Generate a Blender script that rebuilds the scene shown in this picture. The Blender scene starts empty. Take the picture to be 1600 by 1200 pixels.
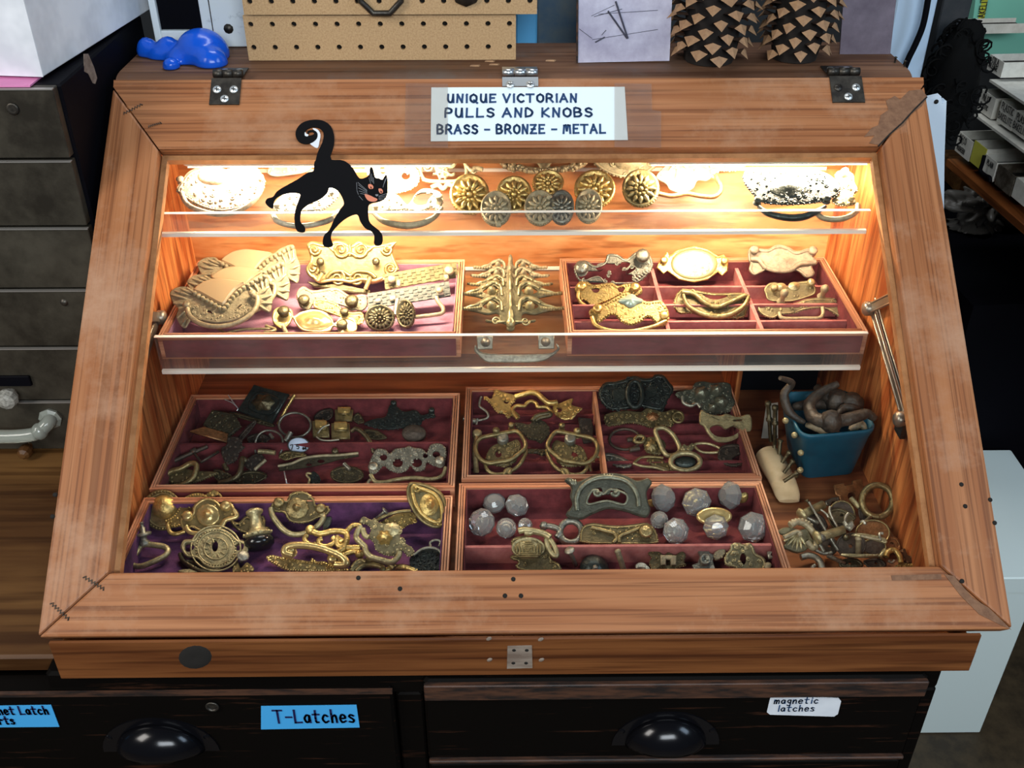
import bpy, math, random
from math import sin, cos, pi, radians as R
from mathutils import Vector as V, Matrix, geometry
from mathutils.noise import noise as pnoise
random.seed(7)
SC = bpy.context.scene
COL = SC.collection
# ------------------------------------------------------------------ camera
FPX, PIT, CH, CD, CX, YAW = 1589.2, .5902, .7678, .6525, -.0161, -.0108   # focal length in pixels of a 1600x1200 frame
O = V((CX, -CD, CH))
fw = V((-sin(YAW)*cos(PIT), cos(YAW)*cos(PIT), -sin(PIT)))
rt = V((cos(YAW), sin(YAW), 0))
upv = rt.cross(fw)
cam = bpy.data.objects.new('camera', bpy.data.cameras.new('camera'))
COL.objects.link(cam)
cam.matrix_world = Matrix(((rt.x, upv.x, -fw.x, O.x), (rt.y, upv.y, -fw.y, O.y), (rt.z, upv.z, -fw.z, O.z), (0, 0, 0, 1)))
cam.data.sensor_width = 36
cam.data.lens = 36*FPX/1600
cam.data.clip_start = .02
SC.camera = cam
# ------------------------------------------------------------------ colour management, world, room light
vs = SC.view_settings
SC.display_settings.display_device = 'sRGB'
vs.view_transform = 'Standard'; vs.look = 'None'; vs.gamma = 1; vs.use_curve_mapping = False
vs.exposure = 0.0
SC.cycles.transparent_max_bounces = 40
SC.cycles.max_bounces = 10
SC.cycles.caustics_reflective = False
SC.cycles.caustics_refractive = False
SC.cycles.sample_clamp_indirect = 4
W = bpy.data.worlds.new('World'); SC.world = W; W.use_nodes = True
W.node_tree.nodes['Background'].inputs[0].default_value = (.55, .65, .8, 1)
W.node_tree.nodes['Background'].inputs[1].default_value = .05

def area(name, loc, tgt, sx, sy, power, col):
    d = bpy.data.lights.new(name, 'AREA'); d.shape = 'RECTANGLE'; d.size = sx; d.size_y = sy
    d.energy = power; d.color = col
    o = bpy.data.objects.new(name, d); COL.objects.link(o); o.location = loc
    o.rotation_euler = (V(tgt)-V(loc)).to_track_quat('-Z', 'Y').to_euler()
    return o
area('window_right', (2.0, -.7, 1.5), (.1, .2, .2), .7, 1.0, 16, (.62, .80, 1))
area('window_left', (-1.7, -.9, 1.5), (-.1, .2, .2), .7, .9, 26, (1, .95, .88))
area('fill_front', (.3, -2.3, 1.55), (0, .4, .3), 1.6, .7, 52, (.88, .95, 1))  # added fill behind the camera, brightens the upright faces
area('ceiling_lamp', (.1, .95, 2.0), (0, .1, .2), 1.2, .35, 12, (.92, .96, 1))

# ------------------------------------------------------------------ pixels of the 1600x1200 frame -> points on real surfaces
def ray(p):
    a = (p[0]-800)/FPX; b = -(p[1]-600)/FPX
    return rt*a + upv*b + fw
def onplane(p, o, n):
    d = ray(p)
    return O + d*((o-O).dot(n)/d.dot(n))
def onz(p, z): return onplane(p, V((0, 0, z)), V((0, 0, 1)))
def ony(p, y): return onplane(p, V((0, y, 0)), V((0, 1, 0)))
def onx(p, x): return onplane(p, V((x, 0, 0)), V((1, 0, 0)))

def crop(x0, y0, s):
    def f(*pts):
        r = [(x0+pts[i]*s, y0+pts[i+1]*s) for i in range(0, len(pts), 2)]
        return r
    f.s = s
    return f

# ------------------------------------------------------------------ materials (procedural)
MATS = {}
def mat(name, base, rough=.5, metal=0., noise=None, bump=None, **kw):
    """base colour, optional noise=(scale vec or float, colour2, lo, hi, detail), bump=(scale, strength, kind)"""
    if name in MATS: return MATS[name]
    m = bpy.data.materials.new(name); m.use_nodes = True
    nt = m.node_tree; b = nt.nodes['Principled BSDF']
    b.inputs['Base Color'].default_value = (*base, 1)
    b.inputs['Roughness'].default_value = rough
    b.inputs['Metallic'].default_value = metal
    for k, v in kw.items():
        b.inputs[{'ior': 'IOR', 'specular_ior_level': 'Specular IOR Level', 'transmission_weight': 'Transmission Weight'}[k]].default_value = v
    tc = nt.nodes.new('ShaderNodeTexCoord')
    if noise:
        sc, c2, lo, hi, det = noise
        mp = nt.nodes.new('ShaderNodeMapping'); nt.links.new(tc.outputs['Object'], mp.inputs[0])
        mp.inputs['Scale'].default_value = sc if hasattr(sc, '__len__') else (sc,)*3
        n = nt.nodes.new('ShaderNodeTexNoise'); n.inputs['Scale'].default_value = 1; n.inputs['Detail'].default_value = det
        n.inputs['Roughness'].default_value = .65
        nt.links.new(mp.outputs[0], n.inputs['Vector'])
        r = nt.nodes.new('ShaderNodeValToRGB'); r.color_ramp.elements[0].position = lo; r.color_ramp.elements[1].position = hi
        r.color_ramp.elements[0].color = (*c2, 1); r.color_ramp.elements[1].color = (*base, 1)
        nt.links.new(n.outputs['Fac'], r.inputs[0]); nt.links.new(r.outputs[0], b.inputs['Base Color'])
    if bump:
        sc, st, kind = bump
        if kind == 'v':
            t = nt.nodes.new('ShaderNodeTexVoronoi'); out = 'Distance'
        else:
            t = nt.nodes.new('ShaderNodeTexNoise'); t.inputs['Detail'].default_value = 6; out = 'Fac'
        t.inputs['Scale'].default_value = sc
        nt.links.new(tc.outputs['Object'], t.inputs['Vector'])
        bp = nt.nodes.new('ShaderNodeBump'); bp.inputs['Strength'].default_value = st; bp.inputs['Distance'].default_value = .0015
        nt.links.new(t.outputs[out], bp.inputs['Height']); nt.links.new(bp.outputs[0], b.inputs['Normal'])
    MATS[name] = m
    return m

def wood(name, light, dark, axis, rough=.5, fig=1., stripe=30, stretch=14, spec=.3, worn=None, pores=.8):
    """long-grained wood: wavy bands stretched along `axis` plus fine pores; worn = colour of rubbed patches"""
    if name in MATS: return MATS[name]
    m = bpy.data.materials.new(name); m.use_nodes = True
    nt = m.node_tree; N = nt.nodes.new; L = nt.links.new
    b = nt.nodes['Principled BSDF']; b.inputs['Roughness'].default_value = rough; b.inputs['Specular IOR Level'].default_value = spec
    tc = N('ShaderNodeTexCoord'); mp = N('ShaderNodeMapping'); L(tc.outputs['Object'], mp.inputs[0])
    s = [1, 1, 1]; s[axis] = 1/stretch
    mp.inputs['Scale'].default_value = s
    nz = N('ShaderNodeTexNoise'); nz.inputs['Scale'].default_value = stripe*.22; nz.inputs['Detail'].default_value = 3
    L(mp.outputs[0], nz.inputs['Vector'])
    mu = N('ShaderNodeMath'); mu.operation = 'MULTIPLY'; mu.inputs[1].default_value = 9*fig
    L(nz.outputs['Fac'], mu.inputs[0])
    sn = N('ShaderNodeMath'); sn.operation = 'PINGPONG'; sn.inputs[1].default_value = 1; L(mu.outputs[0], sn.inputs[0])
    n2 = N('ShaderNodeTexNoise'); n2.inputs['Scale'].default_value = stripe*5; n2.inputs['Detail'].default_value = 4
    L(mp.outputs[0], n2.inputs['Vector'])
    mx = N('ShaderNodeMath'); mx.operation = 'MULTIPLY_ADD'; mx.inputs[1].default_value = .45
    L(sn.outputs[0], mx.inputs[0])
    m3 = N('ShaderNodeMath'); m3.operation = 'MULTIPLY'; m3.inputs[1].default_value = .6
    L(n2.outputs['Fac'], m3.inputs[0]); L(m3.outputs[0], mx.inputs[2])
    r = N('ShaderNodeValToRGB'); r.color_ramp.elements[0].position = .2; r.color_ramp.elements[1].position = .72
    r.color_ramp.elements[0].color = (*light, 1); r.color_ramp.elements[1].color = (*dark, 1)
    L(mx.outputs[0], r.inputs[0])
    n5 = N('ShaderNodeTexNoise'); n5.inputs['Scale'].default_value = stripe*4.5; n5.inputs['Detail'].default_value = 2
    mp5 = N('ShaderNodeMapping'); L(mp.outputs[0], mp5.inputs[0]); s5 = [1, 1, 1]; s5[axis] = .35; mp5.inputs['Scale'].default_value = s5
    L(mp5.outputs[0], n5.inputs['Vector'])
    r5 = N('ShaderNodeValToRGB'); r5.color_ramp.elements[0].position = .38; r5.color_ramp.elements[1].position = .50
    r5.color_ramp.elements[0].color = (.48, .42, .38, 1); r5.color_ramp.elements[1].color = (1, 1, 1, 1); L(n5.outputs['Fac'], r5.inputs[0])
    ml = N('ShaderNodeMix'); ml.data_type = 'RGBA'; ml.blend_type = 'MULTIPLY'; ml.inputs['Factor'].default_value = pores
    L(r.outputs[0], ml.inputs['A']); L(r5.outputs[0], ml.inputs['B'])
    col = ml.outputs['Result']
    if worn:
        n4 = N('ShaderNodeTexNoise'); n4.inputs['Scale'].default_value = 5; n4.inputs['Detail'].default_value = 7; n4.inputs['Roughness'].default_value = .7
        L(tc.outputs['Object'], n4.inputs['Vector'])
        r4 = N('ShaderNodeValToRGB'); r4.color_ramp.elements[0].position = .5; r4.color_ramp.elements[1].position = .68
        L(n4.outputs['Fac'], r4.inputs[0])
        mc = N('ShaderNodeMix'); mc.data_type = 'RGBA'; L(r4.outputs[0], mc.inputs['Factor'])
        L(col, mc.inputs['A']); mc.inputs['B'].default_value = (*worn, 1); col = mc.outputs['Result']
    L(col, b.inputs['Base Color'])
    bp = N('ShaderNodeBump'); bp.inputs['Strength'].default_value = .25; bp.inputs['Distance'].default_value = .001
    L(mx.outputs[0], bp.inputs['Height']); L(bp.outputs[0], b.inputs['Normal'])
    MATS[name] = m
    return m

def clear(name, tint, gloss=1., rough=.02, haze=0.):
    """thin clear sheet: transparent + Fresnel gloss (+ a little dusty haze), same to every ray"""
    m = bpy.data.materials.new(name); m.use_nodes = True
    nt = m.node_tree; N = nt.nodes.new; L = nt.links.new
    nt.nodes.remove(nt.nodes['Principled BSDF']); out = nt.nodes['Material Output']
    t = N('ShaderNodeBsdfTransparent'); t.inputs[0].default_value = (*tint, 1)
    g = N('ShaderNodeBsdfGlossy'); g.inputs['Roughness'].default_value = rough
    f = N('ShaderNodeLayerWeight'); f.inputs[0].default_value = .5      # Schlick curve, same on both faces
    pw = N('ShaderNodeMath'); pw.operation = 'POWER'; pw.inputs[1].default_value = 5; L(f.outputs['Facing'], pw.inputs[0])
    mu = N('ShaderNodeMath'); mu.operation = 'MULTIPLY_ADD'; mu.inputs[1].default_value = gloss*.8; mu.inputs[2].default_value = gloss*.035; L(pw.outputs[0], mu.inputs[0])
    mx = N('ShaderNodeMixShader'); L(mu.outputs[0], mx.inputs[0]); L(t.outputs[0], mx.inputs[1]); L(g.outputs[0], mx.inputs[2])
    last = mx.outputs[0]
    if haze:
        d = N('ShaderNodeBsdfDiffuse'); d.inputs[0].default_value = (.9, .88, .84, 1)
        tc = N('ShaderNodeTexCoord'); n = N('ShaderNodeTexNoise'); n.inputs['Scale'].default_value = 25; n.inputs['Detail'].default_value = 8
        L(tc.outputs['Object'], n.inputs['Vector'])
        hm = N('ShaderNodeMath'); hm.operation = 'MULTIPLY'; hm.inputs[1].default_value = haze*2; L(n.outputs['Fac'], hm.inputs[0])
        m2 = N('ShaderNodeMixShader'); L(hm.outputs[0], m2.inputs[0]); L(last, m2.inputs[1]); L(d.outputs[0], m2.inputs[2]); last = m2.outputs[0]
    L(last, out.inputs[0]); MATS[name] = m
    return m

def glow(name, col, s):
    m = mat(name, col); b = m.node_tree.nodes['Principled BSDF']
    b.inputs['Emission Color'].default_value = (*col, 1); b.inputs['Emission Strength'].default_value = s
    return m

M = MATS
wood('lid_wood_cross', (.45, .192, .080), (.32, .118, .043), 0, .5, 2.4, 60, 30, .3, (.44, .235, .13))
wood('lid_wood_long', (.44, .188, .078), (.32, .118, .043), 1, .5, 2.0, 56, 34, .3, (.45, .25, .15))
wood('apron_wood', (.23, .082, .024), (.12, .036, .010), 0, .5, 1.6, 40, 14)
wood('nosing_wood', (.24, .12, .065), (.13, .06, .032), 0, .65, 1.4, 36, 20, .3, (.13, .095, .075))
wood('ply_back', (.74, .38, .16), (.50, .17, .05), 0, .5, 1.1, 22, 3)
wood('ply_side', (.68, .27, .085), (.36, .085, .02), 2, .5, 2.2, 40, 8)
wood('floor_board', (.36, .14, .05), (.2, .06, .02), 0, .6, .7, 20, 9)
wood('rim_wood', (.74, .40, .24), (.46, .17, .08), 0, .5, 1.6, 90, 40)
wood('rim_wood_long', (.74, .40, .24), (.46, .17, .08), 1, .5, 1.6, 90, 40)
wood('counter_wood', (.20, .10, .032), (.09, .038, .012), 0, .45, .9, 16, 8)
wood('shelf_wood', (.28, .09, .02), (.16, .04, .01), 1, .5, 1., 20, 9)
mat('cabinet_black', (.0035, .0027, .0022), .6, noise=((9, 160, 160), (.04, .016, .009), .30, .40, 8), specular_ior_level=.06)
mat('cabinet_edge', (.085, .035, .018), .6, noise=((20, 120, 120), (.012, .008, .007), .4, .6, 6))
mat('drawer_steel', (.075, .066, .048), .5, .3, noise=(11, (.022, .018, .012), .38, .62, 9))
mat('drawer_edge', (.42, .40, .37), .4, .6)
mat('black_paint', (.003, .003, .005), .6, specular_ior_level=.06)
mat('navy_black', (.004, .004, .012), .6, specular_ior_level=.15)
mat('white_card', (.88, .92, .97), .7, noise=(9, (.66, .70, .76), .4, .6, 4))
mat('white_paint', (.84, .92, .94), .6, noise=(45, (.36, .43, .45), .30, .42, 8))
mat('white_laminate', (.82, .93, .90), .5)
mat('pink_paper', (.75, .25, .5), .7)
mat('blue_rubber', (.008, .11, .72), .22, noise=(60, (.006, .07, .5), .25, .4, 4), bump=(60, .25, 'n'))
mat('hardboard', (.56, .37, .19), .65, noise=(500, (.43, .26, .12), .3, .6, 2), bump=(700, .3, 'n'))
mat('hole_dark', (.01, .008, .006), .9)
mat('zinc_sheet', (.80, .80, .96), .32, .3, noise=(14, (.46, .44, .60), .35, .62, 8))
mat('zinc_dull', (.26, .22, .27), .45, .6, noise=(26, (.17, .14, .18), .35, .65, 8))
mat('scratch_dark', (.05, .05, .08), .6)
mat('cone_scale', (.075, .038, .022), .7, noise=(120, (.02, .01, .006), .3, .65, 4))
mat('cone_tip', (.40, .23, .115), .7, noise=(200, (.28, .16, .09), .3, .6, 4))
mat('cone_core', (.012, .008, .006), .9)
mat('wall_paint', (.22, .30, .40), .8)
mat('wall_dark', (.03, .035, .04), .8)
mat('blue_panel', (.10, .42, .78), .5)
mat('slate_panel', (.06, .12, .19), .5, noise=(18, (.12, .16, .18), .4, .6, 4))
mat('pillar_paint', (.50, .66, .84), .6)
mat('post_grey', (.035, .035, .038), .7, noise=(30, (.018, .022, .026), .4, .6, 6))
mat('floor_brown', (.085, .055, .026), .6, noise=(22, (.035, .022, .010), .35, .62, 9))
mat('paper', (.80, .92, .97), .7)
mat('paper_blue', (.06, .42, .86), .7)
mat('ink', (.005, .05, .16), .6)
mat('ink_dark', (.006, .006, .07), .6)
mat('ink_black', (.012, .012, .012), .7)
mat('bin_white', (.80, .78, .70), .7, noise=(60, (.66, .64, .56), .35, .6, 5))
mat('bin_yellow', (.62, .60, .08), .7)
mat('bin_inside', (.02, .018, .015), .9)
mat('bin_brown', (.14, .12, .09), .8, noise=(60, (.05, .035, .02), .4, .6, 5))
mat('tin_dark', (.10, .09, .075), .45, .8, noise=(80, (.05, .045, .04), .4, .6, 5))
mat('zinc', (.62, .66, .68), .3, .9)
mat('screw', (.72, .76, .76), .35, .7)
mat('hair', (.004, .004, .004), .8, specular_ior_level=.1)
mat('bag_white', (.62, .74, .86), .5)
mat('teal_glass', (.22, .58, .46), .3)
mat('tape_yellow', (.55, .56, .04), .6)
mat('dusty_plastic', (.13, .12, .105), .4)
mat('stay_metal', (.40, .35, .28), .35, .8)
mat('led_housing', (.75, .74, .70), .5)
clear('tape_clear', (.93, .91, .89), .8, .25, .03)
clear('lid_glass', (.985, .99, .985), .7, .01)
clear('acrylic', (.985, .98, .965), .6, .03, .012)
clear('acrylic_lip', (.97, .95, .93), .6, .05, .028)
mat('acrylic_lit_edge', (.95, .88, .76), .4)  # pale colour stands in for light glowing along the sheet edges
mat('velvet_wine', (.19, .032, .036), .95, noise=(60, (.10, .015, .018), .35, .65, 6), bump=(500, .3, 'n'))
mat('velvet_purple', (.17, .05, .15), .95, noise=(30, (.045, .013, .05), .35, .65, 6), bump=(500, .3, 'n'))
mat('velvet_mauve', (.33, .16, .22), .95, noise=(40, (.22, .09, .14), .35, .65, 6), bump=(500, .3, 'n'))
mat('wine_card', (.17, .025, .035), .7, noise=((30, 30, 90), (.11, .016, .018), .35, .6, 6))

mat('cup_black', (.006, .006, .008), .18, .3)
mat('glass_milky', (.62, .62, .56), .15, noise=(300, (.25, .25, .22), .3, .6, 4), transmission_weight=.35)
mat('glass_bar', (.62, .68, .60), .12, transmission_weight=.6, ior=1.45)
mat('stop_wood', (.50, .24, .10), .5, noise=((60, 60, 60), (.34, .14, .05), .3, .6, 4))
mat('wood_filler', (.23, .115, .06), .8, noise=(120, (.15, .07, .035), .35, .6, 5))
mat('bare_patch', (.30, .24, .19), .8, noise=((30, 90, 160), (.17, .12, .09), .35, .65, 5))

# ------------------------------------------------------------------ mesh builder
class MB:
    def __init__(s): s.v = []; s.f = []; s.mi = []; s.sm = []; s.cur = 0
    def add(s, vs, fs, smooth=False):
        k = len(s.v); s.v += [V(p) for p in vs]
        for f in fs: s.f.append([i+k for i in f]); s.mi.append(s.cur); s.sm.append(smooth)
    def box(s, a, b, ch=0):
        """axis box a..b, chamfer ch"""
        x0, y0, z0 = a; x1, y1, z1 = b
        if ch <= 0:
            s.add([(x0, y0, z0), (x1, y0, z0), (x1, y1, z0), (x0, y1, z0), (x0, y0, z1), (x1, y0, z1), (x1, y1, z1), (x0, y1, z1)],
                  [(3, 2, 1, 0), (4, 5, 6, 7), (0, 1, 5, 4), (1, 2, 6, 5), (2, 3, 7, 6), (3, 0, 4, 7)])
            return s
        c = ch
        rows = []
        for z, i in ((z0, c), (z0+c, 0), (z1-c, 0), (z1, c)):
            rows.append([(x0+i+c, y0+i, z), (x1-i-c, y0+i, z), (x1-i, y0+i+c, z), (x1-i, y1-i-c, z), (x1-i-c, y1-i, z), (x0+i+c, y1-i, z), (x0+i, y1-i-c, z), (x0+i, y0+i+c, z)])
        s.rings(rows, True, True)
        return s
    def hexa(s, p):
        """8 corners: bottom 4 ccw, top 4"""
        s.add(p, [(3, 2, 1, 0), (4, 5, 6, 7), (0, 1, 5, 4), (1, 2, 6, 5), (2, 3, 7, 6), (3, 0, 4, 7)]); return s
    def rings(s, rows, cap0=True, cap1=True, smooth=False, closed=True):
        n = len(rows[0]); vs = [p for r in rows for p in r]; fs = []
        for i in range(len(rows)-1):
            for j in range(n if closed else n-1):
                a, b = i*n+j, i*n+(j+1) % n
                fs.append((a, b, b+n, a+n))
        s.add(vs, fs, smooth)
        if cap0: s.add(rows[0], [tuple(range(n))[::-1]])
        if cap1: s.add(rows[-1], [tuple(range(n))])
        return s
    def tube(s, path, r, seg=6, closed=False, taper=None):
        """round bar along path; r float or list"""
        P = [V(p) for p in path]; n = len(P)
        if n < 2: return s
        rs = r if hasattr(r, '__len__') else [r]*n
        T = []
        for i in range(n):
            a = P[(i-1) % n] if closed or i else P[i]; b = P[(i+1) % n] if closed or i < n-1 else P[i]
            t = b-a
            T.append(t.normalized() if t.length > 1e-9 else V((1, 0, 0)))
        u = T[0].orthogonal().normalized(); rows = []
        for i in range(n):
            u = (u - T[i]*u.dot(T[i]))
            u = u.normalized() if u.length > 1e-6 else T[i].orthogonal().normalized()
            w = T[i].cross(u)
            rows.append([P[i]+(u*cos(2*pi*k/seg)+w*sin(2*pi*k/seg))*rs[i] for k in range(seg)])
        if closed: rows.append(rows[0]); s.rings(rows, False, False, True)
        else: s.rings(rows, True, True, True)
        return s
    def ball(s, c, r, seg=10, rows=6, sc=(1, 1, 1), ax=None):
        c = V(c); rr = []
        X, Y, Z = ax if ax else (V((1, 0, 0)), V((0, 1, 0)), V((0, 0, 1)))
        for i in range(1, rows):
            t = pi*i/rows
            rr.append([c+(X*cos(2*pi*k/seg)*sin(t)*sc[0]+Y*sin(2*pi*k/seg)*sin(t)*sc[1]-Z*cos(t)*sc[2])*r for k in range(seg)])
        s.rings(rr, False, False, True)
        b, t = c-Z*r*sc[2], c+Z*r*sc[2]
        s.add([b]+rr[0], [(0, (k+1) % seg+1, k+1) for k in range(seg)], True)
        s.add([t]+rr[-1], [(0, k+1, (k+1) % seg+1) for k in range(seg)], True)
        return s
    def lathe(s, c, axis, prof, seg=20, u=None, sc=(1, 1), lobes=0, amp=0, flat=False):
        """profile [(radius, height)...] about axis; scaled (sc) ellipse; lobes on the rim"""
        c = V(c); a = V(axis).normalized(); u = (V(u) - a*V(u).dot(a)).normalized() if u is not None else a.orthogonal().normalized(); w = a.cross(u)
        rows = []
        for r, h in prof:
            r = max(r, 1e-5)
            rows.append([c+a*h+(u*cos(2*pi*k/seg)*sc[0]+w*sin(2*pi*k/seg)*sc[1])*r*(1+amp*cos(lobes*2*pi*k/seg)) for k in range(seg)])
        s.rings(rows, prof[0][0] > 1e-4, prof[-1][0] > 1e-4, not flat)
        return s
    def build(s, name, mats, parent=None, at=None, bevel=0):
        """link as one mesh object; vertices are world points, origin at `at` (or the parent's)"""
        base = V(at) if at is not None else (wloc(parent) if parent else V((0, 0, 0)))
        me = bpy.data.meshes.new(name)
        me.from_pydata([p-base for p in s.v], [], s.f)
        for m in (mats if isinstance(mats, (list, tuple)) else [mats]): me.materials.append(M[m] if isinstance(m, str) else m)
        me.polygons.foreach_set('material_index', s.mi); me.polygons.foreach_set('use_smooth', s.sm)
        me.update()
        o = bpy.data.objects.new(name, me); COL.objects.link(o)
        if parent: o.parent = parent; o.location = base-wloc(parent)
        else: o.location = base
        if bevel:
            b = o.modifiers.new('bevel', 'BEVEL'); b.width = bevel; b.segments = 2; b.limit_method = 'ANGLE'; b.angle_limit = .6
        return o

def wloc(o):
    p = V((0, 0, 0))
    while o: p += o.location; o = o.parent
    return p
def tag(o, label=None, cat=None, group=None, kind=None):
    if label: o['label'] = label
    if cat: o['category'] = cat
    if group: o['group'] = group
    if kind: o['kind'] = kind
    return o
def thing(name, loc, label, cat, group=None):
    o = bpy.data.objects.new(name, None); o.empty_display_size = .02; COL.objects.link(o); o.location = V(loc)
    return tag(o, label, cat, group)
def smooth_path(pts, n=6, closed=False):
    """Catmull-Rom through the points"""
    P = [tuple(p) for p in pts]; m = len(P); out = []
    for i in range(m if closed else m-1):
        p0, p1, p2, p3 = (P[(i-1) % m] if closed or i else P[i]), P[i], P[(i+1) % m], (P[(i+2) % m] if closed or i+2 < m else P[(i+1) % m])
        for k in range(n):
            t = k/n
            out.append(tuple(.5*((2*b)+(c-a)*t+(2*a-5*b+4*c-d)*t*t+(3*b-a-3*c+d)*t**3) for a, b, c, d in zip(p0, p1, p2, p3)))
    if not closed: out.append(P[-1])
    return out

# a simple hand-lettered stroke alphabet on a 0..1 grid
GL = {'A': '0,0 .4,1 .8,0|.15,.35 .65,.35', 'B': '.05,0 .05,1 .5,.95 .6,.75 .45,.55 .05,.52|.45,.55 .7,.3 .5,.03 .05,0', 'C': '.7,.85 .4,1 .08,.7 .08,.3 .4,0 .7,.12',
      'G': '.7,.85 .4,1 .08,.7 .08,.3 .4,0 .7,.15 .7,.45 .45,.45', 'D': '.05,0 .08,1 .5,.85 .7,.5 .5,.12 .05,0', 'E': '.65,1 .08,1 .05,0 .65,.02|.06,.52 .5,.54', 'I': '.1,0 .1,.75|.1,.95 .12,1', 'K': '.05,0 .08,1|.65,1 .1,.45 .7,0',
      'L': '.08,1 .05,0 .65,.02', 'M': '0,0 .1,.9 .3,.95 .42,.3 .6,.95 .8,.9 .85,0', 'N': '.05,0 .1,1 .6,0 .68,1', 'O': '.4,1 .08,.75 .08,.25 .4,0 .7,.25 .7,.75 .4,1', 'P': '.05,0 .1,1 .55,.95 .65,.7 .5,.5 .08,.48',
      'Q': '.4,1 .08,.75 .08,.25 .4,0 .7,.25 .7,.75 .4,1|.45,.25 .8,-.1', 'R': '.05,0 .1,1 .55,.95 .65,.72 .5,.52 .08,.48|.35,.5 .75,0', 'S': '.65,.85 .4,1 .12,.85 .2,.6 .55,.45 .65,.2 .4,0 .08,.12',
      'T': '0,1 .8,1|.4,1 .38,0', 'U': '.08,1 .08,.3 .3,0 .55,.15 .65,1|.65,1 .7,0', 'V': '0,1 .35,0 .75,1', 'Z': '.05,1 .65,1 .05,0 .7,0|.15,.5 .55,.5', '-': '.1,.45 .6,.45',
      'a': '.55,.55 .3,.6 .08,.35 .2,.05 .45,.1 .55,.55 .6,.02', 't': '.3,.95 .28,.1 .5,.02|.05,.65 .6,.65', 'c': '.55,.5 .3,.6 .08,.3 .3,0 .6,.1', 'h': '.08,1 .1,0 .15,.4 .4,.58 .52,.4 .55,0',
      'e': '.1,.32 .55,.35 .5,.55 .25,.6 .08,.3 .25,0 .6,.1', 's': '.5,.52 .25,.6 .12,.45 .5,.2 .4,.02 .08,.05', 'n': '.08,.6 .1,0 .15,.4 .4,.6 .52,.4 .55,0', 'r': '.08,.6 .1,0 .15,.4 .35,.58 .55,.5',
      'g': '.5,.55 .25,.6 .1,.35 .3,.12 .5,.2 .52,.6 .52,-.2 .3,-.35 .1,-.25', 'm': '.05,.6 .05,0 .1,.4 .25,.6 .36,.4 .36,0 .42,.4 .58,.6 .7,.4 .72,0', 'i': '.2,.6 .2,0|.2,.85 .22,.9', 'l': '.2,1 .2,0', '5': '.6,1 .15,1 .12,.55 .45,.6 .6,.3 .4,0 .1,.1', '7': '.05,1 .65,1 .25,0'}
def writing(mb, text, o, u, v, h, wfac=.75, r=.0008, n=None, lift=.0004, gap=.28):
    """letters as flat marker strokes on the plane o,u,v; returns width"""
    u = V(u); v = V(v); n = u.cross(v); x = 0
    for ch in text:
        if ch == ' ': x += h*.55*wfac; continue
        g = GL[ch]; wmax = 0
        for st in g.split('|'):
            pts = [tuple(float(q) for q in p.split(',')) for p in st.split(' ')]
            wmax = max(wmax, max(p[0] for p in pts))
            sm = smooth_path(pts, 3) if len(pts) > 2 and ch not in 'AEFIKLMNTVZ' else pts
            P = [V(o)+u*(x+p[0]*h*wfac)+v*(p[1]*h)+n*lift for p in sm]
            for a, b in zip(P, P[1:]):
                d = (b-a)
                if d.length < 1e-7: continue
                d = d.normalized()*r; q = n.cross(d)
                lo = [a-d-q, b+d-q, b+d+q, a-d+q]
                mb.hexa([p for p in lo]+[p+n*.00015 for p in lo])
        x += (wmax+gap)*h*wfac
    return x
# ------------------------------------------------------------------ the setting
def struct(name, mb, m, **k): return tag(mb.build(name, m, **k), kind='structure')
struct('floor', MB().box((-2.2, -2, -.8), (2.4, 1.9, -.75)), 'floor_brown')
struct('wall_back', MB().box((-2.2, 1.8, -.75), (2.4, 1.9, 2.3)), 'wall_dark')
struct('wall_right', MB().box((2.3, -2, -.75), (2.4, 1.8, 2.3)), 'wall_dark')

# ------------------------------------------------------------------ black drawer cabinet that carries the case
cab = thing('drawer_cabinet', (-.3, .4, -.75), 'long black scuffed wooden drawer cabinet under the display case', 'cabinet')
CXR = .407
b = MB(); b.box((-1.3, .022, -.75), (CXR, .64, -.034)); b.box((-.455, .004, -.034), (CXR, .64, -.001), .003)
zz = lambda px, py: ony((px, py), .004)
lx1 = zz(622, 1120).x; rx0 = zz(663, 1120).x; rx1 = zz(1440, 1080).x
b.box((lx1, .004, -.75), (rx0, .03, -.034), .002); b.box((rx1, .004, -.75), (CXR, .03, -.034), .002)
b.build('body', 'cabinet_black', cab)
b = MB(); b.box((-1.3, .024, -.022), (-.4475, .64, 0), .003); b.build('countertop', 'counter_wood', cab)
def cup_pull(c, w, h, parent):
    mb = MB(); rows = []
    for i in range(9):
        t = i/8*pi*.5; rr = []
        for k in range(17):
            a = pi*k/16
            rr.append(V((c.x+cos(a)*w/2*(1-.0*sin(t))*(cos(t)*.15+.85 if i < 8 else .8)*(1 if i == 0 else 1-.12*(i/8)**2), c.y-.026*sin(t)**.8*(.35+.65*sin(a)), c.z-h/2+sin(a)*h*(1-.75*(i/8)**1.5))))
        rows.append(rr)
    mb.rings(rows, False, False, True, False)
    o = mb.build('cup_pull', 'cup_black', parent)
    s = o.modifiers.new('solid', 'SOLIDIFY'); s.thickness = .002
    mb = MB()
    for sx in (-1, 1): mb.ball((c.x+sx*w*.55, c.y-.001, c.z), .004, 8, 5, (1, .5, 1))
    mb2 = MB()
    prof = [(c.x+cos(pi*k/20)*w*.66, c.z-h*.55+sin(pi*k/20)*h*1.25) for k in range(21)]
    mb2.rings([[V((x, c.y, z)) for x, z in prof], [V((x, c.y-.0016, z)) for x, z in prof]], True, True); mb2.v += mb.v and []
    mb2.cur = 0; mb2.add(mb.v, mb.f, True)
    mb2.build('pull_rim', 'cup_black', o)
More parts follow.
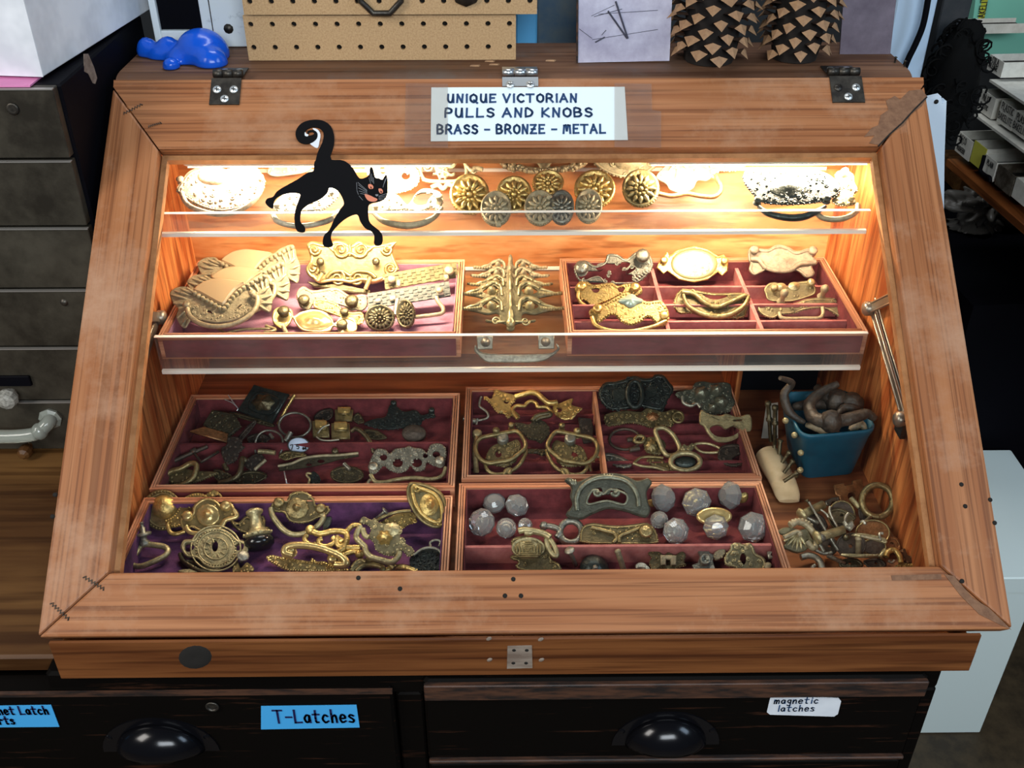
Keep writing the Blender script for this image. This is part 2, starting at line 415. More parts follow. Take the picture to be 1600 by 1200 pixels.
def sticker(q, text, mats, parent, y, lines, h, r, wf=.8, name='label'):
    P = [ony(p, y) for p in q]
    mb = MB(); mb.rings([[p for p in P], [p+V((0, -.0006, 0)) for p in P]]); o = mb.build(name, mats[0], parent)
    mw = MB()
    for (px, py, t) in lines: writing(mw, t, ony((px, py), y-.0007), (1, 0, 0), (0, 0, 1), h, wf, r)
    mw.build('writing', mats[1], parent)
# left drawer, right drawer, and the drawer below it
def drawer(x0, x1, z0, z1, frame=.0):
    mb = MB(); mb.box((x0, -.004, z0), (x1, .022, z1), .003)
    o = mb.build('drawer', 'cabinet_black', cab)
    return o
zt = ony((300, 1077), 0).z
dl = drawer(-1.28, lx1-.002, -.235, zt)
b = MB(); b.box((-1.28, -.0046, zt-.004), (lx1-.002, -.001, zt+.0006)); b.build('worn_edge', 'cabinet_edge', dl)
cup_pull(ony((247, 1150), -.004), .088, .040, dl)
b = MB(); b.lathe(ony((332, 1103), -.0042), (0, -1, 0), [(.0045, 0), (.0068, .001), (.0062, .002), (.0048, .002), (.0045, .0004)], 18); b.build('ring_escutcheon', 'tin_dark', dl)
sticker([(408, 1139), (562, 1136), (557, 1101), (408, 1103)], '', ('paper_blue', 'ink_dark'), dl, -.0045, [(430, 1129, 'T-Latches')], .0185, .0011, .54)
sticker([(-30, 1136), (93, 1135), (80, 1101), (-40, 1103)], '', ('paper_blue', 'ink_dark'), dl, -.0045, [(-1, 1116, 'net Latch'), (0, 1131, 'rts')], .0115, .0009, .57)
zt2, zb2 = ony((900, 1057), 0).z, ony((900, 1180), 0).z
dr = drawer(rx0+.002, rx1-.002, zb2, zt2)
zp = ony((900, 1082), 0).z
b = MB(); b.box((rx0+.003, -.009, zp), (rx1-.003, -.003, zt2-.002), .001); b.build('rail', 'cabinet_edge', dr)
b = MB(); b.box((rx0+.003, -.009, zb2), (rx1-.003, -.003, zb2+.004), .001); b.build('bead', 'cabinet_edge', dr)
cup_pull(ony((1042, 1140), -.004), .082, .040, dr)
q = [(1198, 1112), (1203, 1116), (1303, 1119), (1309, 1115), (1314, 1095), (1310, 1090), (1208, 1087), (1203, 1091)]
sticker(q, '', ('white_card', 'ink'), dr, -.0045, [(1209, 1099, 'magnetic'), (1214, 1111, 'latches')], .0088, .00055, .76)
d3 = drawer(rx0+.002, rx1-.002, -.36, zb2-.006)
d4 = drawer(-1.28, lx1-.002, -.45, -.245)

# ------------------------------------------------------------------ steel drawer stack at the left
st = thing('drawer_stack', (-.75, .55, 0), 'dark steel small-drawer stack left of the display case', 'drawer unit')
b = MB(); b.box((-1.05, .360, .0008), (-.4555, .635, .4515), .002); b.build('body', 'black_paint', st)
zs = [.4515, .3765, .301, .226, .1505, .0755, .002]
stk = []
for i in range(6):
    mb = MB(); mb.box((-1.045, .349, zs[i+1]+.0030), (-.459, .362, zs[i]-.0005), .0008); d = mb.build('drawer', 'drawer_steel', st); stk.append(d)
    mb = MB(); mb.box((-1.045, .3476, zs[i]-.0014), (-.459, .352, zs[i]-.0002)); mb.build('lip', 'drawer_edge', d)
c = ony((20, 170), .349)
b = MB(); b.lathe(c, (0, -1, 0), [(.0035, 0), (.0065, .0005), (.0055, .0015), (.0032, .001)], 16); b.build('rivet', 'tin_dark', stk[0])
b = MB(); b.lathe(c, (0, -1, 0), [(.0001, .0007), (.0033, .0006), (.0033, -.001)], 12); b.build('hole', 'hole_dark', stk[0])
b = MB(); c = ony((100, 473), .349); b.lathe(c, (0, -1, 0), [(.0045, 0), (.003, .002), (.0001, .0022)], 12); b.build('rivet', 'tin_dark', stk[3])
# label holder with a glass knob, glass bar handle, wooden knob
P0, P1 = ony((-40, 586), .349), ony((52, 601), .349)
b = MB(); b.box((P0.x, .345, P1.z), (P1.x, .349, P0.z), .001); b.build('label_holder', 'black_paint', stk[4])
def knob_on(c, r, m, parent):
    mb = MB(); mb.lathe(c, (0, -1, -.0), [(r*.45, 0), (r*.5, .006), (r*.9, .008), (r, .013), (r*.85, .020), (r*.4, .023), (.0001, .0235)], 10, flat=True); return mb.build('knob', m, parent)
knob_on(ony((19, 613), .349), .0125, 'glass_milky', stk[4])
hp = [(-120, 664, 0.018), (-40, 678, .019), (10, 682, .020), (50, 679, .019), (64, 672, .017), (76, 660, .011), (80, 652, .002)]
b = MB(); b.tube(smooth_path([ony((x, y), .349-d) for x, y, d in hp], 5), .0085, 10); hd = b.build('bar_handle', 'glass_bar', stk[5])
b = MB(); b.lathe(ony((80, 652), .3485), (0, -1, 0), [(.013, 0), (.014, .004), (.009, .007), (.0001, .008)], 8, flat=True); b.build('handle_rosette', 'glass_bar', hd)
b = MB(); b.ball(ony((62, 674), .331), .0105, 10, 6); b.build('handle_corner', 'glass_bar', hd)
knob_on(ony((46, 695), .349), .0085, 'counter_wood', stk[5])
b = MB(); P = [onx(p, -.4553) for p in [(131, 84), (138, 84), (147, 105), (152, 122), (149, 131), (145, 130), (138, 115), (132, 112)]]; b.rings([[p-V((.0005, 0, 0)) for p in P], P]); b.build('plaster_smear', 'bare_patch', st)
# white carton on the drawer stack, pink paper under it
A = onz((68, 120), .456); B_ = onz((226, 20), .456); d1 = (B_-A).normalized(); d2 = V((-d1.y, d1.x, 0))
b = MB(); up = V((0, 0, .22))
ftp = A+d2*.5
b.hexa([A+d2*.5, A, A+d1*.27, A+d1*.27+d2*.5, A+d2*.5+up, A+up, A+d1*.27+up, A+d1*.27+d2*.5+up])
ob = thing('carton', A, 'white cardboard carton on top of the steel drawer stack', 'box')
b.build('carton_body', 'white_card', ob, bevel=.001)
b = MB(); fz = V((0, 0, .0006))
b.box((-.62, .352, .4518), (-.482, .42, .4535)); o = b.build('pink_paper', 'pink_paper', at=(-.55, .38, .452)); tag(o, 'pink paper slip under the white carton', 'paper')
b = MB(); f0 = A+d2*.0-d2*.001
b.hexa([A+d2*.32-d1*.0006, A-d1*.0006-d2*.0, A+V((0, 0, 0)), A+d2*.32, A+d2*.32-d1*.0006+up, A-d1*.0006+up, A+up, A+d2*.32+up]); b.build('flap', 'white_card', ob)

# ------------------------------------------------------------------ the slant-front display case
case = thing('display_case', (-.005, .28, 0), 'slant-front wooden display case with glass lid full of hardware', 'display case')
XL, XR = -.436, .427           # outside
IL, IR = -.417, .408           # inside
TH = .6542; tc_, ts_ = cos(TH), sin(TH)
LZ = .0535
lidz = lambda y, w=0: LZ + (y*ts_+w)/tc_      # height of the plane w above the lid's top face
b = MB(); b.box((XL, -.0038, .0004), (XR, .0205, .0285), .0008); b.box((XL+.001, -.0040, .020), (XR-.001, -.0006, .0495)); b.build('apron', 'apron_wood', case)
def side(x0, x1, nm):
    mb = MB(); ys = [.021, .5655]
    prof = [(.021, 0), (.5655, 0), (.5655, .398), (.455, .398), (.43, lidz(.43, -.024)), (.021, lidz(.021, -.024))]
    mb.rings([[V((x0, y, z)) for y, z in prof], [V((x1, y, z)) for y, z in prof]]); return mb.build(nm, 'ply_side', case)
side(XL, IL, 'side_panel'); side(IR, XR, 'side_panel')
b = MB(); b.box((IL, .5475, 0), (IR, .5655, .398)); b.build('back_panel', 'ply_back', case)
b = MB(); b.box((IL, .021, .003), (IR, .5475, .015)); b.build('bottom_board', 'floor_board', case)
# top board with a rounded nose
mb = MB(); prof = [(.470, .3985), (.62, .3985), (.62, .42), (.510, .42)]
for i in range(1, 9):
    t = pi/2+pi*i/9*.93
    prof.append((.510+.023*cos(t), .4095+.0105*sin(t)))
mb.rings([[V((-.449, y, z)) for y, z in prof], [V((.449, y, z)) for y, z in prof]])
mb.build('top_board', 'nosing_wood', case)
# the divider board and shaded pocket at the right rear
b = MB(); P0 = onz((1150, 610), .09); b.box((.2795, .415, .0152), (.2855, .547, .098)); b.build('partition', 'ply_side', case)

# lid, built in its own frame: x across, y up the slope, z out of the face
LX, LL, LM, SW, TW, BW = .451, .602, .593, .0585, .088, .0585
lid = bpy.data.objects.new('lid_root', None)
def LW(x, t, w=0): return V((.005+x, t*tc_-w*ts_, LZ+t*ts_+w*tc_))
def lidpx(p, w=0):
    """point where the line of sight meets the plane w above the lid face, in lid coordinates"""
    q = onplane(p, V((0, -w*ts_, LZ+w*tc_)), V((0, -ts_, tc_)))
    return V((q.x-.005, q.y*tc_+(q.z-LZ)*ts_, w))
mb = MB(); g = .0007; T0 = -.022
def rail(o2, mi):
    mb.cur = mi; mb.hexa([V((x, t, T0)) for x, t in o2]+[V((x, t, 0)) for x, t in o2])
ix, iy0, iy1 = LX-SW, BW, LL-TW
rail([(-LX+g, 0), (LX-g, 0), (ix-g, iy0), (-ix+g, iy0)], 0)
mb.cur = 0; tp6 = [(-ix+g, iy1), (ix-g, iy1), (LX-g, LM), (LX, LL), (-LX, LL), (-LX+g, LM)]; mb.rings([[V((x, t, T0)) for x, t in tp6], [V((x, t, 0)) for x, t in tp6]])
rail([(-LX, g), (-ix, iy0+g), (-ix, iy1-g), (-LX, LM-g)], 1)
rail([(ix, iy0+g), (LX, g), (LX, LM-g), (ix, iy1-g)], 1)
lid = mb.build('lid', ['lid_wood_cross', 'lid_wood_long'], at=(0, 0, 0), bevel=.0025)
lid.parent = case; lid.location = V((.005, 0, LZ))-case.location; lid.rotation_euler = (TH, 0, 0)
def lidpart(mb, nm, m):
    o = mb.build(nm, m, at=(0, 0, 0)); o.parent = lid; return o
b = MB(); b.box((-ix-.004, iy0-.004, -.0125), (ix+.004, iy1+.004, -.0095)); lidpart(b, 'glass_pane', 'lid_glass')
# narrow stop mouldings round the glass
b = MB()
b.box((-ix+.0002, iy0, -.022), (-ix+.006, iy1, -.013)); b.box((ix-.006, iy0, -.022), (ix-.0002, iy1, -.013)); b.box((-ix+.006, iy1-.006, -.022), (ix-.006, iy1-.0002, -.013))
lidpart(b, 'glass_stop', 'stop_wood')
# zig-zag corrugated fasteners, screw holes, nail heads, filler patches
def zig(p, q, m='tin_dark', nm='corrugated_fastener'):
    a, c = lidpx(p), lidpx(q); d = c-a; n = V((-d.y, d.x, 0)).normalized(); mb = MB()
    pts = [a+d*(i/14)+n*(.0014 if i % 2 else -.0014) for i in range(15)]
    mb.tube([p+V((0, 0, .0004)) for p in pts], .0007, 4); lidpart(mb, nm, m)
zig((131, 901), (163, 921)); zig((80, 942), (108, 968)); zig((193, 178), (222, 163)); zig((232, 198), (252, 192))
for p in [(802, 905), (789, 931), (814, 931), (86, 773), (82, 807), (1502, 757), (1508, 791), (1547, 781), (1554, 817), (1503, 908), (560, 903), (625, 920)]:
    mb = MB(); c = lidpx(p); mb.lathe(c+V((0, 0, .00025)), (0, 0, 1), [(.0022, -.001), (.0022, .0002), (.0001, .0002)], 10); lidpart(mb, 'screw_hole', 'hole_dark')
def patch(pts, nm='filler_patch', m='wood_filler', h=.0005):
    q = [lidpx(p) for p in pts]; mb = MB(); mb.rings([q, [p+V((0, 0, h)) for p in q]]); lidpart(mb, nm, m)
patch([(1358, 224), (1366, 212), (1350, 214), (1362, 200), (1372, 196), (1376, 180), (1388, 172), (1384, 158), (1398, 150), (1406, 156), (1420, 142), (1440, 140), (1449, 152), (1440, 166), (1424, 178), (1412, 196), (1396, 206), (1374, 227)])
b = MB(); b.tube([lidpx(p)+V((0, 0, .0006)) for p in [(1448, 152), (1428, 172), (1410, 192), (1390, 210), (1372, 229)]], .0009, 5); lidpart(b, 'mitre_crack', 'hole_dark')
patch([(1475, 897), (1500, 930), (1530, 960), (1560, 975), (1580, 984), (1545, 950), (1520, 935), (1490, 900)])
patch([(1392, 899), (1470, 897), (1471, 905), (1394, 907)])
# two pieces of clear tape over the sign's ends, then the sign itself
def tape(pts, w):
    q = [lidpx(p, w) for p in pts]; mb = MB(); mb.rings([q, [p+V((0, 0, .0002)) for p in q]]); return mb

# hinges: leaf on the lid, leaf on the top board, knuckle, screws
def hinge(px, w, m, three, ln=.033):
    x = lidpx((px, 140)).x+.005
    h = bpy.data.objects.new('hinge', None)
    mb = MB(); w2 = w/2
    ax = V((x, .4705, .4235))
    q = [LW(x-.005-w2, LL-ln, .0002), LW(x-.005+w2, LL-ln, .0002), LW(x-.005+w2, LL+.001, .0002), LW(x-.005-w2, LL+.001, .0002)]
    n = V((0, -ts_, tc_))*.0016
    mb.hexa(q+[p+n for p in q])
    mb.box((x-w2, .491, .4202), (x+w2, .516, .4218))
    hh = mb.build('hinge', m, case)
    mb = MB()
    for i in range(3):
        a = x-w2+w*i/3+.0004; c = x-w2+w*(i+1)/3-.0004
        mb.lathe((a, .4862, .4240), (1, 0, 0), [(.0001, 0), (.0046, 0), (.0046, c-a), (.0001, c-a)], 12)
    mb.build('knuckle', m, hh)
    mb = MB()
    spots = [(-.28, .012), (.28, .012), (0, .024)] if three else [(-.28, .0065), (.28, .0065)]
    for sx, d in spots:
        c = LW(x-.005+sx*w, LL-.002-d, .0018)
        k = MB(); k.lathe(c, (0, -ts_, tc_), [(.0048, 0), (.0044, .0010), (.0001, .0014)], 14)
        for a in (0, pi/2):
            u = V((1, 0, 0))*cos(a)+V((0, tc_, ts_))*sin(a); pp = c+n*.88
            k.cur = 1; k.tube([pp-u*.0024, pp+u*.0024], .0005, 4); k.cur = 0
        k.build('screw', ['screw' if m != 'tin_dark' or sx != -.28 or px < 800 else 'tin_dark', 'hole_dark'], hh)
    for sx in (-.25, .25):
        k = MB(); k.lathe((x+sx*w, .506, .4218), (0, 0, 1), [(.0040, 0), (.0036, .0009), (.0001, .0012)], 12); k.build('screw', 'screw', hh)
hinge(353, .033, 'tin_dark', True); hinge(813, .040, 'zinc', False, .0108); hinge(1323, .036, 'tin_dark', True)

# little grey patch plate and nail marks on the apron
P = [ony(p, -.004) for p in [(792, 1044), (832, 1043), (831, 1008), (793, 1009)]]
b = MB(); b.rings([P, [p+V((0, -.0007, 0)) for p in P]])
pp = b.build('patch_plate', 'bare_patch', case)
for p in [(803, 1016), (823, 1016), (802, 1036), (822, 1036)]:
    k = MB(); k.lathe(ony(p, -.0047), (0, -1, 0), [(.0018, 0), (.0018, .0003), (.0001, .0003)], 8); k.build('nail_hole', 'hole_dark', pp)
for p in [(764, 998), (765, 1031), (845, 999), (846, 1031)]:
    k = MB(); k.lathe(ony(p, -.004), (0, -1, 0), [(.0032, 0), (.002, .0006), (.0001, .0007)], 7, sc=(1, .7)); k.build('nail_mark', 'bare_patch', case)
k = MB(); k.lathe(ony((305, 1027), -.004), (0, -1, 0), [(.014, 0), (.012, .0009), (.006, .0012), (.0001, .0005)], 16, sc=(1.25, 1)); k.build('wood_knot', 'hole_dark', case)

# ------------------------------------------------------------------ warm light bars hidden behind the lid's top rail
def light_bar(x, w, power):
    c = LW(x, iy1+.011, -.031)
    t = thing('light_bar', c, 'short light bar under the top rail, %s end of the case' % ('left' if x < 0 else 'right'), 'lamp', 'light bars under the lid rail')
    mb = MB(); mb.box((c.x-w/2, c.y-.010, c.z-.010), (c.x+w/2, c.y+.010, c.z+.003), .002); mb.build('housing', 'led_housing', t)
    mb = MB(); mb.box((c.x-w/2+.004, c.y-.007, c.z-.0115), (c.x+w/2-.004, c.y+.007, c.z-.0098)); mb.build('diffuser', 'led_glow', t)
    a = area('bar_light', (c.x, c.y, c.z-.013), (c.x, c.y+.01, c.z-.2), w*.9, .014, power, (1, .80, .56)); a.data.spread = R(170)
glow('led_glow', (1, .88, .70), 14)
LAMP = 4.5
light_bar(-.225, .30, LAMP); light_bar(.268, .25, LAMP)

# ------------------------------------------------------------------ acrylic shelves with an upturned front lip
def shelf(z, y0, hl, label, tilt):
    t = thing('acrylic_shelf', (0, (y0+.547)/2, z), label, 'shelf', 'clear acrylic shelves')
    mb = MB(); mb.box((IL+.0175, y0, z-.0045), (IR-.019, .546, z-.0002)); mb.build('shelf_sheet', 'acrylic', t)
    x0, x1 = IL+.019, IR-.021
    mb = MB(); mb.hexa([V((x0, y0-.0045, z-.0045)), V((x1, y0-.0045, z-.0045)), V((x1, y0-.0003, z-.0045)), V((x0, y0-.0003, z-.0045)),
                        V((x0, y0-.0045-tilt, z+hl)), V((x1, y0-.0045-tilt, z+hl)), V((x1, y0-.0003-tilt, z+hl)), V((x0, y0-.0003-tilt, z+hl))]); mb.build('lip', 'acrylic_lip', t)
    mb = MB(); mb.box((x0, y0-.0047-tilt, z+hl), (x1, y0-.0002-tilt, z+hl+.0007)); mb.build('lip_edge', 'acrylic_lit_edge', t)
    mb = MB(); mb.box((x0, y0-.0052, z-.0085), (x1, y0-.0005, z-.0042)); mb.build('polished_edge', 'acrylic_lit_edge', t)
    mb = MB(); mb.box((IL+.0175, .5458, z-.0045), (IR-.019, .5472, z-.0002)); mb.build('polished_edge', 'acrylic_lit_edge', t)
S1, S2 = .2875, .1505
shelf(S1, .377, ony((800, 330), .3755).z-S1, 'upper clear acrylic shelf with a bright front lip', .001)
shelf(S2, .311, ony((800, 522), .309).z-S2, 'lower clear acrylic shelf carrying the two wine-lined trays', .001)

# ------------------------------------------------------------------ lid stays (folding metal arms)
def stay(pts, x, label):
    s = MB()
    a = [onx(p, x) for p in pts]
    par = s
    def bar(p, q, w, off):
        d = (q-p).normalized(); n = V((1, 0, 0)); v = d.cross(n).normalized()*w
        o = V((off, 0, 0)); th = V((.0016, 0, 0))
        lo = [p-v+o, q-v+o, q+v+o, p+v+o]; return lo, th
    return a, bar
def lid_stay(top, knee, foot, x, sgn):
    T, K, F = onx(top, x), onx(knee, x), onx(foot, x)
    mb = MB()
    def bar(p, q, w, off):
        d = (q-p).normalized(); v = d.cross(V((1, 0, 0))).normalized()*w; o = V((off, 0, 0)); th = V((.0022, 0, 0))
        lo = [p-v+o, q-v+o, q+v+o, p+v+o]; mb.hexa(lo+[p+th for p in lo])
        for e in (-w, w): mb.tube([p+d.cross(V((1, 0, 0))).normalized()*e+o, q+d.cross(V((1, 0, 0))).normalized()*e+o], .0013, 5)
    bar(T, K, .005, .0); s = mb.build('lid_stay', 'stay_metal', case)
    mb = MB(); bar(K, F, .0045, sgn*.003); mb.build('arm', 'stay_metal', s)
    mb = MB(); bar(K+V((0, .012, .004)), F+V((0, .004, .002)), .003, sgn*.009); mb.build('arm', 'stay_metal', s)
    for p in (K, F):
        mb = MB(); mb.lathe(p-V((sgn*.004, 0, 0)), (-sgn, 0, 0), [(.0085, -.006), (.0085, 0), (.006, .003), (.0001, .0038)], 14); mb.build('pivot', 'stay_metal', s)
    mb = MB(); mb.box((F.x, F.y-.008, F.z-.020), (F.x+sgn*.006, F.y+.010, F.z+.004)); mb.build('foot_plate', 'tin_dark', s)
lid_stay((1400, 462), (1358, 482), (1408, 655), .3985, 1)
lid_stay((226, 494), (250, 496), (213, 612), -.4105, -1)
# ------------------------------------------------------------------ sign and cat on the lid
def lid_thing(name, label, cat, c):
    t = thing(name, LW(c.x, c.y, 0), label, cat); return t
def lid_world(p): return LW(p.x, p.y, p.z)
sg = lid_thing('sign_card', 'white hand-lettered sign taped to the lid\'s top rail', 'sign', lidpx((826, 180)))
q = [lidpx(p, .0006) for p in [(673, 221), (981, 219), (976, 136), (674, 137)]]
b = MB(); b.rings([[lid_world(p) for p in q], [lid_world(p+V((0, 0, .0005))) for p in q]]); b.build('card', 'paper', sg)
b = MB(); uu, vv = V((1, 0, 0)), V((0, tc_, ts_))
for (x, y, t, h, wf) in [(699, 160, 'UNIQUE VICTORIAN', .0098, .99), (695, 183, 'PULLS AND KNOBS', .0105, 1.07), (683, 209, 'BRASS - BRONZE - METAL', .0105, .83)]:
    o = lid_world(lidpx((x, y), .0012))
    writing(b, t, o, uu, vv, h, wf, (.00115), lift=.0003, gap=.36)
b.build('lettering', 'ink', sg)
for pts in ([(634, 130), (700, 131), (700, 231), (632, 230)], [(960, 130), (1018, 131), (1019, 172), (1033, 174), (1033, 231), (960, 230)]):
    q = [lidpx(p, .0026) for p in pts]
    b = MB(); b.rings([[lid_world(p) for p in q], [lid_world(p+V((0, 0, .00015))) for p in q]]); b.build('tape', 'tape_clear', sg)

Cc = crop(400, 170, .1917)
cat_out = Cc(470,510, 478,440, 520,400, 605,395, 620,420, 690,422, 740,440, 790,485, 825,545, 850,572, 885,568, 920,545, 930,490, 940,475, 958,505, 972,562, 1000,570, 1030,582, 1045,560, 1062,543, 1073,575,
   1075,640, 1070,700, 1045,740, 1000,760, 950,770, 920,790, 915,850, 925,920, 960,960, 1010,1000, 1032,1040, 1032,1090, 1010,1115, 975,1115, 962,1095, 965,1040, 940,1000, 890,975, 850,920, 830,868, 790,868, 720,905, 660,960, 620,1010, 612,1060, 627,1100, 620,1125, 580,1130, 550,1118, 545,1080, 560,1030, 600,990, 640,900, 690,820, 718,780,
   700,720, 670,675, 630,648, 595,648, 580,690, 520,740, 440,775, 385,815, 365,860, 365,925, 395,960, 404,990, 390,1008, 350,1005, 325,980, 315,910, 320,840, 345,760, 362,705, 330,690, 260,690, 190,715, 150,755, 140,812, 110,805, 78,770, 95,735, 140,722, 170,680, 230,640, 330,585, 390,545, 430,522)
def flat_on_lid(mb, pts, w, h, sm=True):
    q = [lidpx(p, w) for p in (smooth_path(pts, 3, True) if sm else pts)]
    lo = [lid_world(p) for p in q]; hi = [lid_world(p+V((0, 0, h))) for p in q]
    n = len(q); mb.add(lo+hi, [(i, (i+1) % n, (i+1) % n+n, i+n) for i in range(n)])
    tr = geometry.tessellate_polygon([[V((p.x, p.y, 0)) for p in q]])
    mb.add(hi, [t for t in tr]); mb.add(lo, [t[::-1] for t in tr])
def ribbon_on_lid(mb, pts, w, h):
    """pts = crop-space (x, y, width)"""
    sm = smooth_path([(*Cc(x, y)[0], k*Cc.s) for x, y, k in pts], 5); L, Rr = [], []
    for i, (x, y, k) in enumerate(sm):
        a = sm[max(0, i-1)]; c = sm[min(len(sm)-1, i+1)]; dx, dy = c[0]-a[0], c[1]-a[1]; l = math.hypot(dx, dy) or 1
        L.append((x-dy/l*k, y+dx/l*k)); Rr.append((x+dy/l*k, y-dx/l*k))
    rows = []
    for a, c in zip(L, Rr):
        p, r = lidpx(a, w), lidpx(c, w); d = V((0, 0, h))
        rows.append([lid_world(p), lid_world(r), lid_world(r+d), lid_world(p+d)])
    mb.rings(rows)
ct = lid_thing('cat_cutout', 'black arched-back cat cutout with curled tail stuck on the glass', 'decoration', lidpx((520, 290)))
mat('cat_black', (.004, .004, .005), .55, specular_ior_level=.1, noise=(1500, (.02, .023, .03), .22, .26, 2))
mat('cat_orange', (.72, .24, .14), .6); mat('cat_grey', (.22, .23, .25), .6); mat('cat_white', (.75, .8, .85), .6)
b = MB(); flat_on_lid(b, cat_out, .0006, .0012)
ribbon_on_lid(b, [(540, 500, 62), (552, 390, 55), (588, 290, 48), (594, 215, 42), (572, 160, 38), (520, 128, 33), (450, 126, 30), (390, 150, 33), (360, 200, 36), (378, 245, 38), (430, 255, 33), (475, 235, 24), (488, 205, 13), (465, 185, 8), (430, 190, 7), (425, 205, 6)], .0006, .0011)
b.build('body', 'cat_black', ct)
b = MB(); flat_on_lid(b, Cc(462,163, 500,170, 526,210, 518,270, 500,322, 440,285, 480,262, 500,225, 492,195), .0005, .0008); flat_on_lid(b, Cc(400,190, 412,205, 428,212, 420,225, 398,218), .0018, .0003); b.build('tail_backing', 'cat_white', ct)
for e in (Cc(915,620, 935,615, 955,630, 955,650, 935,655, 918,645), Cc(998,655, 1020,652, 1034,668, 1030,688, 1010,688)):
    b = MB(); flat_on_lid(b, e, .0018, .0004); o = b.build('eye', 'cat_orange', ct)
    c = (e[0][0]+3.2*1.2, e[0][1]+4.5); b = MB(); flat_on_lid(b, [(c[0]-1.2, c[1]-2), (c[0]+1.4, c[1]-1), (c[0]+.8, c[1]+2.4)], .0023, .0002, False); b.build('pupil', 'cat_black', o)
b = MB(); flat_on_lid(b, Cc(885,695, 930,708, 965,725, 990,738, 975,755, 940,757, 905,740), .0018, .0004); b.build('mouth', 'cat_orange', ct)
b = MB(); flat_on_lid(b, Cc(972,700, 998,700, 985,715), .0018, .0004); b.build('nose', 'cat_grey', ct)
b = MB()
for a in [(830,600, 905,665), (835,620, 905,672), (835,645, 905,680), (840,670, 910,690), (850,690, 905,700), (1000,712, 1070,690), (1000,720, 1068,708), (1000,730, 1062,725), (1000,738, 1050,745), (925,520, 940,590), (940,530, 950,600), (955,560, 960,610), (1065,560, 1040,620), (1055,570, 1035,640), (920,560, 935,610), (820,600, 822,660), (822,665, 835,700), (840,710, 870,745)]:
    p, r = Cc(*a); x, y = lidpx(p, .0021), lidpx(r, .0021); b.tube([lid_world(x), lid_world(y)], .00028, 4)
b.build('whiskers', 'cat_grey', ct)

# ------------------------------------------------------------------ things on and behind the top board
TB = .4202
# blue rubber animal: fused lobes, one skin
def blob(balls, name, m, at, label, cat, res=.0028, sit=None, crumple=0):
    mb_ = bpy.data.metaballs.new(name+'_skin'); mo = bpy.data.objects.new(name+'_skin', mb_); COL.objects.link(mo)
    mb_.resolution = res; mb_.render_resolution = res; mb_.threshold = .3
    for c, r, sc in balls:
        e = mb_.elements.new(type='ELLIPSOID'); e.co = c; e.radius = r*1.32; e.size_x, e.size_y, e.size_z = sc; e.stiffness = 2
    bpy.context.view_layer.update()
    dg = bpy.context.evaluated_depsgraph_get(); me = bpy.data.meshes.new_from_object(mo.evaluated_get(dg))
    bpy.data.objects.remove(mo); me.name = name
    me.materials.clear(); me.materials.append(M[m])
    for p in me.polygons: p.use_smooth = True
    base = V(at)
    if crumple:
        for v_ in me.vertices: v_.co += (v_.co-V(at)).normalized()*crumple*(abs(pnoise(v_.co*28))*1.6+.7*pnoise(v_.co*70)-.5)
    for v_ in me.vertices: v_.co -= base
    if sit is not None:
        for v_ in me.vertices: v_.co.z = max(v_.co.z, sit-base.z)
    o = bpy.data.objects.new(name, me); COL.objects.link(o); o.location = base
    return tag(o, label, cat)
bc = onz((300, 110), TB)
def bz(px, py, y): return ony((px, py), y)
y0 = bc.y
balls = [(bz(314, 82, y0+.045), .031, (1.0, 1., .95)), (bz(331, 98, y0+.020), .0185, (1.1, 1, 1)), (bz(320, 86, y0+.05), .03, (1, 1, .9)), (bz(268, 103, y0+.008), .0105, (1, 1, 1.0)), (bz(268, 107, y0+.008), .0095, (1, 1, 1.0)),
         (bz(283, 96, y0+.035), .018, (1.1, 1, .9)), (bz(260, 88, y0+.055), .019, (1.3, 1, 1)), (bz(263, 71, y0+.055), .0125, (1, 1, .9)), (bz(230, 75, y0+.06), .0125, (1, 1, 1.1)), (bz(229, 84, y0+.06), .0115, (1, 1, 1)), (bz(243, 88, y0+.06), .012, (1.2, 1, .8))]
zl = min(c.z-r*s[2] for c, r, s in balls)
blob(balls, 'rubber_animal', 'blue_rubber', (bc.x, bc.y+.04, TB), 'glossy blue rubber animal lying on the left end of the top board', 'toy', sit=TB+.0006)

# white painted frame with black opening
YF = .604
t = thing('painted_frame', (-.36, YF, TB), 'chipped white painted frame with black panel behind the blue animal', 'frame')
def quadslab(pts, y, th, lean=0):
    P = [ony(p, y) for p in pts]; mb = MB(); mb.rings([[p+V((0, th, 0)) for p in P], P]); return mb
def pfr(name, pts, y, th, m, par):
    quadslab(pts, y, th).build(name, m, par)
zb = ony((300, 80), YF).z
P = lambda px, py: ony((px, py), YF)
mb = MB()
xl0, xl1, xr0, xr1 = P(234, 20).x, P(245, 20).x, P(312, 20).x, P(384, 20).x
zbot, zin = TB+.0005, P(280, 48).z
mb.box((xl0, YF, zbot), (xl1, YF+.018, .62)); mb.box((xr0, YF, zbot), (xr1, YF+.018, .62)); mb.box((xl1, YF, zbot), (xr0, YF+.018, zin))
mb.build('frame_body', 'white_paint', t, bevel=.0015)
b = MB(); b.box((xl1, YF+.006, zin), (xr0, YF+.016, .62)); b.build('black_inset', 'black_paint', t)
b = MB(); b.lathe(P(357, 45), (0, -1, 0), [(.006, 0), (.0055, .0015), (.0001, .002)], 9); b.build('screw', 'tin_dark', t)
b = MB(); b.box((P(331, 40).x, YF-.0004, zin-.02), (P(331, 40).x+.0012, YF, .6)); b.build('board_seam', 'tin_dark', t)

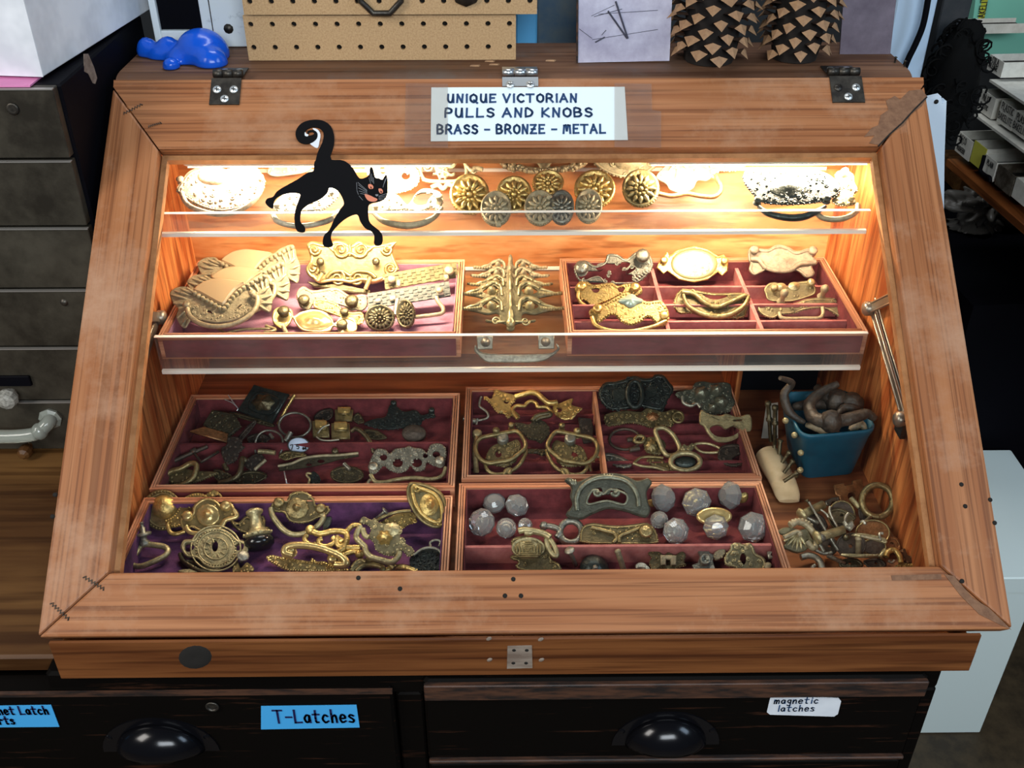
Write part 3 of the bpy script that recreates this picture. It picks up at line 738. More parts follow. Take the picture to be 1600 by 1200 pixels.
# two strips of pegboard with real holes
def pegboard(x0, x1, z0, z1, y, holes, label):
    """holes: list of (x,z); grid of square cells, each with a round hole"""
    mb = MB(); th = .0045; r = .0031
    xs = sorted(set(h[0] for h in holes)); zs_ = sorted(set(h[1] for h in holes))
    ex = [x0]+[(a+c)/2 for a, c in zip(xs, xs[1:])]+[x1]; ez = [z0]+[(a+c)/2 for a, c in zip(zs_, zs_[1:])]+[z1]
    for i, hx in enumerate(xs):
        for j, hz in enumerate(zs_):
            a0, a1, c0, c1 = ex[i], ex[i+1], ez[j], ez[j+1]; n = 12; inn, out = [], []
            for k in range(n):
                t = 2*pi*(k+.5)/n; dx, dz = cos(t), sin(t)
                inn.append((hx+dx*r, hz+dz*r))
                f = min(((a1-hx) if dx > 0 else (hx-a0))/max(abs(dx), 1e-6), ((c1-hz) if dz > 0 else (hz-c0))/max(abs(dz), 1e-6))
                out.append((hx+dx*f, hz+dz*f))
            # corners
            pts = [(x, y, z) for x, z in inn]+[(x, y, z) for x, z in out]
            fs = [(k, (k+1) % n, (k+1) % n+n, k+n) for k in range(n)]
            for (cx, cz), (k) in zip([(a1, c1), (a0, c1), (a0, c0), (a1, c0)], (1, 4, 7, 10)):
                pass
            mb.add(pts, [f[::-1] for f in fs])
            for cx, cz, sx, sz in [(a1, c1, 1, 1), (a0, c1, -1, 1), (a0, c0, -1, -1), (a1, c0, 1, -1)]:
                for k in range(n):
                    t0, t1 = 2*pi*(k+.5)/n, 2*pi*(k+1.5)/n
                    ta = math.atan2(cz-hz, cx-hx) % (2*pi)
                    if t0 <= ta < t1 or t0 <= ta+2*pi < t1:
                        mb.add([(*((out[k][0], y, out[k][1])),), (cx, y, cz), (out[(k+1) % n][0], y, out[(k+1) % n][1])], [(0, 1, 2)])
            mb.rings([[V((x, y, z)) for x, z in inn], [V((x, y+th, z)) for x, z in inn]], False, False)
    mb.add([(x0, y, z0), (x1, y, z0), (x1, y+th, z0), (x0, y+th, z0), (x0, y, z1), (x1, y, z1), (x1, y+th, z1), (x0, y+th, z1)], [(0, 1, 2, 3), (7, 6, 5, 4), (1, 5, 6, 2), (0, 3, 7, 4)])
    mb.cur = 1; mb.box((x0+.002, y+th+.004, z0+.002), (x1-.002, y+th+.006, z1)); mb.cur = 0
    mb.cur = 0
    o = mb.build('pegboard', ['hardboard', 'hole_dark'], at=((x0+x1)/2, y, z0)); return tag(o, label, 'pegboard')
YP = .5475
hx = [ony((396.5+33.3*i, 74), YP).x for i in range(13)]
hx = [hx[0]+(hx[12]-hx[0])*i/12 for i in range(13)]
pegboard(ony((389, 94), YP).x, ony((806, 94), YP).x, TB+.0005, ony((500, 24), YP).z, YP, [(x, z) for x in hx for z in (ony((500, 74), YP).z, ony((500, 38), YP).z)], 'tan pegboard strip standing on the top board, lower and narrower')
YQ = YP-.006
hx2 = [ony((390+33.7*i, 3), YQ).x for i in range(14)]
pegboard(ony((381, 20), YQ).x, ony((839, 20), YQ).x, ony((500, 23), YQ).z, ony((500, 23), YQ).z+.09, YQ, [(x, ony((500, 2), YQ).z+d) for x in hx2 for d in (0, .0275, .055)], 'wider tan pegboard overlapping above the lower strip')
# octagonal ring pull and a dark round pull hung on the upper pegboard
c = ony((594, -12), YQ-.004); b = MB(); rr = .0245
b.tube([c+V((cos(pi/8+pi/4*k)*rr, 0, sin(pi/8+pi/4*k)*rr)) for k in range(8)], .0035, 8, True); t = thing('ring_pull', c, 'dark octagonal ring pull hanging on the upper pegboard', 'pull')
b.build('ring', 'tin_dark', t); b = MB(); b.lathe(c+V((0, .0035, rr)), (0, -1, 0), [(.01, 0), (.009, .003), (.0001, .006)], 12); b.build('mount', 'tin_dark', t)
c = ony((728, -14), YQ-.001); b = MB(); b.lathe(c, (0, -1, 0), [(.017, 0), (.0165, .003), (.010, .005), (.006, .009), (.0001, .010)], 8); o = b.build('knob_plate', 'tin_dark', at=c); tag(o, 'dark faceted knob plate at the top edge of the pegboard', 'hardware')

# metal sheets leaning behind
def sheet(name, pts, y, m, label, th=.003):
    P = [ony(p, y) for p in pts]
    for k in (2, 3): P[k] = P[k]+V((0, .012, .12))
    mb = MB(); mb.rings([[p+V((0, th, 0)) for p in P], P]); t = thing(name, (P[0]+P[1])/2, label, 'metal sheet'); mb.build('plate', m, t); return t, P
t, P = sheet('metal_sheet', [(903, 98), (1046, 95), (1046, -8), (900, -8)], .536, 'zinc_sheet', 'scratched silvery metal sheet left of the pinecones')
b = MB()
for pts, w in [([(962, 2), (981, 60)], .0014), ([(950, 17), (980, 60)], .0012), ([(935, 22), (1028, 16)], .0003), ([(925, 62), (1028, 46)], .0003), ([(924, 25), (960, 8)], .0003), ([(930, 66), (945, 58)], .0009), ([(928, 26), (972, 14)], .0004), ([(905, 45), (925, 60)], .0003), ([(940, 55), (947, 47)], .0004)]:
    yy = .536; a = [onplane(p, P[0]+V((0, -.0004, 0)), (P[1]-P[0]).cross(P[3]-P[0])) for p in pts]; b.tube(a, w, 4)
b.build('scratches', 'scratch_dark', t)
b = MB(); b.tube([P[0]+V((-.001, 0, 0)), P[3]+V((-.001, 0, 0))], .0016, 4); b.build('rusty_edge', 'cabinet_edge', t)
sheet('metal_sheet', [(1312, 86), (1391, 85), (1391, -8), (1305, -8)], .568, 'zinc_dull', 'dull purplish metal sheet right of the pinecones')
b = MB()
for x in (1398, 1413):
    q = onz((x, 104 if x == 1413 else 98), TB); b.lathe(q, (0, 0, 1), [(.0012, 0), (.0012, .006), (.0024, .0062), (.0001, .0075)], 8)
    k = MB(); k.lathe(q, (0, 0, 1), [(.0012, 0), (.0012, .006), (.0024, .0062), (.0001, .0075)], 8); o = k.build('nail', 'tin_dark', at=q); tag(o, 'small nail sticking up near the right end of the top board, ' + ('left' if x == 1398 else 'right'), 'nail')

# pinecones
def pinecone(base_px, top_y, r, label, yd):
    c = onz(base_px, TB); c.y += r*.75; h = .155
    t = thing('pinecone', (c.x, c.y, TB), label, 'pinecone')
    mb = MB(); mb.lathe((c.x, c.y, TB+.001), (0, 0, 1), [(r*.55, 0), (r*.62, h*.12), (r*.6, h*.5), (r*.4, h*.85), (.002, h)], 14); mb.build('core', 'cone_core', t)
    mb = MB(); N = 150
    for i in range(N):
        f = (i+.5)/N; a = i*2.39996+yd; z = TB+.013+h*f*.95
        pr = r*(.80+.20*math.sin(min(1, f*1.9+.12)*pi/2)) if f < .5 else r*(1-.55*((f-.5)/.5)**1.6)
        el = -.12+.75*f
        d = V((cos(a)*cos(el), sin(a)*cos(el), sin(el))); s = V((-sin(a), cos(a), 0)); n = d.cross(s)*-1
        if n.z < 0: n = -n
        p0 = V((c.x, c.y, z)); w = r*(.36+.05*sin(i*7.3)); L0 = pr*.40; L1 = pr*1.0
        rows = []; mb.cur = 0
        for q, (l, ww, th, up_) in enumerate([(L0, .35, .0012, 0), (L0+(L1-L0)*.6, .8, .0014, .001), (L1*.93, 1., .0034, .002)]):
            m_ = p0+d*l+n*up_
            rows.append([m_-s*w*ww*.5, m_-n*th, m_+s*w*ww*.5, m_+n*th])
        mb.rings(rows, True, False)
        mb.cur = 1; m_ = p0+d*(L1*.95)+n*.002; tip = p0+d*(L1*1.10)-n*.0056
        R2 = rows[-1]
        mb.add(R2+[tip], [(0, 1, 4), (1, 2, 4), (2, 3, 4), (3, 0, 4)])
    mb.build('scales', ['cone_scale', 'cone_tip'], t)
pinecone((1116, 110), 0, .051, 'large brown pinecone standing left, nearer the silvery sheet', 0)
pinecone((1252, 105), 0, .047, 'brown pinecone standing right, beside the dark hinge', 1.3)
# loose wood chips on the top board
for i, (x, y) in enumerate([(742, 103), (765, 96), (772, 101), (860, 95)]):
    q = onz((x, y), TB); b = MB(); b.hexa([q+V(k) for k in [(-.006, -.002, 0), (.005, -.003, 0), (.007, .002, 0), (-.004, .003, 0), (-.005, -.001, .0012), (.004, -.002, .0015), (.005, .001, .0012), (-.003, .002, .001)]])
    o = b.build('wood_chip', 'cone_tip', at=q); tag(o, 'tiny tan wood chip on the top board near the %s' % ['pegboard\'s right foot, leftmost', 'pegboard\'s right corner', 'middle hinge', 'gap between pegboard and metal sheet'][i], 'chip')

# ------------------------------------------------------------------ background: panels, post, cable, shelf of small boxes
def slab(name, x0p, x1p, ybp, y, m, label, cat, th=.03, top=.5, z0=None):
    a, c = ony((x0p, ybp), y), ony((x1p, ybp), y); z = a.z if z0 is None else z0
    mb = MB(); mb.box((a.x, y, z), (c.x, y+th, z+top), .002); o = mb.build(name, m, at=((a.x+c.x)/2, y, z)); return tag(o, label, cat)
slab('blue_board', 806, 839, 72, .66, 'blue_panel', 'bright blue board behind the pegboard\'s right end', 'board', .01, 1.2, -.75)
slab('slate_board', 838, 902, 72, .70, 'slate_panel', 'dark slate-blue board between pegboard and metal sheet', 'board', .01, 1.3, -.75)
slab('pillar_board', 1380, 1441, 110, .80, 'pillar_paint', 'pale blue-white upright board behind the right end of the case', 'board', .03, 1.6, -.75)
slab('grey_post', 1440, 1484, 150, .86, 'post_grey', 'dark grey mottled upright post right of the pale board', 'post', .06, 1.7, -.75)
b = MB(); pth = smooth_path([ony(p, .78) for p in [(1452, -20), (1450, 0), (1442, 40), (1430, 70), (1418, 95), (1408, 125), (1404, 170)]], 5); b.tube(pth, .0045, 8); o = b.build('power_cable', 'black_paint', at=pth[-1]); tag(o, 'black cable curving down in front of the pale upright board', 'cable')

SA, SB = onz((1480, 242), .1), onz((1600, 345), .1); sd = (SB-SA).normalized(); sn = V((sd.y, -sd.x, 0))
if sn.x > 0: sn = -sn
def onS(p, off=0): return onplane(p, SA+sn*off, sn)
rack = thing('storage_rack', (SA+SB)/2-sn*.15+V((0, 0, -.8)), 'white-edged open rack holding small labelled boxes at far right', 'shelf rack')
def shelfboard(p, q, th, depth, m, nm):
    A_, B_ = onS(p, .012), onS(q, .012); A_.z -= .006; B_.z = A_.z; ext = sd*.5
    B2 = B_+ext
    k = V((0, 0, th)); mb = MB(); mb.hexa([A_-k, B2-k, B2-k-sn*depth, A_-k-sn*depth, A_, B2, B2-sn*depth, A_-sn*depth]); mb.build(nm, m, rack)
shelfboard((1481, 243), (1600, 350), .012, .26, 'shelf_wood', 'rack_shelf')
shelfboard((1524, 172), (1600, 222), .004, .26, 'bin_white', 'rack_shelf')
shelfboard((1548, 118), (1600, 150), .004, .26, 'bin_white', 'rack_shelf')
A_ = onS((1530, 135), -.27); mb = MB(); k = sd*.9
mb.hexa([V((*(A_-sd*.15).xy, -.749)), V((*(A_+k).xy, -.749)), V((*(A_+k-sn*.01).xy, -.749)), V((*(A_-sd*.15-sn*.01).xy, -.749)), A_-sd*.15+V((0, 0, .5)), A_+k+V((0, 0, .5)), A_+k-sn*.01+V((0, 0, .5)), A_-sd*.15-sn*.01+V((0, 0, .5))]); mb.build('back_board', 'wall_dark', rack)
P_ = [SA+sn*.02-sd*.35, V((SB.x, .83, 0))+sn*.02, V((SB.x, .83, 0))-sn*.5, SA-sn*.5-sd*.35]
mb = MB(); mb.rings([[V((p.x, p.y, -.749)) for p in P_], [V((p.x, p.y, -.0725)) for p in P_]]); mb.build('base_cabinet', 'black_paint', rack)
def small_box(q, m, label, lines=(), grp='small boxes on the rack', h=.010, depth=.14):
    """q: four pixels of the front face BL BR TR TL"""
    P = [onS(p, .002) for p in q]; z0, z1 = (P[0].z+P[1].z)/2, (P[2].z+P[3].z)/2
    a, c = (P[0]+P[3])/2, (P[1]+P[2])/2; a = V((a.x, a.y, z0)); c = V((c.x, c.y, z0)); u = V((0, 0, z1-z0)); w = -sn*depth; t = .0012
    e = (c-a).normalized()*t; f = -sn*t
    o = thing('small_box', (a+c)/2, label, 'box', grp)
    mb = MB(); mb.hexa([a, c, c+f, a+f, a+u, c+u, c+f+u, a+f+u]); mb.build('front', m, o)
    mb = MB(); mb.hexa([a+f, a+e+f, a+e+w, a+w, a+f+u, a+e+f+u, a+e+w+u, a+w+u]); mb.hexa([c-e+f, c+f, c+w, c-e+w, c-e+f+u, c+f+u, c+w+u, c-e+w+u]); mb.build('sides', 'bin_white' if m != 'bin_brown' else m, o)
    mb = MB(); mb.hexa([a+e+f, c-e+f, c-e+w, a+e+w, a+e+f+u*.55, c-e+f+u*.55, c-e+w+u*.55, a+e+w+u*.55]); mb.build('contents', 'bin_inside', o)
    if lines:
        mb = MB(); uu = (c-a).normalized(); L = (c-a).length; H = u.length
        for (fx, fy, t_, hh) in lines: writing(mb, t_, a+uu*L*fx+V((0, 0, H*fy)), uu, (0, 0, 1), hh, .62, .0006, lift=.0008 if uu.cross(V((0, 0, 1))).dot(sn) > 0 else -.0012)
        mb.build('writing', 'ink_black', o)
small_box([(1491, 236), (1513, 251), (1521, 221), (1499, 206)], 'bin_white', 'white small box lettered DECO, left end of the wooden shelf', [(.15, .62, 'DECO', .011), (.35, .42, '-', .010), (.12, .16, 'MODERN', .008)])
small_box([(1515, 252), (1530, 264), (1546, 234), (1523, 221)], 'bin_yellow', 'small box with bright yellow front on the wooden shelf')
small_box([(1532, 267), (1549, 285), (1559, 255), (1541, 241)], 'bin_white', 'white small box beside the yellow one, black cable across it', [(.3, .6, 'PLAIN', .008)])
small_box([(1554, 288), (1577, 306), (1587, 275), (1561, 257)], 'bin_brown', 'grimy brown small box on the wooden shelf')
small_box([(1580, 308), (1600, 322), (1608, 292), (1588, 277)], 'bin_white', 'white small box at the right edge, end of the wooden shelf')
small_box([(1526, 170), (1547, 186), (1557, 154), (1535, 140)], 'bin_white', 'white small box on the middle rack shelf, left end', [(.2, .6, 'MILK', .010), (.15, .25, 'PLASTIC', .007)])
small_box([(1556, 189), (1580, 205), (1588, 172), (1566, 157)], 'bin_white', 'cream small box lettered PLASTIC BAKELITE on the middle shelf', [(.12, .68, 'PLASTIC', .010), (.3, .46, '-', .012), (.05, .2, 'BAKELITE', .010)])
small_box([(1581, 206), (1606, 222), (1612, 190), (1589, 173)], 'bin_white', 'cream small box lettered PLASTIC, cut by the right edge', [(.1, .65, 'PLASTIC', .010), (.2, .46, '-', .012), (.02, .2, 'BAKELITE', .010)])
small_box([(1541, 108), (1563, 121), (1570, 97), (1548, 86)], 'bin_white', 'white round-cornered small box lettered COLD on the upper rack shelf', [(.25, .62, 'COLA', .009), (.1, .25, 'MILEAGE', .0075)])
small_box([(1466, 46), (1480, 53), (1484, 38), (1468, 31)], 'bin_white', 'white small box at the very top near the grey post')
b = MB(); pth = smooth_path([onS(p, .012) for p in [(1538, 243), (1535, 255), (1532, 266), (1538, 273), (1546, 277), (1547, 284)]], 5); b.tube(pth, .0032, 7); o = b.build('bent_cable', 'black_paint', at=pth[-1]); tag(o, 'short black bent cable hanging over the white small box', 'cable')
# green glass sheet with yellow lettered tape
Y = 1.25; q = [ony(p, Y) for p in [(1512, 95), (1640, 100), (1660, -30), (1528, -30)]]
t = thing('green_jar', (q[0]+q[1])/2+V((0, .03, 0)), 'pale green glass container behind the rack with a yellow tape', 'container')
b = MB(); b.rings([[p+V((0, .16, 0)) for p in q], q]); b.build('container_body', 'teal_glass', t, bevel=.004)
q2 = [ony(p, Y-.001) for p in [(1520, 72), (1529, 75), (1545, -10), (1536, -10)]]; b = MB(); b.rings([q2, [p+V((0, -.001, 0)) for p in q2]]); b.build('tape', 'tape_yellow', t)
b = MB(); n_ = (q2[3]-q2[0]).normalized()
writing(b, 'PLASTIC BAKELITE', q2[1]+V((-.002, -.002, .004)), n_, V((-n_.z, 0, n_.x)), .012, .55, .0008); b.build('writing', 'ink_black', t)
b = MB(); q = [ony(p, 1.1) for p in [(1494, 64), (1500, 66), (1520, -20), (1511, -20)]]; b.rings([[p+V((0, .02, 0)) for p in q], q]); o = b.build('white_strip', 'bin_white', at=q[0]); tag(o, 'white upright strip between the top small box and the green container', 'strip')
# black curly wig hanging behind
YW = .80; c = ony((1490, 128), YW); t = thing('curly_wig', c, 'black curly wig hanging between the grey post and the rack', 'wig')
mb = MB(); rows = []
for i in range(1, 14):
    th_ = pi*i/14; rr = []
    for k in range(22):
        a = 2*pi*k/22; d = V((cos(a)*sin(th_)*.036, sin(a)*sin(th_)*.03, -cos(th_)*.085)); d *= 1+.22*pnoise(d*60); rr.append(c+d)
    rows.append(rr)
mb.rings(rows, True, True, True); mb.build('wig_cap', 'hair', t)
mb = MB()
for i in range(70):
    a, th_ = random.uniform(0, 2*pi), random.uniform(.3, 2.9); p = c+V((cos(a)*sin(th_)*.036, sin(a)*sin(th_)*.03, -cos(th_)*.085)); rr = random.uniform(.005, .011); ph = random.uniform(0, 6)
    mb.tube([p+V((cos(ph+j*.7)*rr+j*.0008*cos(a), -.004+.0012*j*sin(a), sin(ph+j*.7)*rr-.0012*j)) for j in range(11)], .0016, 4)
mb.build('curls', 'hair', t)
# white paper bag hung behind the lid, with a punched header
q = [ony(p, .47) for p in [(1440, 158), (1471, 151), (1472, 162), (1479, 158), (1476, 240), (1474, 395), (1462, 395)]]
b = MB(); b.rings([[p+V((0, .012, 0)) for p in q], q]); t = thing('paper_bag', q[5], 'thin white bag hanging behind the lid\'s right edge', 'bag'); b.build('bag_body', 'bag_white', t)
b = MB(); b.lathe(ony((1463, 159), .4695), (0, -1, 0), [(.0026, -.0005), (.0026, .0003), (.0001, .0003)], 10); b.build('hang_hole', 'hole_dark', t)
# dim clutter below the rack: clear bag, orange bottle
c = onz((1520, 322), -.03); c.x += .03
balls = [(c, .05, (1.4, .9, .7)), (c+V((-.05, -.02, .02)), .035, (1, 1, .8)), (c+V((.06, .0, -.02)), .045, (1.2, 1, .6)), (c+V((-.02, .0, -.06)), .05, (1.3, 1, .6))]
blob(balls, 'plastic_bag', 'dusty_plastic', c, 'crumpled dusty plastic bag in the shadow below the rack', 'bag', .005, -.072, .035)
c = onz((1500, 280), -.03); b = MB(); b.box(V((c.x+.01, c.y+.02, -.0722)), V((c.x+.09, c.y+.14, -.02)), .004); o = b.build('cardboard_box', 'counter_wood', at=c); tag(o, 'brown cardboard box half hidden behind the lid under the rack', 'box')
c = onz((1596, 400), -.0722); c.x += .03; b = MB(); b.lathe(c, (0, 0, 1), [(.018, 0), (.030, .02), (.032, .07), (.02, .11), (.012, .13), (.0001, .131)], 18); o = b.build('orange_jar', 'shelf_wood', at=c); tag(o, 'dark orange jar in the shadow at the right edge', 'jar')

# white work table at the right
t = thing('white_table', (.82, .7, -.75), 'pale green-white cabinet standing right of the display case', 'cabinet')
b = MB(); b.box((.46, .488, -.40), (.912, .815, -.366), .002); b.build('top', 'white_laminate', t)
b = MB(); b.box((.46, .492, -.749), (.826, .81, -.40), .002); b.build('cabinet_body', 'white_laminate', t)
# ------------------------------------------------------------------ trays
ZL, ZU = .0195, S2+.0052      # lined floors of the lower and upper trays
TW_, TD_ = .3375, .185
def tray(x0, y1, z, label, velvet, divs=(), front=True, TD_=.185):
    """x0 left, y1 rear edge, z underside; divs: ('x'|'y', position, from, to, height)"""
    x1, y0, h, t = x0+TW_, y1-TD_, .030, .0085
    o = thing('lined_tray', ((x0+x1)/2, (y0+y1)/2, z), label, 'tray', 'velvet-lined wooden trays')
    mb = MB()
    for k in range(3):       # layered plywood rim: three thin plies with tiny grooves
        a = t*k/3; c = t*(k+1)/3-.0009
        hh = h-(.0006 if k == 1 else 0)
        mb.cur = 0
        mb.box((x0+a, y0+a, z+.0005), (x1-a, y0+c, z+hh)); mb.box((x0+a, y1-c, z+.0005), (x1-a, y1-a, z+hh))
        mb.cur = 1
        mb.box((x0+a, y0+c, z+.0005), (x0+c, y1-c, z+hh)); mb.box((x1-c, y0+c, z+.0005), (x1-a, y1-c, z+hh))
    mb.build('rim', ['rim_wood', 'rim_wood_long'], o)
    mb = MB(); mb.box((x0+t, y0+t, z+.0003), (x1-t, y1-t, z+.0018))
    e = .0009
    mb.box((x0+t, y0+t, z+.0018), (x0+t+e, y1-t, z+h-.002)); mb.box((x1-t-e, y0+t, z+.0018), (x1-t, y1-t, z+h-.002))
    mb.box((x0+t+e, y0+t, z+.0018), (x1-t-e, y0+t+e, z+h-.002)); mb.box((x0+t+e, y1-t-e, z+.0018), (x1-t-e, y1-t, z+h-.002))
    mb.build('velvet_lining', velvet, o)
    if front:
        mb = MB(); mb.box((x0+.005, y0-.0008, z+.003), (x1-.005, y0, z+h-.005)); mb.build('front_covering', 'wine_card', o)
    for ax, p, a, c, hh, *m in divs:
        mb = MB()
        if ax == 'x': mb.box((p-.0022, a if a else y0+t+e, z+.0018), (p+.0022, c if c else y1-t-e, z+hh))
        else: mb.box((a if a else x0+t+e, p-.0018, z+.0018), (c if c else x1-t-e, p+.0018, z+hh))
        mb.build('divider', m[0] if m else 'velvet_wine', o)
    return o
mat('divider_rose', (.46, .16, .14), .9, noise=(80, (.34, .10, .09), .35, .6, 5))
ZD = S2+.02
xa, xb = onz((1032, 470), ZD).x, onz((1171, 468), ZD).x
yd = [onz((1200, y), ZD).y for y in (446, 474, 500)]
tray(-.401, .508, S2+.0004, 'rear-left wine-fronted tray with mauve velvet on the lower acrylic shelf', 'velvet_mauve')
tray(.0570, .5095, S2+.0004, 'compartmented wine-fronted tray on the right of the lower acrylic shelf', 'velvet_wine',
     [('x', xa, 0, 0, .020, 'divider_rose'), ('x', xb, 0, 0, .020, 'divider_rose')]+[('y', y, 0, 0, .0185, 'divider_rose') for y in yd])
yl = onz((480, 692), .04).y
tray(-.408, .4065, .0152, 'wine-lined tray on the case floor, left rear, filled with dark pulls', 'velvet_wine', [('y', yl, 0, 0, .024)])
xm = onz((938, 680), .042).x
tray(-.0632, .4200, .0152, 'wine-lined tray on the case floor, middle rear, with one upright divider', 'velvet_wine',
     [('x', xm, 0, 0, .028, 'rim_wood_long')]+[('y', onz((800, y), .026).y, 0, 0, .010) for y in (648, 664, 682, 722, 738)])
tray(-.4095, .2072, .0152, 'purple velvet tray on the case floor, left front', 'velvet_purple', TD_=.174)
ym = onz((900, 852), .04).y
tray(-.0655, .2280, .0152, 'wine-lined tray on the case floor, front centre, holding glass knobs', 'velvet_wine', [('y', ym, 0, 0, .024, 'divider_rose')])

# ------------------------------------------------------------------ hardware: metals and shape tools
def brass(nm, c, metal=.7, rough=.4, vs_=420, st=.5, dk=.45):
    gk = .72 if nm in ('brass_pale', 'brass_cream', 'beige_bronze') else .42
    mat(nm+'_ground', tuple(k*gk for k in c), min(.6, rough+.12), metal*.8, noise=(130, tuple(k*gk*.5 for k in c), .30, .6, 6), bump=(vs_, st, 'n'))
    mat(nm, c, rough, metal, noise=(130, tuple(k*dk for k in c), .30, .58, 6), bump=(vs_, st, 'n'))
brass('brass_pale', (.42, .345, .205), .3, .48)
brass('brass_cream', (.60, .52, .37), .25, .42)
brass('brass_gold', (.72, .50, .17), .75, .30)
brass('brass_bright', (.74, .54, .22), .7, .28, 300, .25, .7)
brass('brass_olive', (.50, .42, .22), .6, .36)
brass('brass_antique', (.30, .23, .10), .7, .36)
brass('brass_dark', (.13, .105, .055), .65, .38)
brass('bronze_black', (.045, .055, .048), .6, .32)
brass('nickel_dark', (.225, .23, .165), .65, .34)
brass('nickel_grey', (.28, .27, .215), .7, .35)
brass('copper_brown', (.30, .135, .05), .6, .42)
brass('beige_bronze', (.33, .255, .175), .1, .6)
brass('checker_gold', (.17, .135, .055), .3, .6)
brass('checker_grey', (.115, .12, .105), .3, .6)
mat('horn_dark', (.060, .044, .030), .5, 0, noise=(90, (.018, .013, .009), .35, .6, 6), bump=(160, 1., 'n'))
mat('horn_pale', (.30, .23, .14), .5, 0, noise=(90, (.10, .07, .04), .35, .6, 6), bump=(160, 1., 'n'))
brass('silver_old', (.52, .49, .38), .7, .35)
brass('iron_brown', (.085, .062, .044), .45, .55, 200, .8)
mat('tan_enamel', (.44, .32, .185), .28, .25, noise=(60, (.46, .34, .19), .3, .6, 4))
mat('brass_mirror', (.26, .22, .09), .45, .3)
mat('glass_clear', (.97, .97, .94), .03, transmission_weight=.83, ior=1.5)
mat('black_knob', (.008, .008, .009), .18)
mat('teal_plastic', (.004, .085, .14), .42, noise=(30, (.003, .06, .105), .3, .6, 4))
mat('ivory', (.74, .56, .33), .4, noise=(40, (.62, .43, .22), .3, .6, 4))
mat('card_grey', (.40, .38, .33), .7)
mat('tag_white', (.60, .70, .86), .6)
mat('green_enamel', (.34, .42, .34), .25, .3)

class Fr:
    """a plane an object lies in: origin o, axes u (right), v (up the plane), n (out of it)"""
    def __init__(s, o, u, v): s.o = V(o); s.u = V(u).normalized(); s.v = V(v).normalized(); s.n = s.u.cross(s.v)
    def at(s, p, w=0): return onplane(p, s.o+s.n*w, s.n)
    def scale(s, p): return (s.at((p[0]+1, p[1]))-s.at(p)).length
def lay(p, z, lean=20, yaw=0, roll=0):
    l, y = R(lean), R(yaw)
    u = V((cos(y), sin(y), 0)); v = V((-sin(y)*cos(l), cos(y)*cos(l), sin(l)))
    if roll: u, v = u*cos(R(roll))+u.cross(v)*sin(R(roll)), v; u = u.normalized()
    return Fr(onz(p, z), u, v)
def inside(p, poly):
    c = False; n = len(poly); j = n-1
    for i in range(n):
        (xi, yi), (xj, yj) = poly[i], poly[j]
        if (yi > p[1]) != (yj > p[1]) and p[0] < (xj-xi)*(p[1]-yi)/(yj-yi)+xi: c = not c
        j = i
    return c
def area2(P): return sum(P[i-1][0]*P[i][1]-P[i][0]*P[i-1][1] for i in range(len(P)))
def inset(P, d):
    n = len(P); s = 1 if area2(P) > 0 else -1; out = []
    for i in range(n):
        a, b, c = P[i-1], P[i], P[(i+1) % n]; dx, dy = c[0]-a[0], c[1]-a[1]; l = math.hypot(dx, dy) or 1
        out.append((b[0]-s*dy/l*d, b[1]+s*dx/l*d))
    return out
def plate(mb, F, pts, h=.0025, holes=(), n=4, w0=0, sm=True, bev=.35, px=None):
    """cast plate: pixel outline on F, thickness h, bevelled top edge, real holes"""
    P = smooth_path(pts, n, True) if sm else list(pts)
    k = F.scale(P[0]); d = h*bev/k
    Q = inset(P, d)
    H = [smooth_path(q, 3, True) if sm else list(q) for q in holes]
    b0 = [F.at(p, w0) for p in P]; b1 = [q+F.n*h*.62 for q in b0]; tp = [F.at(p, w0)+F.n*h for p in Q]
    m = len(P)
    cw = area2(P) > 0
    def wall(r0, r1, flip): mb.add(r0+r1, [((i, (i+1) % len(r0), (i+1) % len(r0)+len(r0), i+len(r0)) if flip else (i+len(r0), (i+1) % len(r0)+len(r0), (i+1) % len(r0), i)) for i in range(len(r0))], True)
    wall(b0, b1, not cw); wall(b1, tp, not cw)
    hb = [[F.at(p, w0) for p in q] for q in H]; ht = [[p+F.n*h for p in q] for q in hb]
    for x, y in zip(hb, ht): wall(x, y, True)
    for top, loops in ((True, [tp]+ht), (False, [b0]+hb)):
        flat = [p for l in loops for p in l]
        loc = [[V(((p-F.o).dot(F.u), (p-F.o).dot(F.v), 0)) for p in l] for l in loops]
        try: tr = geometry.tessellate_polygon(loc)
        except Exception: tr = []
        nn = F.n if top else -F.n
        fs = []
        for t in tr:
            a, b_, c = (flat[i] for i in t)
            fs.append(tuple(t) if (b_-a).cross(c-a).dot(nn) > 0 else tuple(t[::-1]))
        mb.add(flat, fs)
    return P
def spiral(mb, F, c, r, turns=1.4, rad=.0011, w=.003, start=0, sgn=1, n=16):
    """volute in pixels"""
    pts = [F.at((c[0]+cos(start+sgn*2*pi*turns*i/n)*r*(1-.85*i/n), c[1]+sin(start+sgn*2*pi*turns*i/n)*r*(1-.85*i/n)), w) for i in range(n+1)]
    mb.tube(pts, [rad*(1-.35*i/n) for i in range(n+1)], 5)
    mb.ball(pts[-1], rad*1.5, 6, 4)
def beads(mb, F, path, r, step, w, closed=False):
    P = list(path)+([path[0]] if closed else []); acc = 0
    for a, b in zip(P, P[1:]):
        l = math.hypot(b[0]-a[0], b[1]-a[1])
        while acc < l:
            t = acc/l if l else 0; mb.ball(F.at((a[0]+(b[0]-a[0])*t, a[1]+(b[1]-a[1])*t), w), r, 6, 4); acc += step
        acc -= l
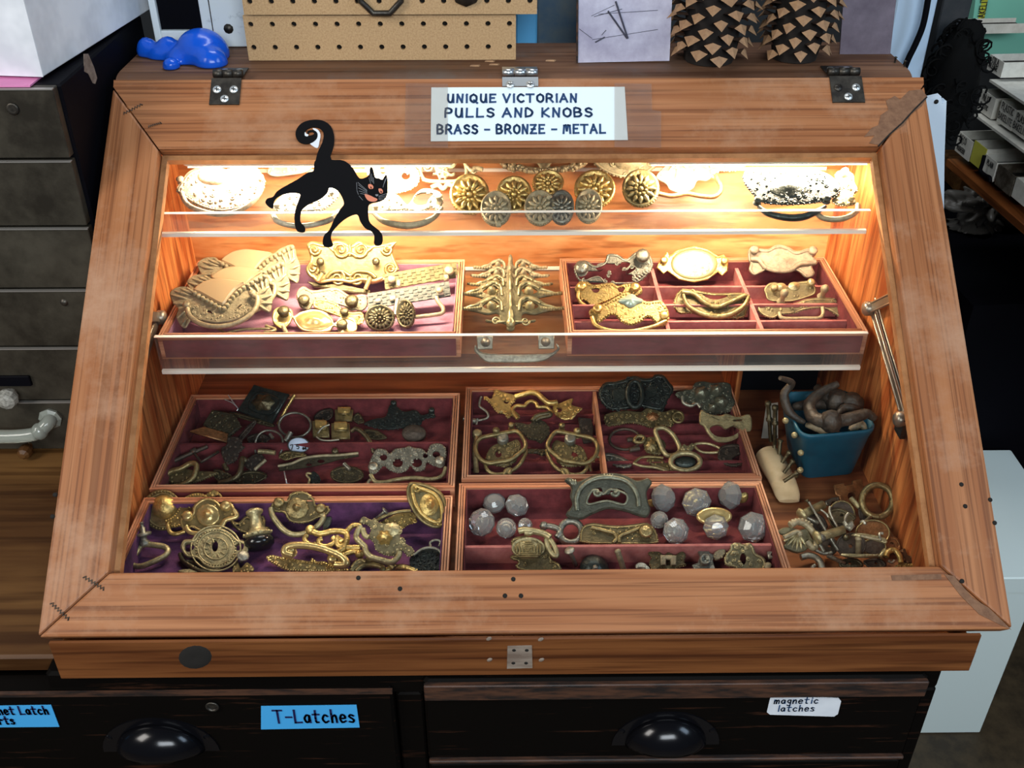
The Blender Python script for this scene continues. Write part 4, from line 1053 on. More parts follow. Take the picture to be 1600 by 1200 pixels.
def bar(mb, F, pts, r, w=.004, w1=None, closed=False, n=5, ends=None, seg=7):
    """bent rod over the plane; height w at the ends, w1 in the middle; ends = radius at the ends"""
    P = smooth_path(pts, n, closed); m = len(P); w1 = w if w1 is None else w1
    path = [F.at(p, w+(w1-w)*sin(pi*i/(m-1))) for i, p in enumerate(P)]
    rs = r if ends is None else [ends+(r-ends)*sin(pi*i/(m-1)) for i in range(m)]
    mb.tube(path, rs, seg, closed)
def disc(mb, F, c, rx, ry, prof, seg=24, w=0, lobes=0, amp=0):
    """turned disc at pixel c with pixel radii; prof = [(fraction, height)]"""
    o = F.at(c, w); a = (F.at((c[0]+rx, c[1]), w)-o); b = (F.at((c[0], c[1]-ry), w)-o)
    rows = []
    for f, h in prof:
        f = max(f, 1e-3); rows.append([o+(a*cos(2*pi*k/seg)+b*sin(2*pi*k/seg))*f*(1+amp*cos(lobes*2*pi*k/seg))+F.n*h for k in range(seg)])
    mb.rings(rows, True, True, True)
def ell(c, rx, ry, n=20, rot=0):
    cr_, sr = cos(R(rot)), sin(R(rot))
    return [(c[0]+rx*cos(2*pi*i/n)*cr_-ry*sin(2*pi*i/n)*sr, c[1]+rx*cos(2*pi*i/n)*sr+ry*sin(2*pi*i/n)*cr_) for i in range(n)]
def deco(mb, F, P, h, n=12, size=7, seed=1, kinds='sbl', holes=()):
    """cast relief scattered inside the outline: volutes, beads, leaf ribs"""
    rnd = random.Random(seed); xs = [p[0] for p in P]; ys = [p[1] for p in P]; Q = inset(P, size*.4); k = F.scale(P[0]); done = []
    cx, cy = sum(xs)/len(xs), sum(ys)/len(ys)
    for _ in range(n*12):
        if len(done) >= n: break
        p = (rnd.uniform(min(xs), max(xs)), rnd.uniform(min(ys), max(ys)))
        if not inside(p, Q) or any(inside(p, q) for q in holes) or any(math.hypot(p[0]-q[0], p[1]-q[1]) < size*.95 for q in done): continue
        done.append(p); kd = rnd.choice(kinds); r = size*k
        if kd == 's': spiral(mb, F, p, size*.66, 1.25, r*.21, h+r*.05, rnd.uniform(0, 6), rnd.choice((-1, 1)), 12)
        elif kd == 'b': mb.ball(F.at(p, h), r*.36, 7, 5)
        else:
            a = math.atan2(p[1]-cy, p[0]-cx)
            for d in (-.55, 0, .55):
                e = (p[0]+cos(a+d)*size*.75, p[1]+sin(a+d)*size*.75); m_ = ((p[0]+e[0])/2, (p[1]+e[1])/2)
                mb.tube([F.at(p, h), F.at(m_, h+r*.14), F.at(e, h)], [r*.12, r*.24, r*.08], 5)
    return mb
def rim(mb, F, P, d, r, w): mb.tube([F.at(p, w) for p in inset(P, d)], r, 5, True)
def ribs(mb, F, pairs, r, w, bulge=.0015):
    for a, b in pairs:
        m_ = ((a[0]+b[0])/2, (a[1]+b[1])/2); mb.tube([F.at(a, w*.8), F.at(m_, w+bulge), F.at(b, w*.6)], [r*.6, r, r*.5], 5)

def pull(label, F, m, out=None, h=.0028, holes=(), dn=10, ds=7, kinds='sbl', edge=None, bead=None, bails=(), posts=(), bosses=(), ribl=(), name='drawer_pull', cat='drawer pull', group=None, bm=None, pm=None, seed=None, extra=None, sm=True, w0=0, plates=(), lace=True):
    """furniture hardware in the plane F. out: outline; bails: dict(pts, r, w, w1, closed); posts: (p, r, height); bosses: (c, rx, ry, profile, material, lobes, amp)"""
    base = V((F.o.x, F.o.y, F.o.z)); t = thing(name, base, label, cat, group)
    seed = seed or len(label)*7+int(F.o.x*1000)
    if out:
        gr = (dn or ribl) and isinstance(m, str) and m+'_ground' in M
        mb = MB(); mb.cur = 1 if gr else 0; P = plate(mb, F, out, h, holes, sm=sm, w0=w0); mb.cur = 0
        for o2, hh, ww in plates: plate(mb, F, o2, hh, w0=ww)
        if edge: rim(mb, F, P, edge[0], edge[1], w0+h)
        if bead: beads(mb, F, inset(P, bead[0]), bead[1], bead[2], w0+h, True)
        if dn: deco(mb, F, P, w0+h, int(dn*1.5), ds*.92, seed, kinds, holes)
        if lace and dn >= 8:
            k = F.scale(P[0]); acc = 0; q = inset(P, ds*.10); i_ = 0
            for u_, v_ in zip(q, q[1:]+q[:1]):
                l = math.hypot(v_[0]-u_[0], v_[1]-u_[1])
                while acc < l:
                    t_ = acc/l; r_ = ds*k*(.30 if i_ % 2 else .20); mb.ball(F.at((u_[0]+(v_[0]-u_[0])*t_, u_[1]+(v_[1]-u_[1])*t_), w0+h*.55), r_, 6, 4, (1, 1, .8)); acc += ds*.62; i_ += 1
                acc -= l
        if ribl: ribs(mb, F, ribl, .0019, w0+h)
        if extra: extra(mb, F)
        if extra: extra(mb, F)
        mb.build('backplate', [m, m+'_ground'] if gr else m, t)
    elif extra: mb = MB(); extra(mb, F); mb.build('body', m, t)
    for c, rx, ry, prof, *r_ in bosses:
        mb = MB(); disc(mb, F, c, rx, ry, prof, 28, w0+h*.6 if out else 0, *(r_[1:3] if len(r_) > 2 else ())); mb.build('rosette', r_[0] if r_ and r_[0] else m, t)
    for B in bails:
        mb = MB(); bar(mb, F, B['pts'], B.get('r', .0022), B.get('w', .006), B.get('w1', B.get('w', .006)), B.get('closed', False), ends=B.get('ends'))
        if B.get('beads'): beads(mb, F, smooth_path(B['pts'], 4, B.get('closed', False)), B['beads'][0], B['beads'][1], B.get('w', .006))
        mb.build('bail', B.get('m', bm or m), t)
    for p, r, hh in posts:
        mb = MB(); mb.lathe(F.at(p, w0), F.n, [(r, h*.5), (r*.75, h), (r*.55, h+hh*.35), (r*.9, h+hh*.6), (r, h+hh*.8), (r*.6, h+hh), (.0001, h+hh*1.02)], 10); mb.build('post', pm or m, t)
    return t
DISH = [(1, 0), (1, .0028), (.95, .0042), (.86, .0040), (.78, .0022), (.6, .0018), (.45, .0030), (.2, .0042), (.02, .0046)]
DOME = [(1, 0), (.98, .002), (.85, .0055), (.6, .0085), (.3, .0105), (.02, .011)]
FLATB = [(1, 0), (.98, .0014), (.9, .002), (.55, .0022), (.4, .0036), (.02, .0042)]
def rosette_knob(label, F, c, rx, ry, m, petals=12, group=None, depth=.012, clasp=False, edge=None, centre=None):
    """dished rosette knob: stem, beaded dish, petal flower"""
    o = F.at(c); t = thing('rosette_knob', F.o, label, 'drawer knob', group)
    k = F.scale(c); mb = MB(); disc(mb, F, c, rx, ry, [(.35, -depth), (.4, -depth*.5), (1, -.001)]+DISH, 40, 0)
    for i in range(40):
        a = 2*pi*i/40; mb.ball(F.at((c[0]+cos(a)*rx*.97, c[1]+sin(a)*ry*.97), .0022), rx*k*.055, 6, 4)
    mb.build('dish', m, t)
    mb = MB()
    for i in range(petals):
        a = 2*pi*i/petals; q = [(c[0]+cos(a)*rx*f, c[1]+sin(a)*ry*f) for f in (.30, .58, .80)]
        mb.tube([F.at(q[0], .0030), F.at(q[1], .0046), F.at(q[2], .0030)], [rx*k*.09, rx*k*.165, rx*k*.07], 6)
    for i in range(9):
        a = 2*pi*(i+.5)/9; mb.ball(F.at((c[0]+cos(a)*rx*.30, c[1]+sin(a)*ry*.30), .0058), rx*k*.125, 6, 4)
    mb.ball(F.at(c, .0068), rx*k*.15, 8, 5)
    mb.build('flower', centre or m, t)
    if clasp:
        a = R(clasp); mb = MB(); p0 = (c[0]+cos(a)*rx*.72, c[1]+sin(a)*ry*.72); p1 = (c[0]+cos(a)*rx*1.08, c[1]+sin(a)*ry*1.08)
        q = V((0, 0, 0)); d = (F.at(p1)-F.at(p0)).normalized(); s = d.cross(F.n)
        for e in (-.0016, 0, .0016): mb.tube([F.at(p0, .003)+s*e, F.at(((p0[0]+p1[0])/2, (p0[1]+p1[1])/2), .0068)+s*e, F.at(p1, .002)+s*e], .0011, 6)
        mb.build('clasp', m, t)
    return t
def bolt(label, p, q, z, r, m='silver_old', head=2.0, name='bolt', lift=0, zq=None, group=None):
    """threaded rod from pixel p (at height z) to pixel q (at zq), head at p"""
    a = onz(p, z+r); b = onz(q, (zq if zq is not None else z)+r); d = (b-a).normalized()
    t = thing(name, (a+b)/2-V((0, 0, r)), label, 'bolt', group); mb = MB(); mb.lathe(a, d, [(r, 0), (r, (b-a).length), (.0001, (b-a).length)], 8); mb.build('shank', m, t)
    mb = MB(); mb.lathe(a, d, [(.0001, -r*.8), (r*head*.8, -r*.6), (r*head, 0), (r*head*.8, r*.4), (r*.6, r*.5)], 10); mb.build('head', m, t)
    return t
def gknob(label, c, rp, z, axis, base=None, sides=8, group='faceted glass knobs', ratio=1.0):
    """cut-glass knob: rp radius in pixels, axis points from its base to its face"""
    o = onz(c, z); k = (o-O).dot(fw)/FPX; r = rp*k; o = onz(c, z+r*.9); a = V(axis).normalized()
    t = thing('glass_knob', (o.x, o.y, z), label, 'glass knob', group); mb = MB()
    mb.lathe(o-a*r*.75, a, [(r*.42, 0), (r*.5, r*.12), (r*.96, r*.5), (r*1., r*.8), (r*.80, r*1.15), (r*.46, r*1.42), (.0001, r*1.44)], sides, flat=True)
    mb.build('glass_body', 'glass_clear', t)
    mb = MB(); mb.lathe(o-a*r*.75, a, [(.0001, -r*.55 if base else -.002), (r*.5, -r*.5 if base else -.002), (r*.52, -r*.28 if base else -.001), (r*.36, -r*.1), (r*.36, -.0003), (.0001, -.0003)], 16)
    mb.build('metal_base', base or 'silver_old', t)
    return t
# ------------------------------------------------------------------ hardware on the upper acrylic shelf
A1, A2, A3, A4 = crop(230, 220, .25), crop(580, 220, .1875), crop(780, 220, .1875), crop(1040, 220, .25)
B5, B6, B7, B8, B9 = crop(240, 370, .1625), crop(400, 370, .2125), crop(680, 370, .19161), crop(870, 370, .16875), crop(1120, 360, .2)
Lc, Mc, Nc, Qc, Yc = crop(220, 580, .175), crop(440, 580, .1875), crop(700, 580, .175), crop(920, 560, .1875), crop(1120, 550, .225)
Sc_, Tc, Vc, Wc, Xc = crop(170, 740, .175), crop(400, 740, .2), crop(690, 730, .2), crop(960, 730, .175), crop(1180, 720, .1875)
def c1(C, x, y): return C(x, y)[0]
ZS = S1+.0042
G = 'ornate pulls on the upper shelf'
F = lay(c1(A1, 470, 460), ZS+.002, 27)
pull('large cream shell-shaped pull with hanging bail at the left end of the upper shelf', F, 'beige_bronze', A1(185,310, 215,260, 260,200, 340,165, 430,158, 500,185, 560,150, 650,130, 700,190, 735,250, 715,330, 660,395, 560,432, 470,445, 380,432, 290,395, 220,350), dn=26, ds=8, edge=(3, .0012), bead=(6, .0011, 5),
     bails=[dict(pts=A1(215,325, 240,385, 300,425, 430,458, 560,442, 665,375, 715,300), r=.0030, w=.007, w1=.010)], posts=[(c1(A1, 215, 265), .0045, .006), (c1(A1, 712, 255), .0045, .006)], bosses=[(c1(A1, 420, 230), 26, 13, DOME)], group=G)
F = lay(c1(A1, 900, 215), ZS, 40)
pull('small cream scroll pull on the upper shelf behind the cat\'s tail', F, 'brass_cream', A1(750,190, 820,120, 920,80, 1010,90, 1040,150, 1000,195, 900,215, 790,225), dn=6, ds=8, edge=(2, .001), bosses=[(c1(A1, 975, 150), 14, 11, FLATB)], group=G)
F = lay(c1(A1, 940, 533), ZS+.002, 16)
pull('cream leafy pull with round bail on the upper shelf under the cat\'s belly', F, 'brass_cream', A1(790,420, 830,360, 900,330, 1000,345, 1090,320, 1140,290, 1190,300, 1195,350, 1150,400, 1090,440, 1000,450, 900,455, 830,455), dn=14, ds=7, kinds='ls',
     bails=[dict(pts=A1(780,455, 810,500, 880,525, 960,533, 1060,520, 1150,490, 1200,440), r=.0032, w=.005, w1=.007)], posts=[(c1(A1, 815, 430), .004, .005), (c1(A1, 1160, 350), .004, .005)], group=G)
F = lay(c1(A2, 150, 440), ZS, 40)
pull('pierced cream filigree plate on the upper shelf just right of the cat\'s head', F, 'brass_cream', A2(-60,150, 0,130, 60,140, 110,190, 160,160, 240,170, 280,230, 330,210, 390,250, 400,330, 340,400, 250,430, 170,440, 90,400, 20,330, -40,260), holes=[ell(c1(A2, 50, 190), 5, 7), ell(c1(A2, 100, 250), 5, 7), ell(c1(A2, 290, 300), 7, 6)], dn=16, ds=7, bosses=[(c1(A2, 200, 195), 8, 8, DOME)], group=G)
F = lay(c1(A2, 600, 400), ZS, 42)
pull('cream pull with a pointed star leaf inside a ring on the upper shelf', F, 'brass_pale', None, dn=0, group=G, bosses=[],
     extra=lambda mb, F: (bar(mb, F, A2(410,240, 430,160, 500,125, 560,120, 600,140, 680,125, 750,140, 790,210, 790,290, 740,330, 600,340, 460,330, 420,290), .0024, .004, closed=True),
         plate(mb, F, A2(600,150, 620,200, 660,170, 710,190, 690,230, 640,240, 660,280, 700,270, 690,300, 640,300, 620,330, 600,310, 570,330, 550,290, 510,290, 540,260, 500,200, 560,210), .004),
         bar(mb, F, A2(790,210, 840,250, 880,230, 930,240), .003, .004), bar(mb, F, A2(410,230, 370,210, 330,230, 280,200), .003, .004), bar(mb, F, A2(500,390, 560,370, 600,400, 640,365, 690,380), .003, .004), spiral(mb, F, c1(A2, 470, 215), 8, 1.4, .0016, .004), spiral(mb, F, c1(A2, 860, 250), 7, 1.4, .0014, .004, 0, -1), spiral(mb, F, c1(A2, 320, 215), 7, 1.4, .0014, .004),
         beads(mb, F, A2(420,170, 400,230, 410,300, 440,340), .0014, 4, .004), ribs(mb, F, [(c1(A2, 600, 180), c1(A2, 600, 310)), (c1(A2, 540, 220), c1(A2, 660, 280)), (c1(A2, 660, 190), c1(A2, 540, 280))], .0014, .004)))
F = lay(c1(A2, 300, 708), ZS+.002, 13)
pull('plain crescent bail pull with leafy arms at the front of the upper shelf', F, 'brass_pale', A2(140,440, 220,460, 260,500, 300,540, 340,500, 380,440, 450,405, 560,430, 600,500, 560,580, 500,560, 440,590, 380,600, 300,580, 230,590, 160,590, 60,600, 10,560, 60,520), h=.0022, holes=[A2(360,470, 430,440, 520,450, 480,500, 460,540, 390,550, 350,520)], dn=10, ds=6, kinds='ls', group=G, plates=[],
     bails=[dict(pts=A2(15,600, 90,665, 190,695, 300,708, 420,690, 520,640, 590,560), r=.0040, w=.004, w1=.005, ends=.002)], posts=[(c1(A2, 40, 575), .004, .004), (c1(A2, 565, 500), .005, .005)])
KN = 'gold rosette knobs on the upper shelf'
def kn(lbl, C, cx, cy, rx, ry, m, lean, yaw=0, z=ZS, **k):
    F = lay(c1(C, cx, cy+ry*.99), z, lean, yaw)
    return rosette_knob(lbl, F, c1(C, cx, cy), rx*C.s, ry*C.s, m, group=KN, **k)
kn('leftmost large gold rosette knob on the upper shelf', A2, 820, 450, 165, 165, 'brass_gold', 33)
kn('large gold rosette knob behind the two small ringed knobs on the upper shelf', A2, 1190, 450, 150, 150, 'brass_gold', 35)
kn('tilted gold rosette knob high in the middle of the knob cluster', A3, 405, 355, 130, 105, 'brass_gold', 40, 14, z=ZS+.006)
kn('large gold rosette knob fourth along, behind a small tilted one', A3, 795, 405, 170, 155, 'brass_gold', 36)
kn('tilted gold rosette knob standing alone right of the knob cluster', A3, 1180, 400, 155, 155, 'brass_antique', 36, -14)
kn('small dull-gold ringed knob in front, leftmost of the small knobs', A2, 1040, 570, 128, 138, 'brass_pale', 19, clasp=80, depth=.006)
kn('small gold ringed knob with its clasp at upper right, in the middle front', A3, 338, 565, 130, 140, 'brass_pale', 19, clasp=-48, depth=.006)
kn('dark greenish rosette knob half hidden in the knob cluster', A3, 520, 560, 105, 138, 'nickel_grey', 21, depth=.006)
kn('small tilted pale-gold knob rightmost of the small front knobs', A3, 745, 550, 112, 135, 'brass_pale', 20, 12, depth=.006)
F = lay(c1(A3, 380, 280), ZS, 25)
def garland(mb, F):
    pts = A3(20,170, 80,215, 160,225, 260,245, 370,250, 480,240, 590,225, 660,210, 725,170); bar(mb, F, pts, .0042, .006)
    rnd = random.Random(5)
    for x, y in smooth_path(pts, 7):
        for _ in range(2): mb.ball(F.at((x+rnd.uniform(-1.5, 1.5), y+rnd.uniform(-3, 3)), .008+rnd.uniform(-.002, .003)), rnd.uniform(.0018, .0034), 6, 4)
    for d in (-60, -30, 0, 30, 60): bar(mb, F, A3(375+d*.2,230, 375+d,160), .0026, .010, n=1)
pull('gold flower-garland bar pull lying behind the rosette knobs', F, 'brass_pale', None, extra=garland, group=G, posts=[(c1(A3, 120, 255), .0035, .020), (c1(A3, 610, 250), .0035, .020)])
F = lay(c1(A3, 1000, 300), ZS, 46)
pull('big dull oval plate with a raised rim standing at the back of the upper shelf', F, 'brass_pale', A3(785,180, 800,90, 850,30, 1000,10, 1200,10, 1300,60, 1330,150, 1280,240, 1180,290, 1060,310, 950,290, 850,240), edge=(3, .0018), dn=8, ds=9, group=G, kinds='s', bosses=[(c1(A3, 1080, 160), 28, 16, DOME)])
F = lay(c1(A4, 80, 350), ZS+.001, 22)
pull('cream lily-leaf pull with looping bail right of the knobs on the upper shelf', F, 'beige_bronze', A4(-60,230, 0,160, 60,110, 90,130, 120,110, 180,140, 250,180, 300,210, 260,250, 200,250, 170,300, 100,330, 30,310, 0,270), dn=6, ds=9, kinds='l', group=G, bosses=[(c1(A4, 80, 250), 7, 7, DOME)],
     bails=[dict(pts=A4(-40,330, 40,345, 130,330, 220,345, 300,350, 340,320, 345,280, 325,240, 310,195), r=.0028, w=.006, m='copper_brown')], posts=[(c1(A4, 300, 220), .005, .006)], ribl=[(c1(A4, 85, 120), c1(A4, 60, 310)), (c1(A4, 85, 120), c1(A4, 160, 200)), (c1(A4, 85, 120), c1(A4, 10, 200))])
F = lay(c1(A4, 330, 190), ZS, 45)
pull('pale scroll plate in the glare at the back of the upper shelf', F, 'brass_cream', A4(150,150, 180,80, 280,70, 380,80, 470,70, 510,130, 460,185, 350,190, 240,185), dn=10, ds=7, edge=(2, .001), group=G)
F = lay(c1(A4, 760, 482), ZS+.005, 23)
pull('very large dark oval plate pull at the right end of the upper shelf', F, 'bronze_black', A4(485,250, 500,190, 570,170, 700,175, 850,180, 980,200, 1060,250, 1090,310, 1060,350, 960,385, 820,400, 700,400, 600,385, 540,330), dn=40, ds=7, kinds='sb', group=G,
     bails=[dict(pts=A4(580,410, 640,455, 760,480, 860,475, 950,440, 1000,410), r=.0042, w=.006, w1=.006, ends=.002)], posts=[(c1(A4, 570, 395), .005, .006), (c1(A4, 1000, 385), .005, .006)], bosses=[(c1(A4, 770, 290), 34, 17, FLATB)])
F = lay(c1(A4, 1110, 492), ZS+.003, 21)
pull('small old-brass pull with green tarnish in the right rear corner of the upper shelf', F, 'brass_olive', A4(1060,210, 1110,190, 1170,215, 1180,270, 1200,310, 1170,350, 1190,395, 1120,410, 1060,400, 1040,370, 1090,330, 1070,270), dn=9, ds=6, group=G,
     bails=[dict(pts=A4(935,445, 980,480, 1050,492, 1130,480, 1195,440, 1200,400), r=.0032, w=.004, w1=.005, m='brass_pale')], posts=[(c1(A4, 1150, 385), .0045, .005)], bosses=[(c1(A4, 1110, 215), 9, 5, DOME, 'green_enamel')])

# ------------------------------------------------------------------ lower acrylic shelf, left tray
G = 'pulls heaped in the mauve velvet tray'
def shellpull(label, dx, dy, z, lean, mm):
    o = lambda *a: [(x+dx, y+dy) for x, y in B5(*a)]
    F = lay(o(600, 868)[0], z, lean)
    body = o(160,550, 230,495, 330,488, 390,525, 480,450, 600,415, 720,422, 880,452, 960,400, 1080,368, 1112,470, 1145,560, 1140,640, 1120,730, 1040,705, 985,690, 900,765, 760,820, 600,840, 450,812, 330,815, 312,880, 265,860, 222,780, 240,700, 190,640)
    def ex(mb, F):
        plate(mb, F, o(390,525, 480,450, 600,416, 720,424, 880,455, 800,520, 740,590, 690,660, 650,668, 560,620, 470,570), .0055, w0=.001)
    t = pull(label, F, mm, body, h=.003, dn=0, group=G, seed=3, extra=None,
         holes=[o(515,715, 550,720, 575,745, 540,745), o(810,690, 850,660, 850,690, 815,715)],
         bails=[dict(pts=o(325,690, 345,760, 420,820, 500,850, 600,862, 720,850, 830,815, 930,750, 990,670, 1000,590, 960,570), r=.0030, w=.008, w1=.011)], posts=[(o(335, 690)[0], .0045, .008), (o(965, 580)[0], .0045, .008)],
         ribl=[(o(a, b)[0], o(c, d)[0]) for a, b, c, d in [(170,560,330,600), (200,520,370,570), (260,500,400,560), (320,495,430,560), (190,640,330,650), (230,780,330,690), (270,860,340,740), (310,870,360,760), (900,460,980,560), (960,420,1010,540), (1030,390,1050,520), (1080,375,1080,500), (1110,480,1020,560), (1140,560,1030,600), (1140,640,1030,640), (1110,720,1010,660)]])
    mb = MB(); ex(mb, F); mb.build('smooth_panel', 'tan_enamel', t)
    mb = MB(); beads(mb, F, smooth_path(o(395,545, 470,590, 560,640, 650,690, 690,685, 740,610, 800,545, 890,480, 1000,420, 1080,385), 5), .0034, 7.5, .0045)
    deco(mb, F, o(360,640, 500,690, 650,740, 800,680, 940,600, 930,720, 780,800, 600,825, 440,800, 370,740), .003, 26, 5, 9, 'sb'); mb.build('beading', mm, t)
    return t
shellpull('beige shell pull with bail, front one of three overlapping at the tray\'s left', 0, 0, ZU+.020, 28, 'brass_pale')
shellpull('beige shell pull, middle one of three overlapping at the tray\'s left', 27, -19, ZU+.009, 30, 'brass_pale')
shellpull('beige shell pull, rear one of three overlapping at the tray\'s left', 43, -46, ZU+.009, 30, 'brass_pale')
F = lay(c1(B6, 620, 352), ZU+.010, 52)
pull('big bright gold ornate plate standing upright under the cat\'s front paws', F, 'brass_bright', B6(375,60, 420,35, 500,55, 590,30, 660,42, 700,62, 760,30, 830,60, 930,55, 1030,35, 1003,100, 1030,180, 1052,240, 1000,290, 930,330, 830,350, 700,320, 600,330, 480,332, 400,300, 368,240, 400,170, 390,110), h=.004, dn=0, edge=(3, .0014), group=G,
     extra=lambda mb, F: ([spiral(mb, F, c1(B6, x, y), r, 1.5, .0022, .0048, st, sg, 20) for x, y, r, st, sg in ((625, 95, 13, .5, 1), (770, 95, 13, 2.6, -1), (600, 305, 12, -1, 1), (745, 305, 12, 4.1, -1), (430, 95, 9, 0, 1), (965, 95, 9, 3, -1), (420, 235, 9, 1, -1), (990, 235, 9, 2, 1))], bar(mb, F, B6(640,150, 690,120, 740,150), .0022, .005), bar(mb, F, B6(520,300, 560,262, 640,255, 690,285, 740,255, 830,262, 880,300), .0024, .0048), bar(mb, F, B6(690,60, 692,100, 690,140), .0018, .005)), posts=[(c1(B6, 485, 195), .005, .010), (c1(B6, 890, 195), .005, .010)], pm='brass_dark',
     bails=[dict(pts=B6(420,290, 470,330, 560,318, 640,322, 700,330, 780,312, 860,325, 930,300), r=.0022, w=.006), dict(pts=B6(490,268, 455,325), r=.0028, w=.012), dict(pts=B6(842,300, 805,385), r=.0028, w=.012)],
     bosses=[(c1(B6, 625, 95), 10, 9, FLATB), (c1(B6, 770, 95), 10, 9, FLATB), (c1(B6, 490, 268), 6, 3.5, FLATB, 'brass_dark'), (c1(B6, 842, 298), 6, 3.5, FLATB, 'brass_dark')], ribl=[(c1(B6, 380, 60), c1(B6, 470, 130)), (c1(B6, 1030, 40), c1(B6, 930, 130)), (c1(B6, 380, 240), c1(B6, 470, 230)), (c1(B6, 1050, 240), c1(B6, 950, 230)), (c1(B6, 520, 60), c1(B6, 600, 130)), (c1(B6, 880, 60), c1(B6, 790, 130))])
F = lay(c1(B6, 820, 425), ZU+.004, 24)
pull('flat black bar plate lying under the bright gold plate', F, 'brass_dark', B6(380,335, 480,345, 620,355, 700,370, 840,400, 835,428, 690,415, 560,390, 430,375), dn=0, group=G, sm=False, name='bar_plate', cat='hardware plate')
F = lay(c1(B6, 760, 550), ZU+.006, 30)
pull('scaly old-gold long pull with two dark posts in the mauve tray', F, 'brass_pale', B6(300,420, 350,370, 420,400, 560,380, 620,392, 700,440, 800,430, 820,500, 780,545, 700,530, 600,500, 450,470, 390,540, 320,500), dn=16, ds=5, kinds='bl', group=G, posts=[(c1(B6, 362, 495), .0075, .010), (c1(B6, 712, 505), .0085, .011)], pm='brass_dark', edge=(2, .0009))
F = lay(c1(B6, 700, 640), ZU+.004, 26)
pull('gold leaf-scroll plate crossing behind the gold oval pull', F, 'brass_gold', B6(430,470, 500,462, 600,500, 640,540, 700,560, 780,560, 792,620, 740,650, 650,605, 540,560, 430,520), dn=14, ds=5, kinds='ls', group=G, edge=(1.6, .0009))
F = lay(c1(B6, 420, 705), ZU, 22)
pull('pale gold oval pull with bail drooping over the tray\'s front edge', F, 'brass_bright', B6(120,600, 140,540, 200,520, 265,545, 280,590, 330,560, 420,540, 500,555, 560,600, 580,640, 640,590, 720,610, 745,660, 730,700, 650,702, 575,660, 540,700, 440,706, 340,690, 290,640, 270,600, 250,640, 200,680, 140,650), dn=0, group=G,
     bosses=[(c1(B6, 430, 625), 30, 15, [(1, 0), (.98, .0016), (.6, .003), (.35, .004), (.28, .0062), (.02, .007)])], posts=[(c1(B6, 212, 580), .0075, .009), (c1(B6, 640, 675), .007, .008), (c1(B6, 655, 578), .0055, .007)], pm='brass_dark', bm='brass_pale',
     bails=[dict(pts=B6(200,655, 230,715, 300,745, 400,778, 480,790, 545,768, 600,748, 640,700), r=.0026, w=.010, w1=.014)], seed=4, edge=(2, .0012))
def checker(q, nu, nv):
    def f(mb, F):
        plate(mb, F, q, .0022, sm=False)
        for i in range(nu):
            for j in range(nv):
                if (i+j) % 2: continue
                P = []
                for a, b in ((i, j), (i+1, j), (i+1, j+1), (i, j+1)):
                    s, t = (a*.92+.04+.04*(a == nu)*0)/nu+.004, (b+.1)/(nv+.2)
                    s, t = a/nu*.98+.01, b/nv*.96+.02
                    x = (q[0][0]*(1-s)+q[1][0]*s)*(1-t)+(q[3][0]*(1-s)+q[2][0]*s)*t; y = (q[0][1]*(1-s)+q[1][1]*s)*(1-t)+(q[3][1]*(1-s)+q[2][1]*s)*t
                    P.append((x, y))
                plate(mb, F, P, .0010, sm=False, w0=.0021)
    return f
q = B6(940,275, 1470,190, 1492,300, 950,392)
F = lay(c1(B6, 950, 392), ZU+.012, 42, 6)
t = pull('old-gold checkered bar handle plate, the rear of two crossing plates', F, 'checker_gold', None, extra=checker(q, 16, 5), group=G, posts=[(c1(B6, 1000, 330), .0055, .008), (c1(B6, 1420, 265), .0065, .008)], pm='brass_pale')
mb = MB(); plate(mb, F, B6(1030,325, 1065,320, 1070,375, 1032,380), .006, sm=False, w0=.003); plate(mb, F, B6(1380,285, 1418,280, 1418,325, 1382,330), .006, sm=False, w0=.003); mb.build('square_foot', 'brass_pale', t)
q = B6(820,420, 1420,330, 1432,440, 825,535)
F = lay(c1(B6, 825, 535), ZU+.010, 34, 6)
t = pull('grey-green checkered bar handle plate, the front of two crossing plates', F, 'checker_grey', None, extra=checker(q, 18, 5), group=G, posts=[(c1(B6, 1350, 418), .0045, .008)], pm='brass_pale',
     bails=[dict(pts=B6(1325,440, 1340,480, 1375,525, 1370,560, 1300,575, 1170,590), r=.0026, w=.009, m='brass_pale'), dict(pts=B6(1040,460, 1030,520, 1025,575), r=.0026, w=.009, m='silver_old')])
for i, pq in enumerate((B6(880,462, 915,457, 915,487, 882,492), B6(985,445, 1025,439, 1027,470, 987,476), B6(1335,398, 1372,393, 1378,428, 1338,434))):
    mb = MB(); plate(mb, F, pq, .004, sm=False, w0=.003); mb.build('square_foot', 'brass_cream', t)
F = lay(c1(B6, 910, 695), ZU, 40)
rosette_knob('dark fluted round knob standing in the mauve tray', F, c1(B6, 912, 600), 110*.2125, 96*.2125, 'brass_dark', 16, 'dark fluted knobs')
F = lay(c1(B6, 1105, 672), ZU, 48, -30)
rosette_knob('dark fluted knob turned half sideways beside the other dark one', F, c1(B6, 1105, 570), 66*.2125, 105*.2125, 'brass_dark', 14, 'dark fluted knobs')
F = lay(c1(B5, 720, 930), ZU, 4)
pull('thin loose brass bail rod lying at the front of the mauve tray', F, 'brass_olive', None, name='bail_rod', cat='loose bail', extra=lambda mb, F: (bar(mb, F, B5(590,865, 640,895, 700,926, 740,912, 860,892, 1000,886, 1090,884, 1140,878), .0016, .0022), bar(mb, F, B5(1080,855, 1110,870, 1150,880, 1170,895, 1140,910, 1060,918), .002, .0026), bar(mb, F, B5(720,925, 800,930, 900,928, 1030,925), .0014, .0018)))

